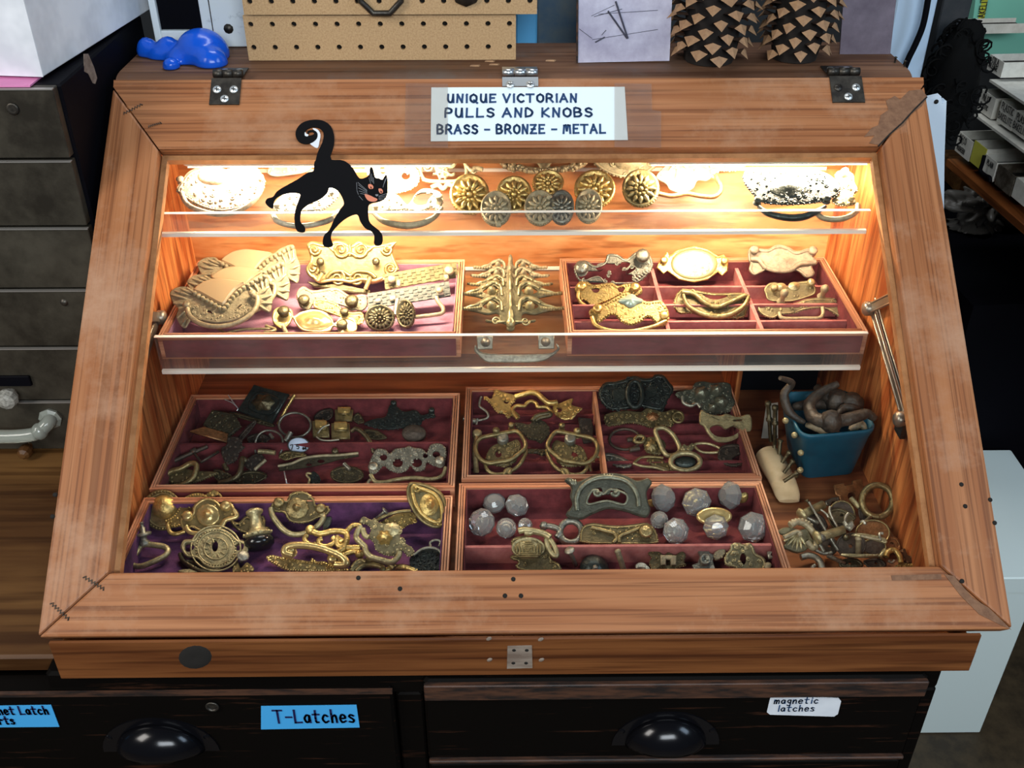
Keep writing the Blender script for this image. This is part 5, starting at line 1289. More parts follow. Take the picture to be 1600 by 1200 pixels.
# ------------------------------------------------------------------ lower acrylic shelf, middle: stacked winged pulls and a bail pull
G = 'identical winged brass pulls nested in a stack'
def winged(label, cx, cy, k, z, lean, m):
    f = lambda *a: [(680+.19161*(cx+(a[i]-620)*k), 370+.19161*(cy+(a[i+1]-600)*k)) for i in range(0, len(a), 2)]
    F = lay(f(610, 775)[0], z, lean)
    half = [(610,430), (635,470), (640,540), (665,575), (690,510), (740,480), (820,500), (880,540), (960,575), (1050,572), (1065,590), (960,605), (880,620), (800,640), (720,630), (700,670), (740,690), (810,680), (800,700), (720,705), (650,720), (640,760), (610,775)]
    out = [p for x, y in half for p in (x, y)]+[p for x, y in half[-2:0:-1] for p in (1220-x, y)]
    hol = [f(700,570, 740,530, 790,540, 840,575, 800,600, 740,610), f(520,570, 480,530, 430,540, 380,575, 420,600, 480,610)]
    t = pull(label, F, m, f(*out), h=.0035, holes=hol, dn=0, group=G, name='winged_pull', bosses=[(f(765, 570)[0], 7.5*k, 7*k, DOME), (f(455, 570)[0], 7.5*k, 7*k, DOME)],
       ribl=[(f(a, b)[0], f(c, d)[0]) for a, b, c, d in [(610,450,610,600), (610,600,610,760), (690,520,740,490), (740,490,860,540), (860,545,1000,585), (530,520,480,490), (480,490,360,540), (360,545,220,585), (650,690,740,695), (570,690,480,695)]])
    mb = MB()
    for s in (1, -1):
        beads(mb, F, f(*[q for x, y in ((860, 580), (960, 588), (1050, 582)) for q in (610+s*(x-610), y)]), .0024, 4, .0035); bar(mb, F, f(*[q for x, y in ((680, 600), (690, 520), (760, 490), (850, 540)) for q in (610+s*(x-610), y)]), .0016, .004)
        spiral(mb, F, f(610+s*120, 688)[0], 7, 1.3, .0014, .004, 0, s)
    mb.build('beading', m, t)
    mb = MB(); mb.lathe(F.at(f(610, 740)[0], .004), F.at(f(610, 480)[0], .004)-F.at(f(610, 740)[0], .004), [(.0001, 0), (.004, .001), (.0055, .006), (.003, .012), (.004, .016), (.0025, .022), (.0001, .03)], 10); mb.build('stem', m, t)
for i, (cx, cy, k, nm) in enumerate([(620, 262, .66, 'rearmost'), (618, 330, .70, 'second from the back'), (618, 400, .76, 'middle one'), (622, 478, .98, 'second from the front'), (625, 600, 1.0, 'frontmost')]):
    winged('winged old-brass pull, %s of the nested stack between the two wine trays' % nm, cx, cy, k, S2+.0042, 33, 'brass_olive' if i > 1 else 'brass_pale')
F = lay(c1(B7, 640, 1025), S2+.0008, 42)
F.o.y += .004; F = Fr(V((F.o.x, .3145, S2+.0010)), F.u, V((0, cos(R(62)), sin(R(62)))))
t = pull('dull bronze bail pull with two square plates behind the lower shelf\'s front lip', F, 'nickel_grey', None, cat='drawer pull', extra=lambda mb, F: (plate(mb, F, B7(340,808, 470,808, 468,915, 345,920), .003, sm=False), plate(mb, F, B7(838,800, 970,800, 970,912, 842,915), .003, sm=False)),
     bosses=[(c1(B7, 412, 858), 8, 8, DOME), (c1(B7, 900, 855), 8, 8, DOME)])
mb = MB(); plate(mb, F, B7(330,880, 318,920, 340,955, 420,1020, 520,1024, 640,1026, 850,1018, 960,970, 1015,910, 985,870, 995,910, 950,945, 860,955, 640,960, 420,950, 350,920), .004, w0=.002); mb.build('bail', 'nickel_grey', t)

# ------------------------------------------------------------------ lower acrylic shelf, right tray
G = 'pulls in the compartmented wine tray'
F = lay(c1(B8, 460, 440), ZU+.014, 42)
pull('grey-green open scroll pull at the back left of the compartmented tray', F, 'nickel_grey', B8(160,300, 200,230, 280,228, 350,270, 440,240, 470,168, 560,168, 640,210, 720,150, 800,128, 870,190, 890,270, 850,340, 740,430, 560,440, 450,440, 380,380, 260,420, 200,400), holes=[B8(380,260, 440,250, 440,290, 400,320, 360,300), B8(600,240, 680,250, 640,300, 590,290), B8(690,280, 730,300, 660,350, 640,330)], dn=12, ds=6, kinds='s', posts=[(c1(B8, 225, 310), .009, .010), (c1(B8, 785, 205), .009, .012)], edge=(2, .001), ribl=[(c1(B8, 740+i*22, 425-i*18), c1(B8, 700+i*22, 390-i*18)) for i in range(6)], group=G)
F = lay(c1(B8, 330, 660), ZU+.004, 34)
pull('yellow-gold mask-like pull with two eye holes in the compartmented tray', F, 'brass_gold', B8(165,500, 200,430, 280,420, 340,450, 500,430, 560,460, 640,440, 760,450, 790,520, 720,560, 640,525, 500,590, 400,630, 330,660, 280,610, 210,570), holes=[B8(322,488, 390,488, 385,520, 350,528, 325,510), B8(562,480, 628,478, 610,518, 575,520)], dn=5, ds=5, kinds='bl', bead=(2.5, .0012, 4), group=G, bails=[dict(pts=B8(205,510, 195,560, 220,610, 300,660), r=.0024, w=.007)], posts=[(c1(B8, 230, 480), .006, .007), (c1(B8, 720, 490), .006, .007)])
F = lay(c1(B8, 640, 878), ZU+.012, 26)
pull('gold mask-shaped pull with a pale diamond and bail at the tray\'s front left', F, 'brass_gold', B8(300,690, 400,640, 540,570, 640,518, 720,556, 830,605, 960,598, 1030,690, 1032,780, 960,836, 850,742, 780,790, 690,822, 600,790, 520,722, 430,772, 380,800, 320,745), dn=14, ds=5, kinds='bls', bead=(2.4, .0013, 4.5), group=G, bails=[dict(pts=B8(325,745, 360,820, 480,866, 600,876, 720,872, 900,830, 1010,778), r=.0026, w=.006, w1=.010)], posts=[(c1(B8, 375, 700), .006, .008), (c1(B8, 985, 765), .006, .008)],
     bosses=[(c1(B8, 685, 600), 17, 9, [(1, 0), (.95, .0025), (.02, .005)], 'green_enamel', 4, .18)])
F = lay(c1(B8, 1270, 430), ZU+.005, 44)
t = pull('polished gold oval mirror-like pull with square ears in the rear middle compartment', F, 'brass_gold', B8(920,290, 940,245, 1010,140, 1035,180, 1100,130, 1270,90, 1400,125, 1490,185, 1540,170, 1585,220, 1580,320, 1530,365, 1490,330, 1400,400, 1270,428, 1130,400, 1020,320, 985,350), h=.004, dn=0, edge=(2, .0012), group=G, sm=False, posts=[(c1(B8, 985, 235), .005, .006), (c1(B8, 1540, 240), .005, .006)],
     bosses=[(c1(B8, 1270, 255), 37, 24, [(1, 0), (.98, .003), (.8, .0016), (.4, .0008), (.02, .0006)], 'brass_mirror')])
F = lay(c1(B9, 480, 368), ZU+.016, 36)
pull('beige tray-shaped pull with a raised oval centre in the rear right compartment', F, 'beige_bronze', B9(250,150, 330,150, 400,152, 440,130, 490,120, 560,140, 620,172, 700,150, 770,160, 752,210, 782,260, 742,290, 760,340, 738,368, 690,370, 620,320, 480,336, 400,312, 350,332, 290,355, 250,310, 260,260, 244,230), h=.005, dn=0, edge=(2.5, .0015), group=G, bosses=[(c1(B9, 510, 240), 25, 12.5, [(1, 0), (.97, .0022), (.93, .001), (.6, .0035), (.02, .005)])], posts=[(c1(B9, 280, 180), .006, .007), (c1(B9, 735, 185), .006, .007)],
     bails=[dict(pts=B9(262,225, 330,235, 380,290, 480,318, 580,310, 650,262, 770,255), r=.003, w=.007)], bead=None)
F = lay(c1(A4, 330, 1110), ZU+.001, 36)
pull('dark gold pull with two crossing crescent bails in the front middle compartment', F, 'brass_antique', A4(50,1010, 90,935, 140,930, 300,955, 500,955, 525,1010, 510,1060, 480,1108, 330,1108, 180,1080, 80,1078), holes=[A4(230,968, 300,962, 390,975, 300,1000), A4(230,1035, 300,1020, 390,1040, 310,1060)], dn=16, ds=6, kinds='ls', edge=(2, .001), group=G,
     bails=[dict(pts=A4(100,945, 180,960, 240,1010, 320,1040, 400,1010, 500,965), r=.003, w=.006), dict(pts=A4(110,960, 140,1030, 220,1080, 330,1100, 420,1080, 490,1030, 520,970), r=.0038, w=.009, ends=.002)])
F = lay(c1(B9, 560, 560), ZU+.008, 38)
pull('brown-gold pull with two scallop ovals, rear one in the right compartment', F, 'brass_olive', B9(370,460, 400,420, 460,410, 540,440, 620,410, 700,400, 760,430, 770,490, 720,520, 600,555, 480,560, 400,545, 380,500), dn=4, ds=5, group=G, bosses=[(c1(B9, 500, 445), 8.5, 6.5, FLATB), (c1(B9, 602, 440), 9.5, 7, FLATB)], posts=[(c1(B9, 435, 470), .005, .009), (c1(B9, 720, 430), .005, .009)], edge=(1.6, .0009))
F = lay(c1(B9, 640, 690), ZU+.001, 28)
pull('brown-gold ribbon pull with two upright screws, front one in the right compartment', F, 'brass_olive', B9(320,580, 420,590, 480,570, 600,575, 700,540, 860,530, 960,560, 1000,640, 980,690, 900,640, 820,610, 700,620, 600,650, 500,660, 430,690, 340,650), dn=8, ds=6, kinds='sl', edge=(2, .001), group=G,
     bails=[dict(pts=B9(490,640, 500,680, 560,690, 700,688, 800,685, 830,650, 825,600), r=.0024, w=.005, m='brass_pale')], posts=[(c1(B9, 498, 560), .005, .022), (c1(B9, 812, 520), .005, .020)], pm='brass_pale')
# ------------------------------------------------------------------ case floor: left rear tray of dark pulls
G = 'dark pulls heaped in the left rear tray'
F = lay(c1(Lc, 1180, 470), ZL+.012, 40, -18)
t = pull('dark square plate with a raised floral panel leaning on the rear rim of the tray', F, 'bronze_black', Lc(1020,125, 1330,212, 1180,470, 870,362), h=.005, sm=False, dn=0, plates=[(Lc(1050,190, 1255,262, 1160,392, 968,335), .003, .005)], group=G,
     bosses=[(c1(Lc, 1108, 290), 17, 13, [(1, .002), (.95, .006), (.6, .0065), (.3, .009), (.02, .01)], 'brass_dark', 6, .12)])
mb = MB(); bar(mb, F, Lc(1375,210, 1300,330, 1225,475), .0022, .002, n=2); mb.build('gilt_edge', 'brass_gold', t)
F = lay(c1(Lc, 760, 635), ZL+.006, 30, 10)
t = pull('dark bronze square bracket with an orange-lit copper side in the left rear tray', F, 'brass_dark', Lc(640,350, 840,390, 900,500, 780,600, 640,560, 560,480), dn=12, ds=6, group=G, sm=False, h=.004)
mb = MB(); plate(mb, F, Lc(440,548, 570,498, 780,560, 772,642), .003, sm=False, w0=.006); mb.build('copper_side', 'copper_brown', t)
F = lay(c1(Lc, 1370, 590), ZL+.006, 34)
pull('thin dark drop ring standing behind the white tag', F, 'nickel_grey', None, name='ring_pull', group=G, extra=lambda mb, F: bar(mb, F, ell(c1(Lc, 1375, 480), 25, 19), .0016, .003, closed=True, n=2))
F = lay(c1(Lc, 1410, 728), ZL+.010, 58, 10)
t = thing('price_tag', F.o, 'round white price tag with dark writing in the left rear tray', 'tag')
mb = MB(); disc(mb, F, c1(Lc, 1408, 660), 16.5, 12, [(1, 0), (1, .0012), (.02, .0012)], 24); mb.build('disc', 'tag_white', t)
mb = MB(); bar(mb, F, [(466.5+cos(2*pi*i/24)*16.7, 695.5+sin(2*pi*i/24)*12.2) for i in range(24)], .0008, .001, closed=True, n=1); mb.build('tag_rim', 'tin_dark', t)
mb = MB(); o = F.at(c1(Lc, 1338, 700), .0016); writing(mb, '7 5 ', o, F.u, F.v, .0052, .9, .0005); o = F.at(c1(Lc, 1445, 700), .0016); writing(mb, 'ea', o, F.u, F.v, .0040, .7, .0005); mb.build('writing', 'ink_black', t)
F = lay(c1(Mc, 500, 575), ZL+.004, 30)
for i, (q, lbl) in enumerate(((Mc(415,440, 570,440, 572,572, 418,572), 'front right'), (Mc(445,325, 600,325, 590,425, 450,425), 'rear'), (Mc(255,420, 395,430, 400,560, 265,555), 'front left'))):
    Fi = lay(q[3], ZL+.004+.0*i, 30); t = thing('brass_cube_pull', Fi.o, 'square brass drawer knob, %s one of three in the left rear tray' % lbl, 'drawer knob', 'square brass knobs')
    mb = MB(); P = plate(mb, Fi, q, .004, sm=False); cx, cy = sum(p[0] for p in q)/4, sum(p[1] for p in q)/4
    plate(mb, Fi, [((p[0]-cx)*.62+cx, (p[1]-cy)*.62+cy-6) for p in q], .009, sm=False, w0=.004); mb.build('knob_body', 'brass_antique', t)
    mb = MB(); plate(mb, Fi, [((p[0]-cx)*.7+cx, (p[1]-cy)*.45+cy-9) for p in q], .003, sm=False, w0=.012); mb.build('knob_face', 'brass_gold', t)
F = lay(c1(Mc, 900, 480), ZL+.006, 28, 8)
pull('black ornate cast pull at the right of the left rear tray', F, 'bronze_black', Mc(690,440, 780,400, 870,380, 900,290, 960,300, 1020,340, 1120,330, 1170,370, 1250,350, 1280,385, 1190,400, 1150,450, 1060,470, 980,480, 900,490, 800,480), dn=22, ds=6, group=G, posts=[(c1(Mc, 935, 290), .004, .008), (c1(Mc, 1250, 350), .004, .008)])
F = lay(c1(Mc, 1100, 578), ZL+.001, 34)
t = thing('round_knob', F.o, 'round brown ringed drawer knob lying near the black cast pull', 'drawer knob')
mb = MB(); disc(mb, F, c1(Mc, 1102, 515), 19, 13, [(.5, -.012), (.95, -.008), (1, -.002), (.97, .001), (.85, .001), (.8, .0025), (.6, .0018), (.5, .003), (.3, .0025), (.02, .004)], 28); mb.build('knob_body', 'iron_brown', t)
F = lay(c1(Mc, 700, 700), ZL+.003, 20)
pull('slim dark bent bail arching over the tray divider', F, 'brass_dark', None, name='bail_rod', cat='loose bail', group=G, extra=lambda mb, F: bar(mb, F, Mc(585,500, 620,480, 680,515, 735,590, 770,680), .0028, .006, .010))
F = lay(c1(Mc, 0, 830), ZL+.003, 32, 8)
pull('long dark strip plate with a light beaded upper edge in the left rear tray', F, 'brass_dark', Mc(-20,775, 150,745, 320,708, 630,678, 645,712, 480,740, 300,790, 150,815, -20,835), h=.002, dn=4, ds=5, group=G, name='strip_plate', cat='hardware plate', sm=False, extra=None, holes=[ell(c1(Mc, 330, 755), 6, 3, 8), ell(c1(Mc, 230, 785), 5, 2.5, 8)], bails=[dict(pts=Mc(-30,790, 80,770, 190,725, 330,705, 480,700, 640,683), r=.0018, w=.003, m='brass_pale')], posts=[(c1(Mc, 448, 680), .004, .006)])
F = lay(c1(Mc, 900, 855), ZL+.004, 30)
pull('pale silvery filigree pull with a long bail, front right in the left rear tray', F, 'silver_old', Mc(730,780, 760,700, 800,650, 870,660, 900,690, 950,650, 1030,640, 1060,625, 1100,640, 1170,650, 1210,680, 1240,620, 1310,605, 1365,640, 1370,720, 1340,790, 1270,790, 1210,760, 1190,820, 1120,835, 1075,790, 1040,830, 970,850, 900,825, 850,790, 800,840, 740,860),
     holes=[ell(c1(Mc, 850, 725), 6, 5), ell(c1(Mc, 970, 770), 8, 7), ell(c1(Mc, 1130, 770), 8, 7), ell(c1(Mc, 1290, 700), 6, 5), ell(c1(Mc, 1200, 710), 4, 4)], dn=36, ds=5, kinds='sbb', bead=(1.5, .0012, 4), group='filigree pulls',
     bails=[dict(pts=Mc(740,860, 780,920, 860,925, 960,905, 1100,890, 1250,900, 1340,870, 1370,800), r=.0026, w=.005, m='brass_olive'), dict(pts=Mc(715,945, 740,905, 800,930), r=.0018, w=.004, m='brass_pale')], posts=[(c1(Mc, 770, 820), .006, .008), (c1(Mc, 1320, 770), .006, .008)], pm='silver_old')
F = lay(c1(Mc, 540, 940), ZL+.001, 24)
pull('dim round medallion plate at the front of the left rear tray', F, 'brass_dark', ell(c1(Mc, 545, 865), 26, 13.5), dn=16, ds=5, kinds='sb', edge=(2, .001), group=G, bails=[dict(pts=Mc(520,770, 570,820), r=.0024, w=.008, m='nickel_grey')])
F = lay(c1(Lc, 300, 1040), ZL+.004, 26)
pull('olive bail pull with flat wedge plate, front left corner of the left rear tray', F, 'brass_antique', Lc(230,930, 400,880, 500,895, 690,905, 660,930, 480,1000, 350,1010, 240,990), dn=8, ds=6, kinds='l', group=G,
     bails=[dict(pts=Lc(190,975, 260,900, 360,870, 440,825, 495,835, 490,900, 450,970, 350,1020, 250,1035, 200,1010), r=.0034, w=.005, w1=.009, closed=True)])
F = lay(c1(Lc, 480, 835), ZL+.010, 20)
pull('crossed flat dark bars lying behind the olive bail pull', F, 'iron_brown', None, name='bar_plate', cat='hardware plate', group=G, extra=lambda mb, F: (bar(mb, F, Lc(230,832, 420,745, 595,672), .0026, .003, n=2), plate(mb, F, Lc(470,745, 495,735, 545,805, 690,715, 705,728, 540,825), .003, sm=False, w0=.004), plate(mb, F, Lc(440,715, 490,690, 510,715, 465,745), .004, sm=False, w0=.003)))
F = lay(c1(Lc, 850, 1010), ZL+.004, 30)
pull('brown leafy pull with a long curved arm in the middle of the left rear tray', F, 'iron_brown', Lc(780,600, 850,590, 900,625, 905,660, 925,685, 880,730, 860,790, 790,830, 740,790, 720,700, 770,660), dn=10, ds=6, kinds='l', group=G, bails=[dict(pts=Lc(700,1000, 780,980, 850,950, 885,900, 900,830, 905,780, 935,800), r=.0034, w=.005, w1=.010, m='brass_dark'), dict(pts=Lc(745,830, 760,870, 785,870), r=.0028, w=.006, m='brass_dark')])
F = lay(c1(Lc, 1000, 890), ZL+.006, 30)
pull('brown leaf-edged plate with a bright lower edge left of the strip plate', F, 'iron_brown', Lc(930,810, 990,760, 1060,735, 1110,790, 1080,830, 1010,885, 940,860), dn=8, ds=6, kinds='l', group=G, bails=[dict(pts=Lc(1015,880, 1060,840, 1115,792), r=.0022, w=.004, m='brass_pale'), dict(pts=Lc(1050,715, 1130,720, 1200,730), r=.003, w=.006, m='brass_olive')])
F = lay(c1(Lc, 1000, 1015), ZL, 16)
pull('dark oval saucer plate at the front rim of the left rear tray', F, 'brass_dark', Lc(830,985, 900,910, 1000,890, 1090,905, 1130,940, 1060,990, 950,1018), dn=5, ds=6, edge=(2, .0012), group=G)
F = lay(c1(Lc, 1150, 720), ZL+.008, 36)
pull('thin dark wire bail loop left of the white tag', F, 'nickel_grey', None, name='bail_rod', cat='loose bail', group=G, extra=lambda mb, F: (bar(mb, F, Lc(1025,730, 1020,650, 1050,570, 1120,530, 1200,540, 1260,590, 1265,680, 1240,740), .0014, .003), bar(mb, F, Lc(1150,560, 1180,600), .002, .006), bar(mb, F, Lc(1290,625, 1340,545), .0034, .006)))
bolt('thin pin with a white head at the front rim of the left rear tray', Lc(1303,1005)[0], Lc(1278,890)[0], ZL, .0009, 'zinc', 4, 'pin', zq=ZL+.012)
F = lay(c1(Lc, 855, 345), ZL+.020, 50)
pull('two thin white wires sticking up beside the dark square plate', F, 'zinc', None, name='wire_tie', cat='wire', extra=lambda mb, F: (bar(mb, F, Lc(780,212, 820,270, 865,330, 858,352), .0007, .001), bar(mb, F, Lc(748,252, 820,285, 862,325), .0007, .001)))
F = lay(c1(Mc, 240, 945), ZL, 26)
pull('small dark hook with green tarnish at the front of the left rear tray', F, 'bronze_black', Mc(220,900, 260,840, 300,860, 325,900, 310,940, 250,942), dn=5, ds=5, group=G, name='hook', cat='hook', bails=[dict(pts=Mc(222,940, 232,900, 210,870, 215,850, 250,855), r=.0014, w=.004, m='brass_olive')])

# ------------------------------------------------------------------ case floor: middle rear tray
G = 'pulls in the middle rear tray'
F = lay(c1(Nc, 600, 435), ZL+.014, 20)
t = pull('gilded acanthus-leaf bow pull at the back of the middle rear tray', F, 'brass_gold', Nc(320,232, 390,250, 420,170, 480,190, 540,205, 610,228, 592,280, 560,320, 640,400, 620,430, 570,400, 535,425, 500,380, 440,370, 385,300), dn=9, ds=6, kinds='ls', group=G,
     bails=[dict(pts=Nc(600,228, 680,205, 740,190, 800,205, 850,250, 900,285, 970,280), r=.0036, w=.005, w1=.009), dict(pts=Nc(620,425, 575,350, 610,310, 680,312, 700,290, 740,268, 790,290, 800,318, 870,320, 910,345, 925,375), r=.0024, w=.004)], holes=[ell(c1(Nc, 520, 285), 4, 3)])
mb = MB(); P = plate(mb, F, Nc(935,325, 1020,285, 1090,255, 1118,258, 1105,310, 1200,338, 1160,370, 1120,420, 1040,440, 960,395), .003, [ell(c1(Nc, 990, 355), 5, 4)]); deco(mb, F, P, .003, 9, 6, 11, 'ls'); mb.build('leaf', 'brass_gold', t)
F = lay(c1(Nc, 250, 495), ZL, 30)
pull('thin silver hook with a small barrel at the left of the middle rear tray', F, 'silver_old', None, name='hook', cat='hook', extra=lambda mb, F: (bar(mb, F, Nc(298,228, 285,270, 282,315, 330,350, 358,385, 345,420, 270,440), .0016, .003), bar(mb, F, Nc(140,420, 200,438, 250,445), .0034, .004, n=2), bar(mb, F, Nc(262,425, 250,495), .0016, .003, n=2)))
F = lay(c1(Nc, 250, 945), ZL, 14)
pull('pale brass rod with a clover foot at the left of the middle rear tray', F, 'brass_olive', Nc(200,925, 225,905, 245,890, 262,905, 300,915, 305,940, 270,945, 210,945), dn=0, name='rod_pull', cat='drawer pull', group=G, bails=[dict(pts=Nc(252,915, 248,820, 240,700, 255,590), r=.0034, w=.004, w1=.006)], posts=[(c1(Nc, 262, 580), .006, .005)])
def twin(side):
    mir = (lambda *a: Nc(*a)) if side < 0 else (lambda *a: [p for i in range(0, len(a), 2) for p in Nc(1580-a[i]+(0), a[i+1]+4)])
    F = lay(mir(520, 940)[0], ZL+.012, 14)
    t = pull('tarnished ring-bail pull with a gilt leaf plate, %s of the matching pair' % ('left' if side < 0 else 'right'), F, 'brass_antique', mir(340,800, 370,700, 430,660, 490,648, 560,635, 620,620, 655,680, 620,760, 560,840, 440,850), dn=16, ds=6, kinds='ls', group='matching ring-bail pulls', holes=[ell(mir(450, 750)[0], 5, 6), ell(mir(590, 790)[0], 4, 5)],
       bails=[dict(pts=mir(250,650, 290,600, 360,580, 440,565, 540,545, 620,540, 680,620, 690,680, 640,730, 560,790, 460,810, 360,820, 290,785, 250,720), r=.0027, w=.008, closed=True, beads=None), dict(pts=mir(335,830, 350,880, 400,915, 470,920, 540,900, 600,870, 650,820, 690,740, 700,700), r=.0024, w=.004, beads=(.0019, 5)), dict(pts=mir(500,940, 520,890, 560,880, 540,930), r=.003, w=.004)],
       bosses=[(mir(490, 620)[0], 9, 8, [(1, .0), (1, .006), (.8, .008), (.3, .0075), (.02, .0075)], 'nickel_grey')], posts=[(mir(430, 580)[0], .0045, .011), (mir(565, 520)[0], .004, .008)])
twin(-1); twin(1)
F = lay(c1(Nc, 810, 640), ZL+.004, 28)
pull('dark grape-cluster plate between the two ring-bail pulls', F, 'brass_dark', Nc(590,470, 650,465, 720,480, 760,450, 810,440, 860,455, 900,500, 905,560, 880,600, 830,645, 780,620, 720,610, 690,580, 640,540), dn=24, ds=5, kinds='bbl', group=G, bails=[dict(pts=Nc(750,445, 790,400, 850,385, 910,375, 905,400, 830,415, 780,440), r=.0028, w=.006)])
F = lay(c1(Nc, 1330, 918), ZL, 8)
pull('small pale wire rectangle loop in the front right of the middle rear tray', F, 'brass_olive', None, name='wire_loop', cat='hardware', extra=lambda mb, F: (bar(mb, F, Nc(1270,800, 1300,770, 1370,775, 1392,905, 1285,918), .0019, .002, closed=True, n=2), bar(mb, F, Nc(1290,770, 1300,820), .0018, .003)))
F = lay(c1(Nc, 830, 760), ZL, 18)
pull('lower scroll crosspiece between the ring-bail pulls', F, 'brass_dark', Nc(690,705, 760,700, 880,705, 890,730, 840,758, 790,740, 700,735), dn=7, ds=4, group=G, name='cross_scroll', cat='drawer pull')
F = lay(c1(Nc, 1230, 660), ZL, 22)
pull('small dark hinge-like plate behind the right ring-bail pull', F, 'iron_brown', Nc(1160,420, 1280,430, 1300,520, 1285,640, 1210,650, 1180,560), dn=6, ds=5, name='hinge_plate', cat='hardware plate', group=G, sm=False)
F = lay(c1(Qc, 400, 435), ZL+.016, 34)
t = pull('black-green ornate cast pull with a central oval ring, back of the middle tray', F, 'bronze_black', Qc(80,290, 130,210, 210,198, 290,180, 370,150, 450,170, 520,165, 550,140, 620,145, 665,200, 705,262, 660,340, 620,425, 540,430, 420,405, 300,428, 180,430, 110,370), h=.004, dn=30, ds=8, kinds='ssb', edge=(3, .0018), group='black-green cast pulls', seed=5,
     bails=[dict(pts=ell(c1(Qc, 385, 300), 11.5, 20, 14), r=.0034, w=.010, closed=True)])
mb = MB(); plate(mb, F, Qc(200,265, 300,260, 300,345, 215,365), .003, w0=.004); plate(mb, F, Qc(470,250, 560,240, 560,310, 475,330), .003, w0=.004); mb.build('smooth_panel', 'bronze_black', t)
F = lay(c1(Qc, 1050, 468), ZL+.018, 32)
pull('dark greenish rose-cluster plate standing at the right back of the middle tray', F, 'nickel_dark', Qc(720,300, 790,270, 860,260, 880,210, 950,195, 1030,210, 1130,205, 1180,230, 1190,320, 1215,370, 1180,440, 1080,465, 980,470, 930,420, 900,380, 830,400, 790,360), h=.004, dn=34, ds=6, kinds='bs', group='black-green cast pulls', bosses=[(c1(Qc, 935, 295), 12, 10, DOME, None, 5, .1), (c1(Qc, 1060, 270), 10, 9, DOME, None, 5, .1), (c1(Qc, 1100, 370), 12, 10, DOME, None, 5, .1), (c1(Qc, 1030, 420), 9, 7, DOME, None, 5, .1)],
     bails=[dict(pts=Qc(780,320, 790,370, 850,395, 900,375, 930,410), r=.0022, w=.006, m='silver_old')])
F = lay(c1(Qc, 500, 580), ZL+.006, 26)
pull('brown fan-and-scroll pull with a small ring below the black-green cast pull', F, 'brass_antique', Qc(130,480, 220,450, 320,440, 430,450, 480,420, 540,430, 620,450, 700,430, 770,450, 790,500, 720,520, 690,570, 600,560, 520,580, 420,550, 330,540, 230,560, 150,560), dn=22, ds=6, kinds='ls', group=G, bails=[dict(pts=ell(c1(Qc, 745, 490), 8, 8, 10), r=.0018, w=.006, closed=True)], bosses=[(c1(Qc, 530, 490), 10, 7, FLATB, 'copper_brown', 8, .1)])
F = lay(c1(Qc, 1140, 700), ZL+.014, 32)
pull('yellowish smooth bat-shaped pull with one kidney opening at the right of the middle tray', F, 'brass_olive', Qc(930,438, 1000,470, 1090,482, 1140,466, 1190,480, 1240,492, 1340,476, 1352,600, 1295,615, 1235,668, 1140,702, 1050,690, 990,630, 955,570, 920,540), h=.004, dn=0, edge=None, group=G, holes=[Qc(1000,595, 1050,562, 1100,568, 1140,595, 1200,568, 1255,605, 1205,650, 1130,668, 1045,652), Qc(1015,490, 1080,520, 1085,528, 1030,505), Qc(1200,520, 1265,515, 1270,530, 1205,535)])
F = lay(c1(Qc, 540, 800), ZL+.002, 24)
pull('dark ring pull with a flower and an upright oval ring in the middle tray', F, 'brass_antique', Qc(460,690, 500,660, 560,665, 620,690, 640,740, 600,800, 520,800, 470,770), dn=8, ds=5, kinds='ls', group=G, bosses=[(c1(Qc, 520, 735), 10, 10, [(1, 0), (.9, .003), (.5, .005), (.02, .006)], None, 8, .15)],
     bails=[dict(pts=Qc(555,600, 620,580, 690,625, 735,690, 760,760, 730,800, 660,810, 620,770, 590,700), r=.0030, w=.007, closed=True, m='brass_olive'), dict(pts=Qc(380,690, 410,650, 460,660, 440,700), r=.0024, w=.005, closed=True)])
F = lay(c1(Qc, 805, 935), ZL+.002, 20)
pull('pale brass oval ring pull with a crown clasp at the front of the middle tray', F, 'brass_olive', Qc(760,760, 790,720, 820,735, 860,712, 880,740, 850,780, 820,800, 790,795), dn=6, ds=4, group=G, bails=[dict(pts=ell(c1(Qc, 805, 862), 23, 13.5, 14), r=.0032, w=.005, closed=True)], bosses=[(c1(Qc, 805, 862), 17, 9, [(1, -.001), (.9, .0012), (.02, .0022)], 'bronze_black')])
F = lay(c1(Qc, 240, 915), ZL, 12)
pull('flat tarnished oval leaf at the divider in the front of the middle tray', F, 'nickel_grey', Qc(135,800, 200,800, 300,840, 360,880, 340,910, 260,912, 180,880, 140,840), dn=8, ds=5, kinds='l', edge=(2, .001), group=G, name='leaf_plate', cat='hardware plate')
F = lay(c1(Qc, 990, 790), ZL+.003, 14)
pull('thin brass oval loop behind the crown-clasp ring', F, 'brass_olive', None, name='wire_loop', cat='hardware', extra=lambda mb, F: bar(mb, F, Qc(880,725, 930,708, 1010,715, 1090,750, 1080,780, 1000,785, 930,775), .0018, .003, closed=True))
F = lay(c1(Qc, 1200, 905), ZL, 20)
pull('dull round escutcheon plate in the right front corner of the middle tray', F, 'iron_brown', Qc(1080,780, 1110,735, 1200,718, 1290,735, 1320,800, 1310,860, 1240,900, 1150,895, 1090,850), dn=8, ds=6, group=G, holes=[Qc(1190,840, 1280,800, 1290,840, 1220,865)], edge=(2, .001), name='escutcheon', cat='escutcheon')
F = lay(c1(Qc, 300, 765), ZL, 12)
pull('thin dark circle ring with two short pegs in the middle tray', F, 'iron_brown', None, name='ring_pull', group=G, extra=lambda mb, F: (bar(mb, F, ell(c1(Qc, 300, 675), 24, 16, 18), .0018, .002, closed=True, n=2), bar(mb, F, Qc(320,680, 380,676), .003, .004, n=1), bar(mb, F, Qc(340,765, 420,750), .0032, .004, n=1)))
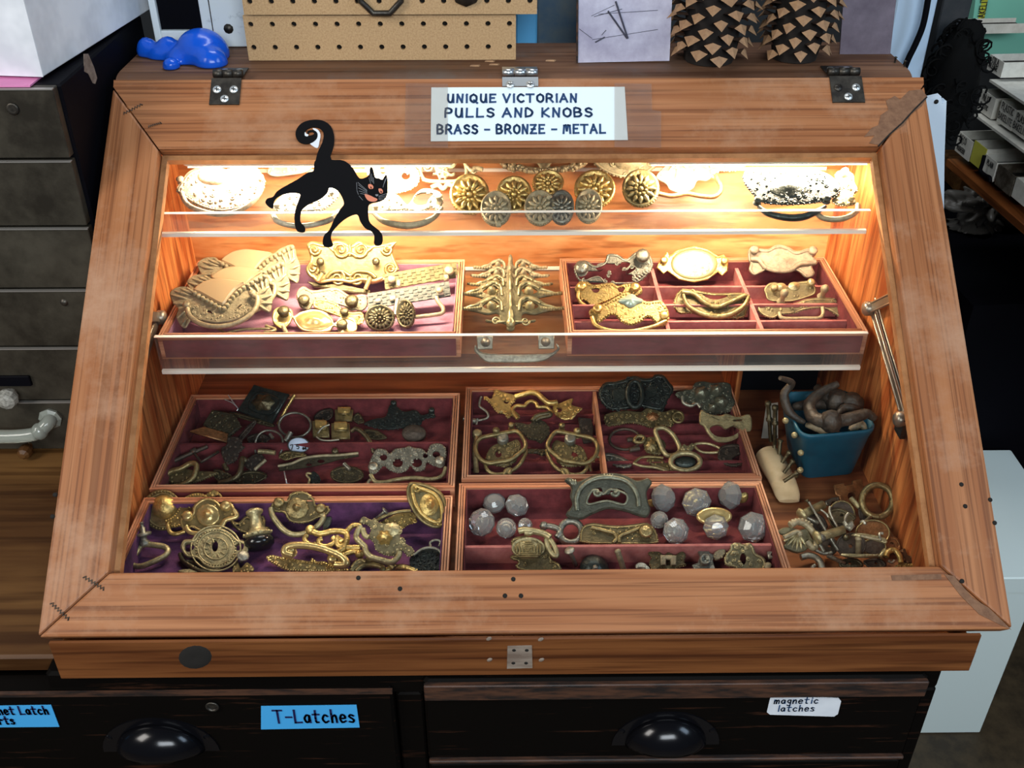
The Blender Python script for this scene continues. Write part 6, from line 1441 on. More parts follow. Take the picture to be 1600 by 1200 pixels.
F = lay(c1(Qc, 640, 965), ZL, 10)
pull('flat brass leaf with a long arc rod along the front rim of the middle tray', F, 'brass_antique', Qc(485,850, 540,840, 620,860, 700,900, 780,955, 690,950, 600,920, 520,890), dn=8, ds=5, kinds='l', group=G, name='leaf_plate', cat='hardware plate', bails=[dict(pts=Qc(370,875, 450,900, 560,912, 690,955, 820,975), r=.0018, w=.004, m='brass_olive'), dict(pts=Qc(380,870, 430,830, 520,820, 620,830), r=.0018, w=.004)])

# ------------------------------------------------------------------ case floor: left front tray (purple velvet)
G = 'brass pulls on the purple velvet'
F = lay(c1(Sc_, 470, 510), ZL+.002, 33)
pull('big round domed gold rosette plate at the left of the purple tray', F, 'brass_antique', ell(c1(Sc_, 478, 328), 31, 32), dn=0, bead=(2.5, .0016, 5), edge=(6, .0014), group=G, bosses=[(c1(Sc_, 500, 300), 20, 19, DOME, 'brass_gold')])
F = lay(c1(Sc_, 830, 540), ZL+.010, 30)
pull('bright gold oval pull with bail and ears, front one beside the domed rosette', F, 'brass_bright', Sc_(635,420, 660,380, 740,365, 760,290, 830,232, 900,222, 970,250, 1010,290, 1080,252, 1130,330, 1100,390, 1030,420, 990,490, 900,520, 800,510, 740,480, 690,520, 650,480), dn=14, ds=5, kinds='bl', edge=(2, .0012), group='gold oval bail pulls', bosses=[(c1(Sc_, 890, 375), 18, 17, [(1, 0), (.97, .003), (.8, .002), (.6, .0035), (.4, .003), (.3, .007), (.02, .009)], None, 16, .03)],
     bails=[dict(pts=Sc_(690,470, 720,520, 800,535, 900,525, 1000,480, 1040,420, 1100,400, 1145,380, 1120,330), r=.0026, w=.007)], posts=[(c1(Sc_, 720, 400), .006, .008), (c1(Sc_, 1060, 310), .006, .008)])
F = lay(c1(Sc_, 640, 500), ZL+.004, 32)
pull('gold oval pull with bail, partly under the brightest gold pull', F, 'brass_gold', Sc_(500,420, 560,390, 610,330, 660,240, 740,185, 830,180, 890,220, 900,300, 820,380, 720,430, 640,470, 560,480), dn=18, ds=5, kinds='bl', bead=(2, .0012, 4), group='gold oval bail pulls', bails=[dict(pts=Sc_(525,450, 545,520, 600,540, 680,515), r=.0024, w=.006)])
F = lay(c1(Sc_, 1000, 300), ZL+.012, 40)
pull('square-eared gold plate end sticking up behind the gold oval pulls', F, 'brass_gold', Sc_(860,190, 940,145, 1000,180, 1030,230, 1020,280, 960,290, 900,250), dn=5, ds=5, group=G, holes=[ell(c1(Sc_, 975, 215), 4, 4)], sm=False, name='backplate', cat='hardware plate')
F = lay(c1(Sc_, 960, 860), ZL, 20)
t = pull('upturned olive-gold round escutcheon with two side ears in the front of the purple tray', F, 'brass_olive', Sc_(645,655, 680,600, 760,590, 800,530, 890,492, 1000,490, 1090,530, 1150,590, 1215,610, 1248,670, 1225,735, 1150,745, 1100,800, 1020,842, 930,848, 850,820, 790,760, 700,748, 660,700), h=.004, dn=0, edge=(2.2, .0014), group=G, holes=[ell(c1(Sc_, 955, 660), 5, 9), Sc_(690,640, 740,640, 775,670, 740,708, 695,705), Sc_(1135,660, 1180,630, 1210,640, 1205,690, 1150,700)],
     bosses=[])
mb = MB()
for rr in (48*.55, 48*.75, 48*.36): bar(mb, F, ell(c1(Sc_, 955, 668), rr*1.08, rr*.98, 30), .0010, .0042, closed=True, n=1)
for i in range(10):
    a = 2*pi*i/10; c = c1(Sc_, 955, 668); mb.tube([F.at((c[0]+cos(a)*10, c[1]+sin(a)*9.5), .0042), F.at((c[0]+cos(a)*17, c[1]+sin(a)*15.5), .0044)], .0010, 5)
beads(mb, F, ell(c1(Sc_, 955, 668), 31, 28, 40), .0013, 4.5, .004, True); mb.build('ring_relief', 'brass_olive', t)
F = lay(c1(Sc_, 300, 840), ZL, 12)
t = pull('pale gold teardrop ring pull with tall post, left end of the purple tray', F, 'brass_olive', None, name='ring_pull', extra=lambda mb, F: bar(mb, F, Sc_(285,645, 250,700, 200,765, 195,800, 240,828, 310,822, 400,785, 490,740, 528,695, 500,655, 420,640, 340,632), .0032, .004, closed=True))
mb = MB(); a, b2 = F.at(c1(Sc_, 320, 640), .004), onz(c1(Sc_, 292, 440), ZL+.030); mb.lathe(a, b2-a, [(.005, 0), (.006, .004), (.0035, .006), (.0035, .010), (.0085, .011), (.0085, .0135), (.003, .014), (.003, (b2-a).length*.8), (.0018, (b2-a).length*.8), (.0018, (b2-a).length), (.003, (b2-a).length+.0004), (.0001, (b2-a).length+.001)], 14); mb.build('post', 'nickel_grey', t)
t = thing('ball_pull', onz(c1(Sc_, 1345, 660), ZL), 'black ball knob on an ornate gold stem in the purple tray', 'drawer knob')
a = onz(c1(Sc_, 1340, 610), ZL+.009); q = onz(c1(Sc_, 1300, 345), ZL+.030); dd = (q-a).normalized(); ln = (q-a).length
mb = MB(); mb.lathe(a-dd*.010, dd, [(.0001, 0), (.010, .001), (.0158, .006), (.0165, .011), (.014, .0155), (.009, .017), (.0001, .0172)], 20); mb.build('ball', 'black_knob', t)
mb = MB(); mb.lathe(a+dd*.006, dd, [(.012, 0), (.0145, .0015), (.0145, .004), (.010, .006), (.0065, .010), (.0060, .022), (.009, .025), (.009, .028), (.0055, .030), (.0052, ln-.002), (.0001, ln-.001)], 18); 
for i in range(14):
    u_ = dd.orthogonal().normalized(); w_ = dd.cross(u_); an = 2*pi*i/14; mb.ball(a+dd*.0088+(u_*cos(an)+w_*sin(an))*.0145, .0016, 6, 4)
mb.build('stem', 'brass_olive', t)
F = lay(c1(Sc_, 1200, 545), ZL+.001, 26)
pull('gold fan-shaped backplate behind the black ball knob', F, 'brass_antique', Sc_(1085,420, 1160,440, 1220,385, 1290,395, 1380,380, 1400,440, 1395,470, 1445,490, 1400,535, 1290,540, 1200,530, 1130,490), dn=8, ds=6, kinds='ls', edge=(2, .001), group=G, holes=[ell(c1(Sc_, 1160, 468), 2.5, 2)], name='backplate', cat='hardware plate')
bolt('short steel bolt at the right foot of the round escutcheon', Sc_(1200,735)[0], Sc_(1188,790)[0], ZL+.012, .0022, 'silver_old', 3, zq=ZL)
F = lay(c1(Sc_, 1200, 880), ZL-.001, 16)
pull('small bright gold leafy plate at the front rim right of the round escutcheon', F, 'brass_bright', Sc_(1110,840, 1150,780, 1180,850, 1230,800, 1270,820, 1300,860, 1260,884, 1120,884), dn=7, ds=4, kinds='l', group=G, name='backplate', cat='hardware plate')
F = lay(c1(Sc_, 760, 878), ZL-.001, 10)
pull('dark curved bail under the round escutcheon', F, 'brass_dark', None, name='bail_rod', cat='loose bail', group=G, extra=lambda mb, F: (bar(mb, F, Sc_(640,715, 660,770, 720,820, 820,870, 960,878), .0028, .002), bar(mb, F, Sc_(700,790, 780,800, 860,840, 1000,872), .003, .002)))
F = lay(c1(Sc_, 720, 884), ZL-.001, 5)
pull('pale oval disc edge peeking over the front rail in the purple tray', F, 'brass_olive', ell(c1(Sc_, 715, 884), 17, 4), dn=0, group=G, name='backplate', cat='hardware plate')
F = lay(c1(Tc, 330, 470), ZL+.003, 34)
pull('dark olive oval pull with drop bail leaning at the back of the purple tray', F, 'brass_antique', Tc(115,260, 165,190, 240,210, 270,160, 340,140, 410,155, 460,210, 475,250, 560,255, 572,300, 540,330, 480,350, 420,380, 340,390, 260,370, 220,310, 150,300), dn=16, ds=6, kinds='bl', edge=(2, .0012), bosses=[(c1(Tc, 325, 275), 17, 16, [(1, 0), (.97, .003), (.75, .002), (.6, .004), (.42, .003), (.35, .008), (.02, .010)], None, 8, .05)], group=G,
     bails=[dict(pts=Tc(118,270, 130,330, 180,400, 230,450, 300,478, 390,465, 470,420, 525,350, 510,300), r=.0032, w=.005, w1=.008, m='brass_olive')], posts=[(c1(Tc, 190, 245), .006, .008), (c1(Tc, 515, 290), .006, .008)])
F = lay(c1(Tc, 560, 395), ZL+.002, 20)
pull('small dark clip beside the olive oval pull', F, 'nickel_dark', Tc(525,400, 545,350, 590,345, 585,390, 560,430, 530,440), dn=0, group=G, name='clip', cat='hardware')
F = lay(c1(Tc, 440, 765), ZL-.001, 20)
pull('brightest gold bail pull lying on the front edge of the purple tray', F, 'brass_bright', Tc(85,655, 130,640, 200,655, 240,640, 300,670, 360,680, 420,690, 440,665, 480,690, 540,690, 590,720, 650,715, 700,740, 740,760, 600,768, 400,768, 260,762, 180,730, 110,690), dn=20, ds=5, kinds='ls', bead=(2, .0013, 4), group=G, posts=[(c1(Tc, 280, 625), .006, .010), (c1(Tc, 610, 695), .006, .010)],
     bails=[dict(pts=Tc(285,640, 225,620, 235,580, 300,560, 400,562, 500,580, 600,615, 670,650, 705,690, 690,715, 620,712), r=.0040, w=.010, w1=.014)])
F = lay(c1(Tc, 600, 660), ZL+.002, 20)
pull('brass scrollwork pull of open curls in the middle of the purple tray', F, 'brass_gold', None, group=G, extra=lambda mb, F: (bar(mb, F, Tc(420,440, 480,470, 540,465, 600,450, 680,455, 710,480, 705,540, 680,590, 620,620, 560,610), .0034, .005), bar(mb, F, Tc(400,480, 380,510, 400,545, 450,560, 470,545), .003, .004), bar(mb, F, Tc(600,500, 620,530, 580,560, 530,570, 490,550, 495,520, 520,510), .003, .004), bar(mb, F, Tc(640,490, 630,530, 650,570, 690,560), .003, .005), bar(mb, F, Tc(710,450, 760,405, 820,410), .003, .005), bar(mb, F, Tc(620,660, 700,630, 770,610, 820,635), .003, .004), bar(mb, F, Tc(700,580, 760,580, 815,580), .0034, .004), mb.ball(F.at(c1(Tc, 425, 440), .005), .0055), mb.ball(F.at(c1(Tc, 810, 630), .005), .005), spiral(mb, F, c1(Tc, 665, 530), 8, 1.3, .0022, .005)), name='scroll_pull')
F = lay(c1(Tc, 1000, 690), ZL+.008, 28)
pull('gold shell-and-flower pull with beaded loops at the right of the purple tray', F, 'brass_olive', Tc(840,340, 900,365, 930,350, 960,385, 1030,395, 1090,390, 1140,440, 1120,490, 1160,510, 1175,555, 1220,580, 1235,625, 1190,650, 1140,600, 1100,640, 1020,640, 940,600, 920,540, 880,500, 900,440, 870,400, 810,385), dn=20, ds=6, kinds='lbs', group=G, bosses=[(c1(Tc, 1005, 505), 12, 11, DOME, 'brass_gold', 6, .12), (c1(Tc, 1060, 440), 13, 11, FLATB, None, 9, .08)],
     bails=[dict(pts=Tc(820,410, 795,450, 785,500, 820,540, 850,570, 860,610, 900,650, 980,675, 1060,690, 1110,650, 1120,610), r=.0032, w=.005, beads=(.0018, 4)), dict(pts=Tc(835,430, 850,480, 880,500), r=.003, w=.005)])
F = lay(c1(Tc, 1340, 425), ZL+.014, 30, 0, -18)
t = pull('tall oval domed plate leaning over the right rear rim of the purple tray', F, 'brass_antique', Tc(1190,80, 1260,72, 1340,90, 1420,130, 1470,190, 1492,280, 1490,380, 1440,425, 1360,420, 1270,360, 1210,270, 1175,170), h=.004, dn=0, edge=(2.4, .0016), group=G, bosses=[(c1(Tc, 1350, 245), 15, 18, [(1, 0), (.95, .003), (.8, .0025), (.75, .0045), (.55, .004), (.45, .008), (.02, .0115)], 'brass_gold')])
mb = MB(); bar(mb, F, Tc(1225,100, 1300,120, 1390,160, 1440,230, 1455,320, 1440,380, 1370,370, 1290,310, 1240,220), .0022, .005, closed=True); spiral(mb, F, c1(Tc, 1250, 110), 7, 1.3, .0016, .005); spiral(mb, F, c1(Tc, 1435, 375), 7, 1.3, .0016, .005); mb.build('inner_moulding', 'brass_gold', t)
F = lay(c1(Tc, 1130, 440), ZL+.008, 30, 10)
pull('long pale gold plate under the tall oval domed plate', F, 'brass_gold', Tc(960,395, 1060,335, 1190,300, 1245,330, 1252,380, 1190,400, 1130,435, 1040,400), dn=10, ds=6, kinds='bs', group=G, name='backplate', cat='hardware plate', bails=[dict(pts=Tc(940,370, 1020,325, 1110,300, 1210,290), r=.002, w=.006, m='brass_antique')])
F = lay(c1(Tc, 1340, 765), ZL, 24)
pull('blackened openwork pull in the dark right front corner of the purple tray', F, 'bronze_black', Tc(1200,690, 1240,620, 1320,590, 1400,575, 1450,620, 1465,700, 1430,765, 1250,765), dn=22, ds=6, kinds='sb', group=G, bails=[dict(pts=Tc(1370,580, 1360,540, 1400,520, 1440,530, 1430,570), r=.0013, w=.005, m='nickel_grey'), dict(pts=Tc(1230,640, 1300,590, 1370,580, 1430,600, 1460,650), r=.0016, w=.006, m='nickel_grey')])
F = lay(c1(Tc, 900, 768), ZL-.001, 14)
pull('pair of nested dark bails at the front rail of the purple tray', F, 'brass_antique', None, name='bail_rod', cat='loose bail', group=G, extra=lambda mb, F: (bar(mb, F, Tc(740,766, 790,715, 870,685, 960,675, 1040,700, 1085,740), .0036, .004), bar(mb, F, Tc(780,766, 840,720, 920,715, 990,735, 985,766), .003, .004), bar(mb, F, Tc(745,740, 790,690, 830,680, 860,690), .0024, .006)))
F = lay(c1(Tc, 1130, 768), ZL-.001, 8)
pull('copper-toned bail arc at the front rail right of the nested bails', F, 'brass_gold', None, name='bail_rod', cat='loose bail', extra=lambda mb, F: bar(mb, F, Tc(1000,764, 1060,740, 1130,730, 1200,742, 1262,766), .0032, .002))
bolt('thin dark bolt lying behind the shell-and-flower pull', Tc(1010,292)[0], Tc(935,358)[0], ZL+.022, .0018, 'nickel_grey', 3, zq=ZL+.014)

# ------------------------------------------------------------------ case floor: front centre tray
ZG = ZL-.002
gknob('clear faceted glass knob at upper left of the five-knob cluster', Vc(410,275)[0], 18, ZG, (-.2, -.3, .9), None, 10)
gknob('clear faceted glass knob lowest left of the five-knob cluster', Vc(310,430)[0], 22, ZG, (-.4, -.5, .7), None, 10)
gknob('clear faceted glass knob at upper right of the five-knob cluster', Vc(590,295)[0], 19, ZG, (.3, -.35, .8), None, 8)
gknob('clear smooth-faced glass knob in the middle of the five-knob cluster', Vc(505,475)[0], 16, ZG, (0, -.6, .7), None, 12)
gknob('small round clear glass knob touching the woven oval pull', Vc(655,455)[0], 12, ZG, (.3, -.5, .7), 'silver_old', 14)
NK = 'dark nickel escutcheons'
F = lay(c1(Vc, 1090, 412), ZL+.016, 36)
t = pull('large dark nickel keyhole-shaped plate with a wide curved opening over the tray rim', F, 'nickel_dark', Vc(960,112, 985,88, 1020,95, 1060,118, 1120,95, 1200,65, 1290,52, 1380,56, 1450,78, 1520,110, 1575,100, 1610,92, 1640,130, 1600,200, 1610,280, 1628,340, 1600,395, 1520,380, 1440,352, 1300,330, 1180,370, 1090,412, 1000,400, 970,368, 1020,300, 1002,230, 1012,160), h=.005, dn=0, edge=None, group=NK, seed=2,
     holes=[Vc(1140,245, 1150,205, 1190,175, 1245,172, 1262,212, 1310,216, 1325,175, 1400,178, 1445,215, 1455,265, 1425,292, 1370,280, 1290,264, 1215,298, 1150,290)], ribl=[(c1(Vc, 1000+i*22, 100), c1(Vc, 1030+i*10, 150)) for i in range(3)]+[(c1(Vc, 1270+i*22, 55), c1(Vc, 1275+i*20, 95)) for i in range(4)])
mb = MB(); bar(mb, F, Vc(1060,340, 1055,240, 1100,150, 1190,95, 1290,80, 1400,95, 1480,140, 1530,220, 1540,310), .0030, .005); bar(mb, F, Vc(1140,245, 1190,175, 1262,212, 1325,175, 1445,215, 1425,292, 1290,264, 1150,290), .0014, .005, closed=True)
spiral(mb, F, c1(Vc, 1215, 195), 7, 1.2, .0022, .005); spiral(mb, F, c1(Vc, 1360, 195), 7, 1.2, .0022, .005, 3, -1); mb.build('raised_band', 'nickel_dark', t)
F = lay(c1(Vc, 1350, 600), ZL+.006, 24)
pull('dark green-brass bail plate below the large nickel plate', F, 'brass_antique', Vc(1080,560, 1100,470, 1180,440, 1290,455, 1400,460, 1500,450, 1600,440, 1660,480, 1690,560, 1660,600, 1380,604, 1120,595), dn=12, ds=6, kinds='sb', edge=(2, .001), group=NK, bails=[dict(pts=Vc(1170,470, 1290,500, 1350,520, 1365,560, 1340,590), r=.0022, w=.004), dict(pts=Vc(1390,590, 1395,540, 1470,505, 1590,460), r=.0022, w=.004)], posts=[(c1(Vc, 1590, 520), .008, .006)])
F = lay(c1(Vc, 1010, 600), ZL, 26)
pull('clear-grey nickel ring beside the large nickel plate', F, 'nickel_grey', None, name='ring_pull', extra=lambda mb, F: (bar(mb, F, ell(c1(Vc, 1010, 505), 17, 17, 16), .0038, .004, closed=True, n=2), bar(mb, F, Vc(785,470, 820,460, 880,470, 925,500, 900,550), .0036, .005), mb.ball(F.at(c1(Vc, 800, 458), .005), .005), bar(mb, F, Vc(930,560, 960,590, 1040,590, 1110,560), .003, .003)))
F = lay(c1(Vc, 700, 815), ZL+.006, 28, -10)
t = pull('antique pull with a basket-weave oval in front of the glass knob cluster', F, 'brass_antique', Vc(545,600, 560,560, 640,540, 720,560, 800,600, 850,660, 860,720, 920,760, 910,810, 660,812, 580,780, 600,740, 545,720, 550,690, 600,690, 560,650), dn=8, ds=6, kinds='s', group=NK, edge=(2, .001))
mb = MB(); disc(mb, F, c1(Vc, 680, 640), 27, 17, [(1, .002), (.97, .005), (.9, .0055), (.86, .0045), (.5, .008), (.02, .009)], 26); mb.build('oval', 'brass_olive', t)
mb = MB()
for i in range(-4, 5):
    c = c1(Vc, 680, 640); h_ = math.sqrt(max(0, 1-(i/5)**2))
    mb.tube([F.at((c[0]+i*4.6, c[1]-h_*13), .0055), F.at((c[0]+i*4.6, c[1]), .0092), F.at((c[0]+i*4.6, c[1]+h_*13), .0055)], .0011, 5)
    mb.tube([F.at((c[0]-h_*22, c[1]+i*2.9), .0055), F.at((c[0], c[1]+i*2.9), .0092), F.at((c[0]+h_*22, c[1]+i*2.9), .0055)], .0011, 5)
mb.build('weave', 'brass_antique', t)
mb = MB(); bar(mb, F, Vc(820,560, 850,570, 890,640, 900,690, 870,685, 830,620), .0028, .006, closed=True); bar(mb, F, Vc(600,500, 650,490, 720,500, 800,520, 850,550), .0036, .008); bar(mb, F, Vc(720,500, 690,515, 650,510), .003, .008); mb.build('bail', 'brass_olive', t)
bolt('upright screw with a washer right of the woven oval pull', Vc(1000,650)[0], Vc(1050,770)[0], ZL+.022, .0022, 'silver_old', 2.6, 'screw', zq=ZL)
t = thing('washer_cup', onz(c1(Vc, 1190, 800), ZL), 'dark domed cup washer at the front of the centre tray', 'hardware'); mb = MB(); mb.lathe(onz(c1(Vc, 1190, 800), ZL), (.3, -.3, .9), [(.0155, 0), (.0145, .006), (.010, .011), (.004, .0135), (.0001, .014)], 18); mb.build('cup', 'bronze_black', t)
mb = MB(); mb.lathe(onz(c1(Vc, 1195, 800), ZL+.008), (0, -.5, .8), [(.0028, 0), (.0028, .010), (.0001, .011)], 8); mb.build('stud', 'silver_old', t)
gknob('cut-glass knob with a brass base at upper left of the right-hand group', Wc(440,275)[0], 22, ZG+.002, (.5, -.45, .5), 'brass_gold', 10)
gknob('cut-glass knob with a brass collar on top, middle of the back row', Wc(735,315)[0], 23, ZG+.002, (.05, -.8, .45), 'brass_gold', 8)
gknob('cut-glass knob turned left with its brass base at right, end of the back row', Wc(1030,250)[0], 22, ZG+.004, (-.8, -.3, .3), 'brass_gold', 8)
gknob('small clear glass knob wedged under the brass-based one', Wc(400,470)[0], 14, ZG, (-.2, -.5, .7), None, 12)
gknob('octagonal glass knob with open centre in the front row, left', Wc(550,570)[0], 21, ZG, (.1, -.65, .6), 'silver_old', 8)
gknob('glass knob on a wide brass disc in the front row, middle', Wc(905,535)[0], 20, ZG, (0, -.75, .5), 'brass_bright', 8)
F = lay(c1(Wc, 890, 500), ZL+.010, 35)
t = thing('brass_disc', F.o, 'wide polished brass disc behind the middle front glass knob', 'hardware'); mb = MB(); disc(mb, F, c1(Wc, 890, 440), 28, 14, [(1, 0), (.98, .002), (.8, .003), (.5, .002), (.02, .002)], 26); mb.build('disc', 'brass_bright', t)
gknob('large faceted glass knob with a dark green base at the right end', Wc(1240,535)[0], 24, ZG, (.1, -.75, .5), 'bronze_black', 8)
G = 'odd hardware along the front divider'
F = lay(c1(Wc, 480, 930), ZL+.002, 22)
pull('gold hinge bracket with a square notch at the front of the centre tray', F, 'brass_antique', Wc(300,770, 350,740, 400,760, 440,790, 480,765, 540,790, 600,755, 635,790, 620,850, 640,880, 560,900, 500,930, 420,900, 350,930, 310,860, 330,810), dn=8, ds=5, kinds='lb', group=G, name='hinge_bracket', cat='hardware')
t = bpy.context.scene.objects
F2 = lay(c1(Wc, 480, 880), ZL+.008, 26); mb = MB(); plate(mb, F2, Wc(410,790, 550,795, 548,878, 500,878, 498,830, 460,830, 458,878, 412,876), .003, sm=False); o = mb.build('notched_plate', 'brass_pale', at=F2.o); tag(o, 'small pale gold notched plate lying on the gold hinge bracket', 'hardware plate')
bolt('pale flat rod leaning on the front divider', Wc(30,752)[0], Wc(85,922)[0], ZL+.018, .0030, 'brass_pale', 1.2, 'flat_rod', zq=ZL)
F = lay(c1(Wc, 790, 930), ZL+.002, 22)
t = pull('grey lever-like latch piece with a round hub at the front of the centre tray', F, 'nickel_grey', Wc(735,750, 770,700, 835,730, 850,770, 890,790, 880,850, 900,930, 720,930, 690,880, 740,860, 760,800), dn=0, group=G, sm=False, name='latch_lever', cat='hardware', bosses=[(c1(Wc, 805, 842), 8.5, 8.5, [(1, 0), (1, .006), (.7, .007), (.6, .003), (.02, .003)])])
F = lay(c1(Wc, 1160, 935), ZL+.004, 30)
pull('brass shell-topped keyhole escutcheon at the right front of the centre tray', F, 'brass_olive', Wc(980,830, 1000,770, 1030,740, 1040,690, 1100,678, 1150,690, 1200,680, 1240,710, 1260,770, 1330,810, 1352,860, 1330,920, 1260,935, 1100,935, 1080,900, 1000,880), dn=8, ds=6, kinds='s', edge=(2.2, .0012), group=G, holes=[ell(c1(Wc, 1145, 825), 5, 9)], name='escutcheon', cat='escutcheon', ribl=[(c1(Wc, 1040+i*22, 780), c1(Wc, 1070+i*8, 750)) for i in range(4)], bosses=[(c1(Wc, 1095, 710), 6, 5, FLATB), (c1(Wc, 1185, 710), 6, 5, FLATB)])
F = lay(c1(Wc, 940, 880), ZL+.006, 26)
pull('pale pink-brass curled plate between latch lever and keyhole escutcheon', F, 'brass_pale', Wc(885,780, 930,740, 985,740, 980,790, 930,830, 895,830), dn=5, ds=4, group=G, name='backplate', cat='hardware plate')
F = lay(c1(Wc, 1410, 825), ZL+.008, 30)
t = thing('square_nut', F.o, 'square pale nut with a round hole at the right end of the centre tray', 'nut'); mb = MB(); plate(mb, F, Wc(1360,760, 1442,755, 1455,812, 1372,825), .004, [ell(c1(Wc, 1408, 788), 3.6, 3.2, 10)], sm=False); mb.build('nut_body', 'silver_old', t)
bolt('small flat-headed screw standing under the square nut', Wc(1368,880)[0], Wc(1390,930)[0], ZL+.010, .0022, 'brass_pale', 2, 'screw', zq=ZL)
F = lay(c1(Wc, 250, 932), ZL, 18)
pull('silvery curled clip at the front rail left of the gold hinge bracket', F, 'silver_old', Wc(185,880, 230,855, 280,870, 320,915, 300,932, 240,910, 200,910), dn=0, group=G, name='clip', cat='hardware')

# ------------------------------------------------------------------ right side of the case floor
ZF = .0162
b0 = [onz(p, ZF) for p in Yc(600, 880, 960, 845)]
t = thing('plastic_tub', (b0[0]+b0[1])/2, 'teal plastic tub full of horn-like branch handles', 'tub')
hz_ = .098
TL_, TR_, BR2, BL2 = [onz(p, hz_) for p in Yc(430, 300, 905, 285, 1108, 555, 590, 605)]
fl, fr = b0
dx = fr-fl; back = V((-.0, .085, 0))
def rrect(c, n=5, rr=.18):
    out = []
    for i in range(4):
        p, a, q = c[i], c[i-1], c[(i+1) % 4]
        s, e = p+(a-p)*rr, p+(q-p)*rr
        for k in range(n+1):
            u = k/n; out.append(s*(1-u)**2+p*2*u*(1-u)+e*u*u)
    return out
top = [BL2, BR2, TR_, TL_]; bot = [fl, fr, fr+(TR_-BR2)*.82, fl+(TL_-BL2)*.82]
cen = sum(top, V((0, 0, 0)))/4; cb = sum(bot, V((0, 0, 0)))/4
mb = MB(); sh = lambda L_, c, k: [c+(p-c)*k for p in L_]
mb.rings([rrect(bot), rrect([p+(q-p)*.85 for p, q in zip(bot, top)]), rrect(sh(top, cen, 1.03)), rrect(sh([p+V((0, 0, .004)) for p in top], cen, 1.03)), rrect(sh([p+V((0, 0, .004)) for p in top], cen, .97)), rrect(sh([p+V((0, 0, .003)) for p in bot], cb, .94))], True, True, True); mb.build('tub_body', 'teal_plastic', t)
def branch(label, pts, z0, z1, r, m='iron_brown', lumps=()):
    n = len(pts); P = [onz(p, z0+(z1-z0)*sin(pi*i/(n-1)) if not hasattr(z1, '__len__') else z1[i]) for i, p in enumerate(pts)]
    sm = smooth_path(P, 5); mm = len(sm); o = thing('branch_handle', P[0], label, 'handle', 'horn-like branch handles')
    mb = MB(); mb.tube(sm, [r*.78*(.55+.6*sin(pi*i/(mm-1)))*(1+.14*pnoise(V((i*.9, r*900, 3)))) for i in range(mm)], 9)
    for i in lumps: mb.ball(sm[i], r*1.5, 8, 6)
    mb.build('stem', m, o)
branch('long upward-curving grey branch handle at the left of the teal tub', Yc(440, 180, 520, 215, 470, 290, 490, 390, 540, 450, 610, 490), .10, [.150, .138, .125, .112, .105, .100], .0058, 'horn_dark')
branch('thick brown hooked branch handle lying across the front rim of the teal tub', Yc(840, 220, 740, 270, 650, 350, 660, 440, 740, 480, 880, 475, 1000, 440, 1050, 430, 1100, 465), .10, [.126, .120, .112, .108, .110, .112, .114, .115, .110], .0088, 'horn_dark', (22,))
branch('dark knobbly branch handle inside the teal tub behind the hooked one', Yc(690, 240, 760, 310, 850, 350, 950, 370, 990, 400), .09, [.108, .104, .100, .100, .098], .010, 'horn_dark', (9, 14))
branch('grey-brown twig handle in the middle of the teal tub', Yc(530, 380, 620, 370, 730, 360, 800, 390), .09, [.092, .096, .096, .092], .008, 'horn_dark')
branch('short pale twig handle at the front left inside the teal tub', Yc(620, 505, 700, 525, 790, 560, 880, 585), .09, [.092, .094, .094, .092], .0065, 'horn_pale')
branch('short pale twig handle at the front right inside the teal tub', Yc(920, 545, 960, 515, 1000, 500, 1035, 545), .09, [.092, .095, .096, .092], .006, 'horn_pale')
branch('dark twig handle with forked end at the right of the teal tub', Yc(830, 455, 880, 390, 950, 390, 1000, 410), .09, [.104, .108, .108, .102], .0055, 'horn_dark')
# ivory wedge with pegs
q = [onz(p, ZF) for p in Yc(400, 1000, 590, 1010)]
t = thing('ivory_block', (q[0]+q[1])/2, 'cream curved wooden block with brass pegs stuck in its right edge', 'peg block')
sec = [(Yc(275, 665)[0], Yc(440, 640)[0], .040), (Yc(300, 720)[0], Yc(500, 715)[0], .042), (Yc(350, 810)[0], Yc(548, 800)[0], .040), (Yc(385, 900)[0], Yc(578, 890)[0], .034), (Yc(400, 980)[0], Yc(592, 975)[0], .026), (Yc(430, 1025)[0], Yc(580, 1025)[0], .0215)]
rows = []
for a_, c_, z in sec:
    A_, C_ = onz(a_, z), onz(c_, z); rr = []
    for k in range(10):
        an = 2*pi*k/10; mid = (A_+C_)/2; rr.append(V((mid.x+(C_-A_).x/2*cos(an), mid.y+(C_-A_).y/2*cos(an), ZF+.0003+(z-ZF)*(.5+.5*sin(an)))))
    rows.append(rr)
mb = MB(); mb.rings(rows, True, True, True); o = mb.build('block', 'ivory', t); sb = o.modifiers.new('sub', 'SUBSURF'); sb.levels = 1; sb.render_levels = 2
for i, (a_, c_) in enumerate([(Yc(435, 690)[0], Yc(440, 620)[0]), (Yc(465, 750)[0], Yc(500, 700)[0]), (Yc(480, 820)[0], Yc(525, 760)[0]), (Yc(485, 885)[0], Yc(555, 840)[0]), (Yc(400, 645)[0], Yc(402, 590)[0]), (Yc(560, 850)[0], Yc(580, 820)[0])]):
    A_, C_ = onz(a_, .042), onz(c_, .050); mb = MB(); d_ = (C_-A_); mb.lathe(A_, d_, [(.0022, -.004), (.0022, d_.length*.8), (.0036, d_.length), (.003, d_.length+.002), (.0001, d_.length+.003)], 8); mb.build('peg', 'brass_dark', t)
for i, (p, zz_) in enumerate([((478, 478), .105), ((540, 578), .095), ((583, 700), .078), ((580, 820), .055)]):
    c = onz(Yc(*p)[0], zz_); mb = MB(); mb.lathe(c, (-.3, -.6, .5), [(.0001, -.010), (.0016, -.010), (.0016, 0), (.0036, .0005), (.0034, .0025), (.0001, .003)], 10); mb.build('peg', 'brass_olive', t)
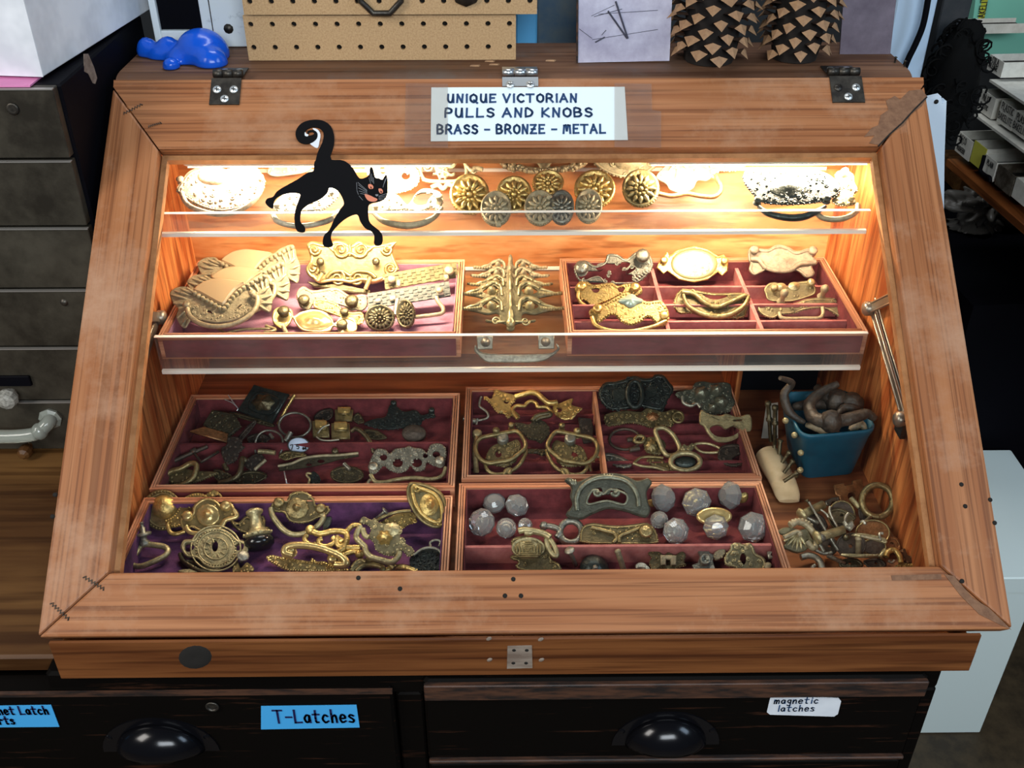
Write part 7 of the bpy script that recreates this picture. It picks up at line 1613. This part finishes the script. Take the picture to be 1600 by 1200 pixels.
for i, (a_, c_) in enumerate([(Yc(355, 345)[0], Yc(375, 620)[0]), (Yc(405, 375)[0], Yc(402, 640)[0])]):
    A_, C_ = onz(a_, .095), onz(c_, .045); d_ = C_-A_; L_ = d_.length; mb = MB(); mb.lathe(A_, d_, [(.0001, -.001), (.0038, 0), (.0038, .004), (.0026, .006), (.0026, L_*.4), (.0040, L_*.42), (.0040, L_*.47), (.0024, L_*.5), (.0024, L_), (.0001, L_)], 10)
    o = thing('spindle_rod', A_*.0+C_, 'thin turned brass spindle standing behind the cream block, %s one' % ('left' if i == 0 else 'right'), 'spindle', 'turned brass spindles'); mb.build('spindle', 'brass_dark', o)
q = [onz(p, ZF+.001) for p in Yc(310, 600, 425, 600)]; P = [q[0], q[1], ony(Yc(425, 352)[0], q[1].y+.012), ony(Yc(345, 362)[0], q[0].y+.012)]
mb = MB(); mb.rings([[p+V((0, .0008, 0)) for p in P], P]); o = mb.build('grey_card', 'card_grey', at=P[0]); tag(o, 'small grey-white card standing behind the turned spindles', 'card')
# box at the right rear, its black standing in for the shade there
mb = MB(); x0, x1, y0_, y1_ = .2895, .395, .452, .545
mb.box((x0, y0_, ZF), (x1, y1_, ZF+.003)); mb.box((x0, y0_, ZF+.003), (x0+.003, y1_, .105)); mb.box((x1-.003, y0_, ZF+.003), (x1, y1_, .105)); mb.box((x0+.003, y1_-.003, ZF+.003), (x1-.003, y1_, .105)); mb.box((x0+.003, y0_, ZF+.003), (x1-.003, y0_+.003, .105))
t = thing('black_box', ((x0+x1)/2, y0_, ZF), 'open black box in the dark right rear corner behind the teal tub', 'box'); mb.build('box_body', 'black_paint', t)

# heap of small hardware on the bare floor
G = 'loose hardware heaped in the right front corner'
F = lay(c1(Xc, 760, 382), ZF+.003, 26)
pull('rusty lock plate with square notches and a round hole behind the loose heap', F, 'copper_brown', Xc(648,208, 735,188, 740,210, 800,200, 805,170, 885,152, 903,230, 860,300, 840,360, 760,382, 715,372, 695,300, 668,290), dn=0, sm=False, group=G, holes=[ell(c1(Xc, 795, 300), 6, 6, 12)], edge=None, name='lock_plate', cat='lock part', bosses=[])
bolt('pale bolt sticking out of the rusty lock plate', Xc(860,380)[0], Xc(795,310)[0], ZF+.016, .0030, 'brass_olive', 1.0, zq=ZF+.020, group=G)
F = lay(c1(Xc, 1030, 475), ZF+.012, 40)
pull('large old brass ring standing against the right side of the case', F, 'brass_antique', None, name='ring_pull', group=G, extra=lambda mb, F: bar(mb, F, ell(c1(Xc, 1018, 335), 24, 25, 18), .0036, .004, closed=True, n=2, seg=10))
F = lay(c1(Xc, 360, 770), ZF+.012, 34, 20)
t = pull('scallop-edged brass shell pull at the left of the loose heap', F, 'brass_olive', Xc(185,595, 230,560, 300,560, 360,580, 420,570, 460,640, 500,700, 440,730, 400,760, 340,770, 280,750, 230,720, 260,650), dn=0, group=G, ribl=[(c1(Xc, 360, 600), c1(Xc, 360+cos(a)*130, 620+sin(a)*130)) for a in (1.0, 1.35, 1.7, 2.05, 2.4, 2.75, 3.1)])
mb = MB(); beads(mb, F, Xc(290,520, 320,500, 350,495, 390,495, 430,510, 460,530, 475,560), .0026, 5.2, .004); bar(mb, F, Xc(290,540, 350,510, 420,530, 480,590, 510,650, 500,720, 470,720, 430,670), .0036, .004); bar(mb, F, Xc(240,640, 300,610, 350,590, 380,610, 350,620), .0024, .007); mb.build('scallop_rim', 'brass_pale', t)
for i, (p, q2, z1, z2, r, m, lbl) in enumerate([((390, 450), (570, 365), .030, .034, .0048, 'brass_olive', 'fat brass tube with a flange at the back left of the loose heap'), ((520, 640), (740, 575), .036, .040, .0048, 'brass_olive', 'fat pale brass tube in the middle of the loose heap'), ((450, 350), (690, 750), .046, .034, .0015, 'nickel_grey', 'long thin steel rod crossing the loose heap'), ((440, 475), (530, 520), .028, .026, .0022, 'silver_old', 'short silver rod behind the scallop-edged shell pull'),
     ((610, 790), (750, 860), .024, .020, .0024, 'silver_old', 'bright silver rod at the front of the loose heap'), ((640, 905), (700, 930), .02, .02, .0016, 'silver_old', 'tiny bright rod at the front rail below the loose heap'), ((860, 650), (858, 790), .046, .028, .0030, 'brass_pale', 'upright pale post on the flat base plate of the loose heap')]):
    bolt(lbl, Xc(*p)[0], Xc(*q2)[0], z1, r, m, 1.7 if r > .004 else 1.2, 'rod', zq=z2, group=G)
def dsk(lbl, cx, cy, rx, ry, z, lean, yaw, m, hole=True):
    F = lay(c1(Xc, cx, cy+ry), z, lean, yaw); t = thing('disc_plate', F.o, lbl, 'hardware plate', G); mb = MB(); plate(mb, F, ell(c1(Xc, cx, cy), rx*.1875, ry*.1875, 22), .002, [ell(c1(Xc, cx-10, cy+10), 3.2, 3.2, 10)] if hole else []); mb.build('disc', m, t)
    mb = MB(); bar(mb, F, ell(c1(Xc, cx, cy), rx*.1875, ry*.1875, 22), .0010, .002, closed=True, n=1); mb.build('rolled_edge', 'brass_antique' if cx != 800 else 'iron_brown', t)
dsk('upright dark brown disc at the back of the loose heap', 720, 455, 110, 120, ZF+.004, 36, 0, 'iron_brown', False)
dsk('dark disc with a small hole in the middle front of the loose heap', 800, 705, 120, 100, ZF+.012, 30, 0, 'iron_brown')
dsk('rust-coloured disc at the right of the loose heap', 980, 600, 140, 105, ZF+.008, 30, -10, 'copper_brown', False)
dsk('dark curved disc leaning at the far right of the loose heap', 990, 720, 100, 70, ZF+.006, 26, 0, 'iron_brown', False)
F = lay(c1(Xc, 1090, 700), ZF+.030, 20)
pull('flat brass latch arm with a pin on top of the loose heap', F, 'brass_olive', Xc(800,622, 880,608, 1050,640, 1095,672, 1085,692, 1000,668, 880,640), dn=0, group=G, name='latch_bar', cat='lock part', bails=[dict(pts=Xc(1045,665, 1035,610, 1065,605), r=.0016, w=.004, m='silver_old'), dict(pts=Xc(880,625, 1040,660), r=.0016, w=.004, m='brass_pale')])
F = lay(c1(Xc, 800, 562), ZF+.034, 30)
pull('small pale faceted knob on a stem in the middle of the loose heap', F, 'silver_old', Xc(725,515, 760,530, 800,505, 822,555, 790,590, 745,560), h=.006, dn=0, sm=False, name='faceted_pull', cat='drawer knob', group=G, bails=[dict(pts=Xc(750,510, 752,470, 775,435), r=.0014, w=.004)])
F = lay(c1(Xc, 870, 812), ZF+.018, 14)
pull('flat pale base plate lying at the front of the loose heap', F, 'brass_olive', Xc(710,792, 780,780, 1030,785, 1010,808, 850,812), dn=0, sm=False, group=G, name='base_plate', cat='hardware plate')
F = lay(c1(Xc, 1170, 900), ZF+.004, 26)
pull('small gold ring with a loop at the right front of the loose heap', F, 'brass_gold', Xc(1160,885, 1230,850, 1300,860, 1350,880, 1320,905, 1200,910), dn=6, ds=4, group=G, name='ring_pull', bails=[dict(pts=Xc(1090,800, 1110,755, 1160,745, 1200,790, 1215,850), r=.0030, w=.006), dict(pts=Xc(1110,830, 1140,850, 1160,830), r=.0014, w=.004, m='silver_old')])
F = lay(c1(Xc, 1300, 870), ZF+.006, 30)
pull('rusty fan-shaped fragment at the far right front of the loose heap', F, 'copper_brown', Xc(1190,770, 1240,735, 1270,790, 1340,810, 1385,850, 1370,890, 1310,860, 1230,850), dn=6, ds=5, kinds='l', group=G, name='fan_plate', cat='hardware plate', bails=[dict(pts=Xc(1330,850, 1360,862, 1400,852), r=.0016, w=.004, m='silver_old')])
F = lay(c1(Xc, 540, 925), ZF, 24)
pull('curved pale ring edge at the front left of the loose heap beside the tray', F, 'silver_old', None, name='ring_pull', group=G, extra=lambda mb, F: (bar(mb, F, Xc(380,805, 440,790, 500,805, 545,850, 560,925), .0036, .003), bar(mb, F, Xc(470,920, 475,890, 500,870), .002, .003)))
F = lay(c1(Xc, 560, 775), ZF+.014, 24)
pull('small bent steel bracket right of the scallop-edged shell pull', F, 'nickel_grey', None, name='bracket', cat='hardware', group=G, extra=lambda mb, F: (bar(mb, F, Xc(505,745, 570,775, 640,765), .0018, .003, n=2), bar(mb, F, Xc(540,700, 575,760), .002, .003, n=2), bar(mb, F, Xc(520,620, 560,640, 540,660), .004, .006)))
F = lay(c1(Xc, 690, 560), ZF+.02, 40)
pull('thin curved steel wire arcs standing in the loose heap', F, 'silver_old', None, name='wire_loop', cat='wire', group=G, extra=lambda mb, F: (bar(mb, F, Xc(625,380, 620,420, 650,490, 690,560), .0014, .002), bar(mb, F, Xc(545,405, 590,440, 610,470), .0012, .002), bar(mb, F, Xc(905,672, 925,720, 960,775), .0013, .004)))
F = lay(c1(Xc, 640, 350), ZF+.004, 30)
pull('grey lug bracket beside the rusty lock plate', F, 'nickel_grey', Xc(580,340, 640,312, 690,305, 695,345, 640,350, 620,380, 590,375), dn=0, sm=False, group=G, name='bracket', cat='hardware')

# more of the dark clutter in the left rear tray
G = 'dark pulls heaped in the left rear tray'
for nm, pts, m, z, ln, lbl in [('bar_plate', Lc(865,600, 1000,450, 1030,470, 900,625), 'iron_brown', .012, 24, 'dark slanting strip below the dark square plate'), ('bar_plate', Lc(800,370, 900,385, 1180,470, 1160,500, 980,450, 810,395), 'brass_dark', .010, 22, 'long dark bar sticking out under the dark square plate'),
        ('drawer_pull', Mc(270,385, 330,330, 420,315, 430,370, 390,410, 300,420), 'iron_brown', .004, 26, 'dark folded plate behind the square brass knobs'), ('drawer_pull', Mc(590,400, 640,350, 690,420, 640,440), 'brass_dark', .004, 26, 'small dark plate right of the square brass knobs'),
        ('drawer_pull', Mc(690,490, 800,500, 880,560, 780,575, 700,545), 'brass_dark', .003, 22, 'low dark plate between thin bail and round brown knob'), ('drawer_pull', Lc(1230,760, 1300,720, 1440,730, 1480,760, 1380,775, 1290,800), 'brass_antique', .010, 20, 'flat brassy tangle of bail ends under the white tag'),
        ('drawer_pull', Lc(950,590, 1060,560, 1160,600, 1080,650, 970,640), 'iron_brown', .004, 22, 'small brown plate inside the thin wire bail loop'), ('drawer_pull', Lc(660,880, 760,900, 830,960, 740,1005, 660,960), 'brass_dark', .003, 20, 'dark plate between the olive bail pull and the curved brown arm')]:
    F = lay(max(pts, key=lambda p: p[1]), ZL+z, ln)
    pull(lbl, F, m, pts, dn=6, ds=5, kinds='sbl', group=G, name=nm, cat='drawer pull' if nm == 'drawer_pull' else 'hardware plate', edge=(1.6, .0009))
F = lay(c1(Mc, 380, 590), ZL+.012, 24)
pull('bright thin wire arc in front of the square brass knobs', F, 'silver_old', None, name='wire_loop', cat='wire', extra=lambda mb, F: (bar(mb, F, Mc(290,545, 330,572, 400,578, 480,570), .0012, .003), bar(mb, F, Mc(300,520, 340,470, 400,445), .0012, .004)))

# darker scraps filling the heap at the right front
G = 'loose hardware heaped in the right front corner'
for nm, pts, m, z, ln, lbl in [('scrap_plate', Xc(400,470, 470,430, 560,470, 600,560, 520,600, 440,560), 'iron_brown', .004, 22, 'dark scrap plate under the flanged brass tube'), ('scrap_plate', Xc(540,660, 640,640, 690,720, 640,790, 560,770), 'iron_brown', .006, 24, 'dark scrap plate between shell pull and holed disc'),
        ('scrap_plate', Xc(600,440, 680,400, 760,420, 840,480, 760,520, 660,520), 'brass_dark', .016, 22, 'dark scrap plate behind the pale faceted knob'), ('scrap_plate', Xc(860,400, 940,430, 960,480, 880,500), 'iron_brown', .010, 24, 'small dark scrap plate at the foot of the old brass ring'),
        ('scrap_plate', Xc(1080,640, 1180,650, 1210,740, 1120,760, 1060,710), 'copper_brown', .004, 20, 'rusty scrap plate right of the latch bar'), ('scrap_plate', Xc(720,830, 840,820, 900,880, 780,905, 700,880), 'brass_dark', .003, 14, 'dark scrap plate in front of the flat pale base plate'),
        ('scrap_plate', Xc(900,840, 1040,820, 1090,880, 980,905), 'iron_brown', .003, 14, 'dark scrap plate left of the small gold ring')]:
    F = lay(max(pts, key=lambda p: p[1]), ZF+z, ln)
    pull(lbl, F, m, pts, dn=0, group=G, name=nm, cat='hardware plate', edge=(1.6, .0012), holes=[ell((sum(p[0] for p in pts)/len(pts), sum(p[1] for p in pts)/len(pts)), 3, 2.4, 8)])
for lbl, p, q2, z1, z2, r, m in [('short dark screw lying across the holed disc', (760,640), (700,590), .040, .036, .0022, 'brass_dark'), ('pale screw pointing at the old brass ring', (900,520), (960,470), .034, .030, .0022, 'silver_old'), ('thin dark rod leaning on the flanged brass tube', (430,330), (560,520), .046, .030, .0014, 'brass_dark'), ('stubby brass screw left of the small gold ring', (1040,800), (1090,740), .024, .030, .0026, 'brass_olive')]:
    bolt(lbl, Xc(*p)[0], Xc(*q2)[0], ZF+z1-.016, r, m, 1.8, 'screw', zq=ZF+z2-.016, group=G)
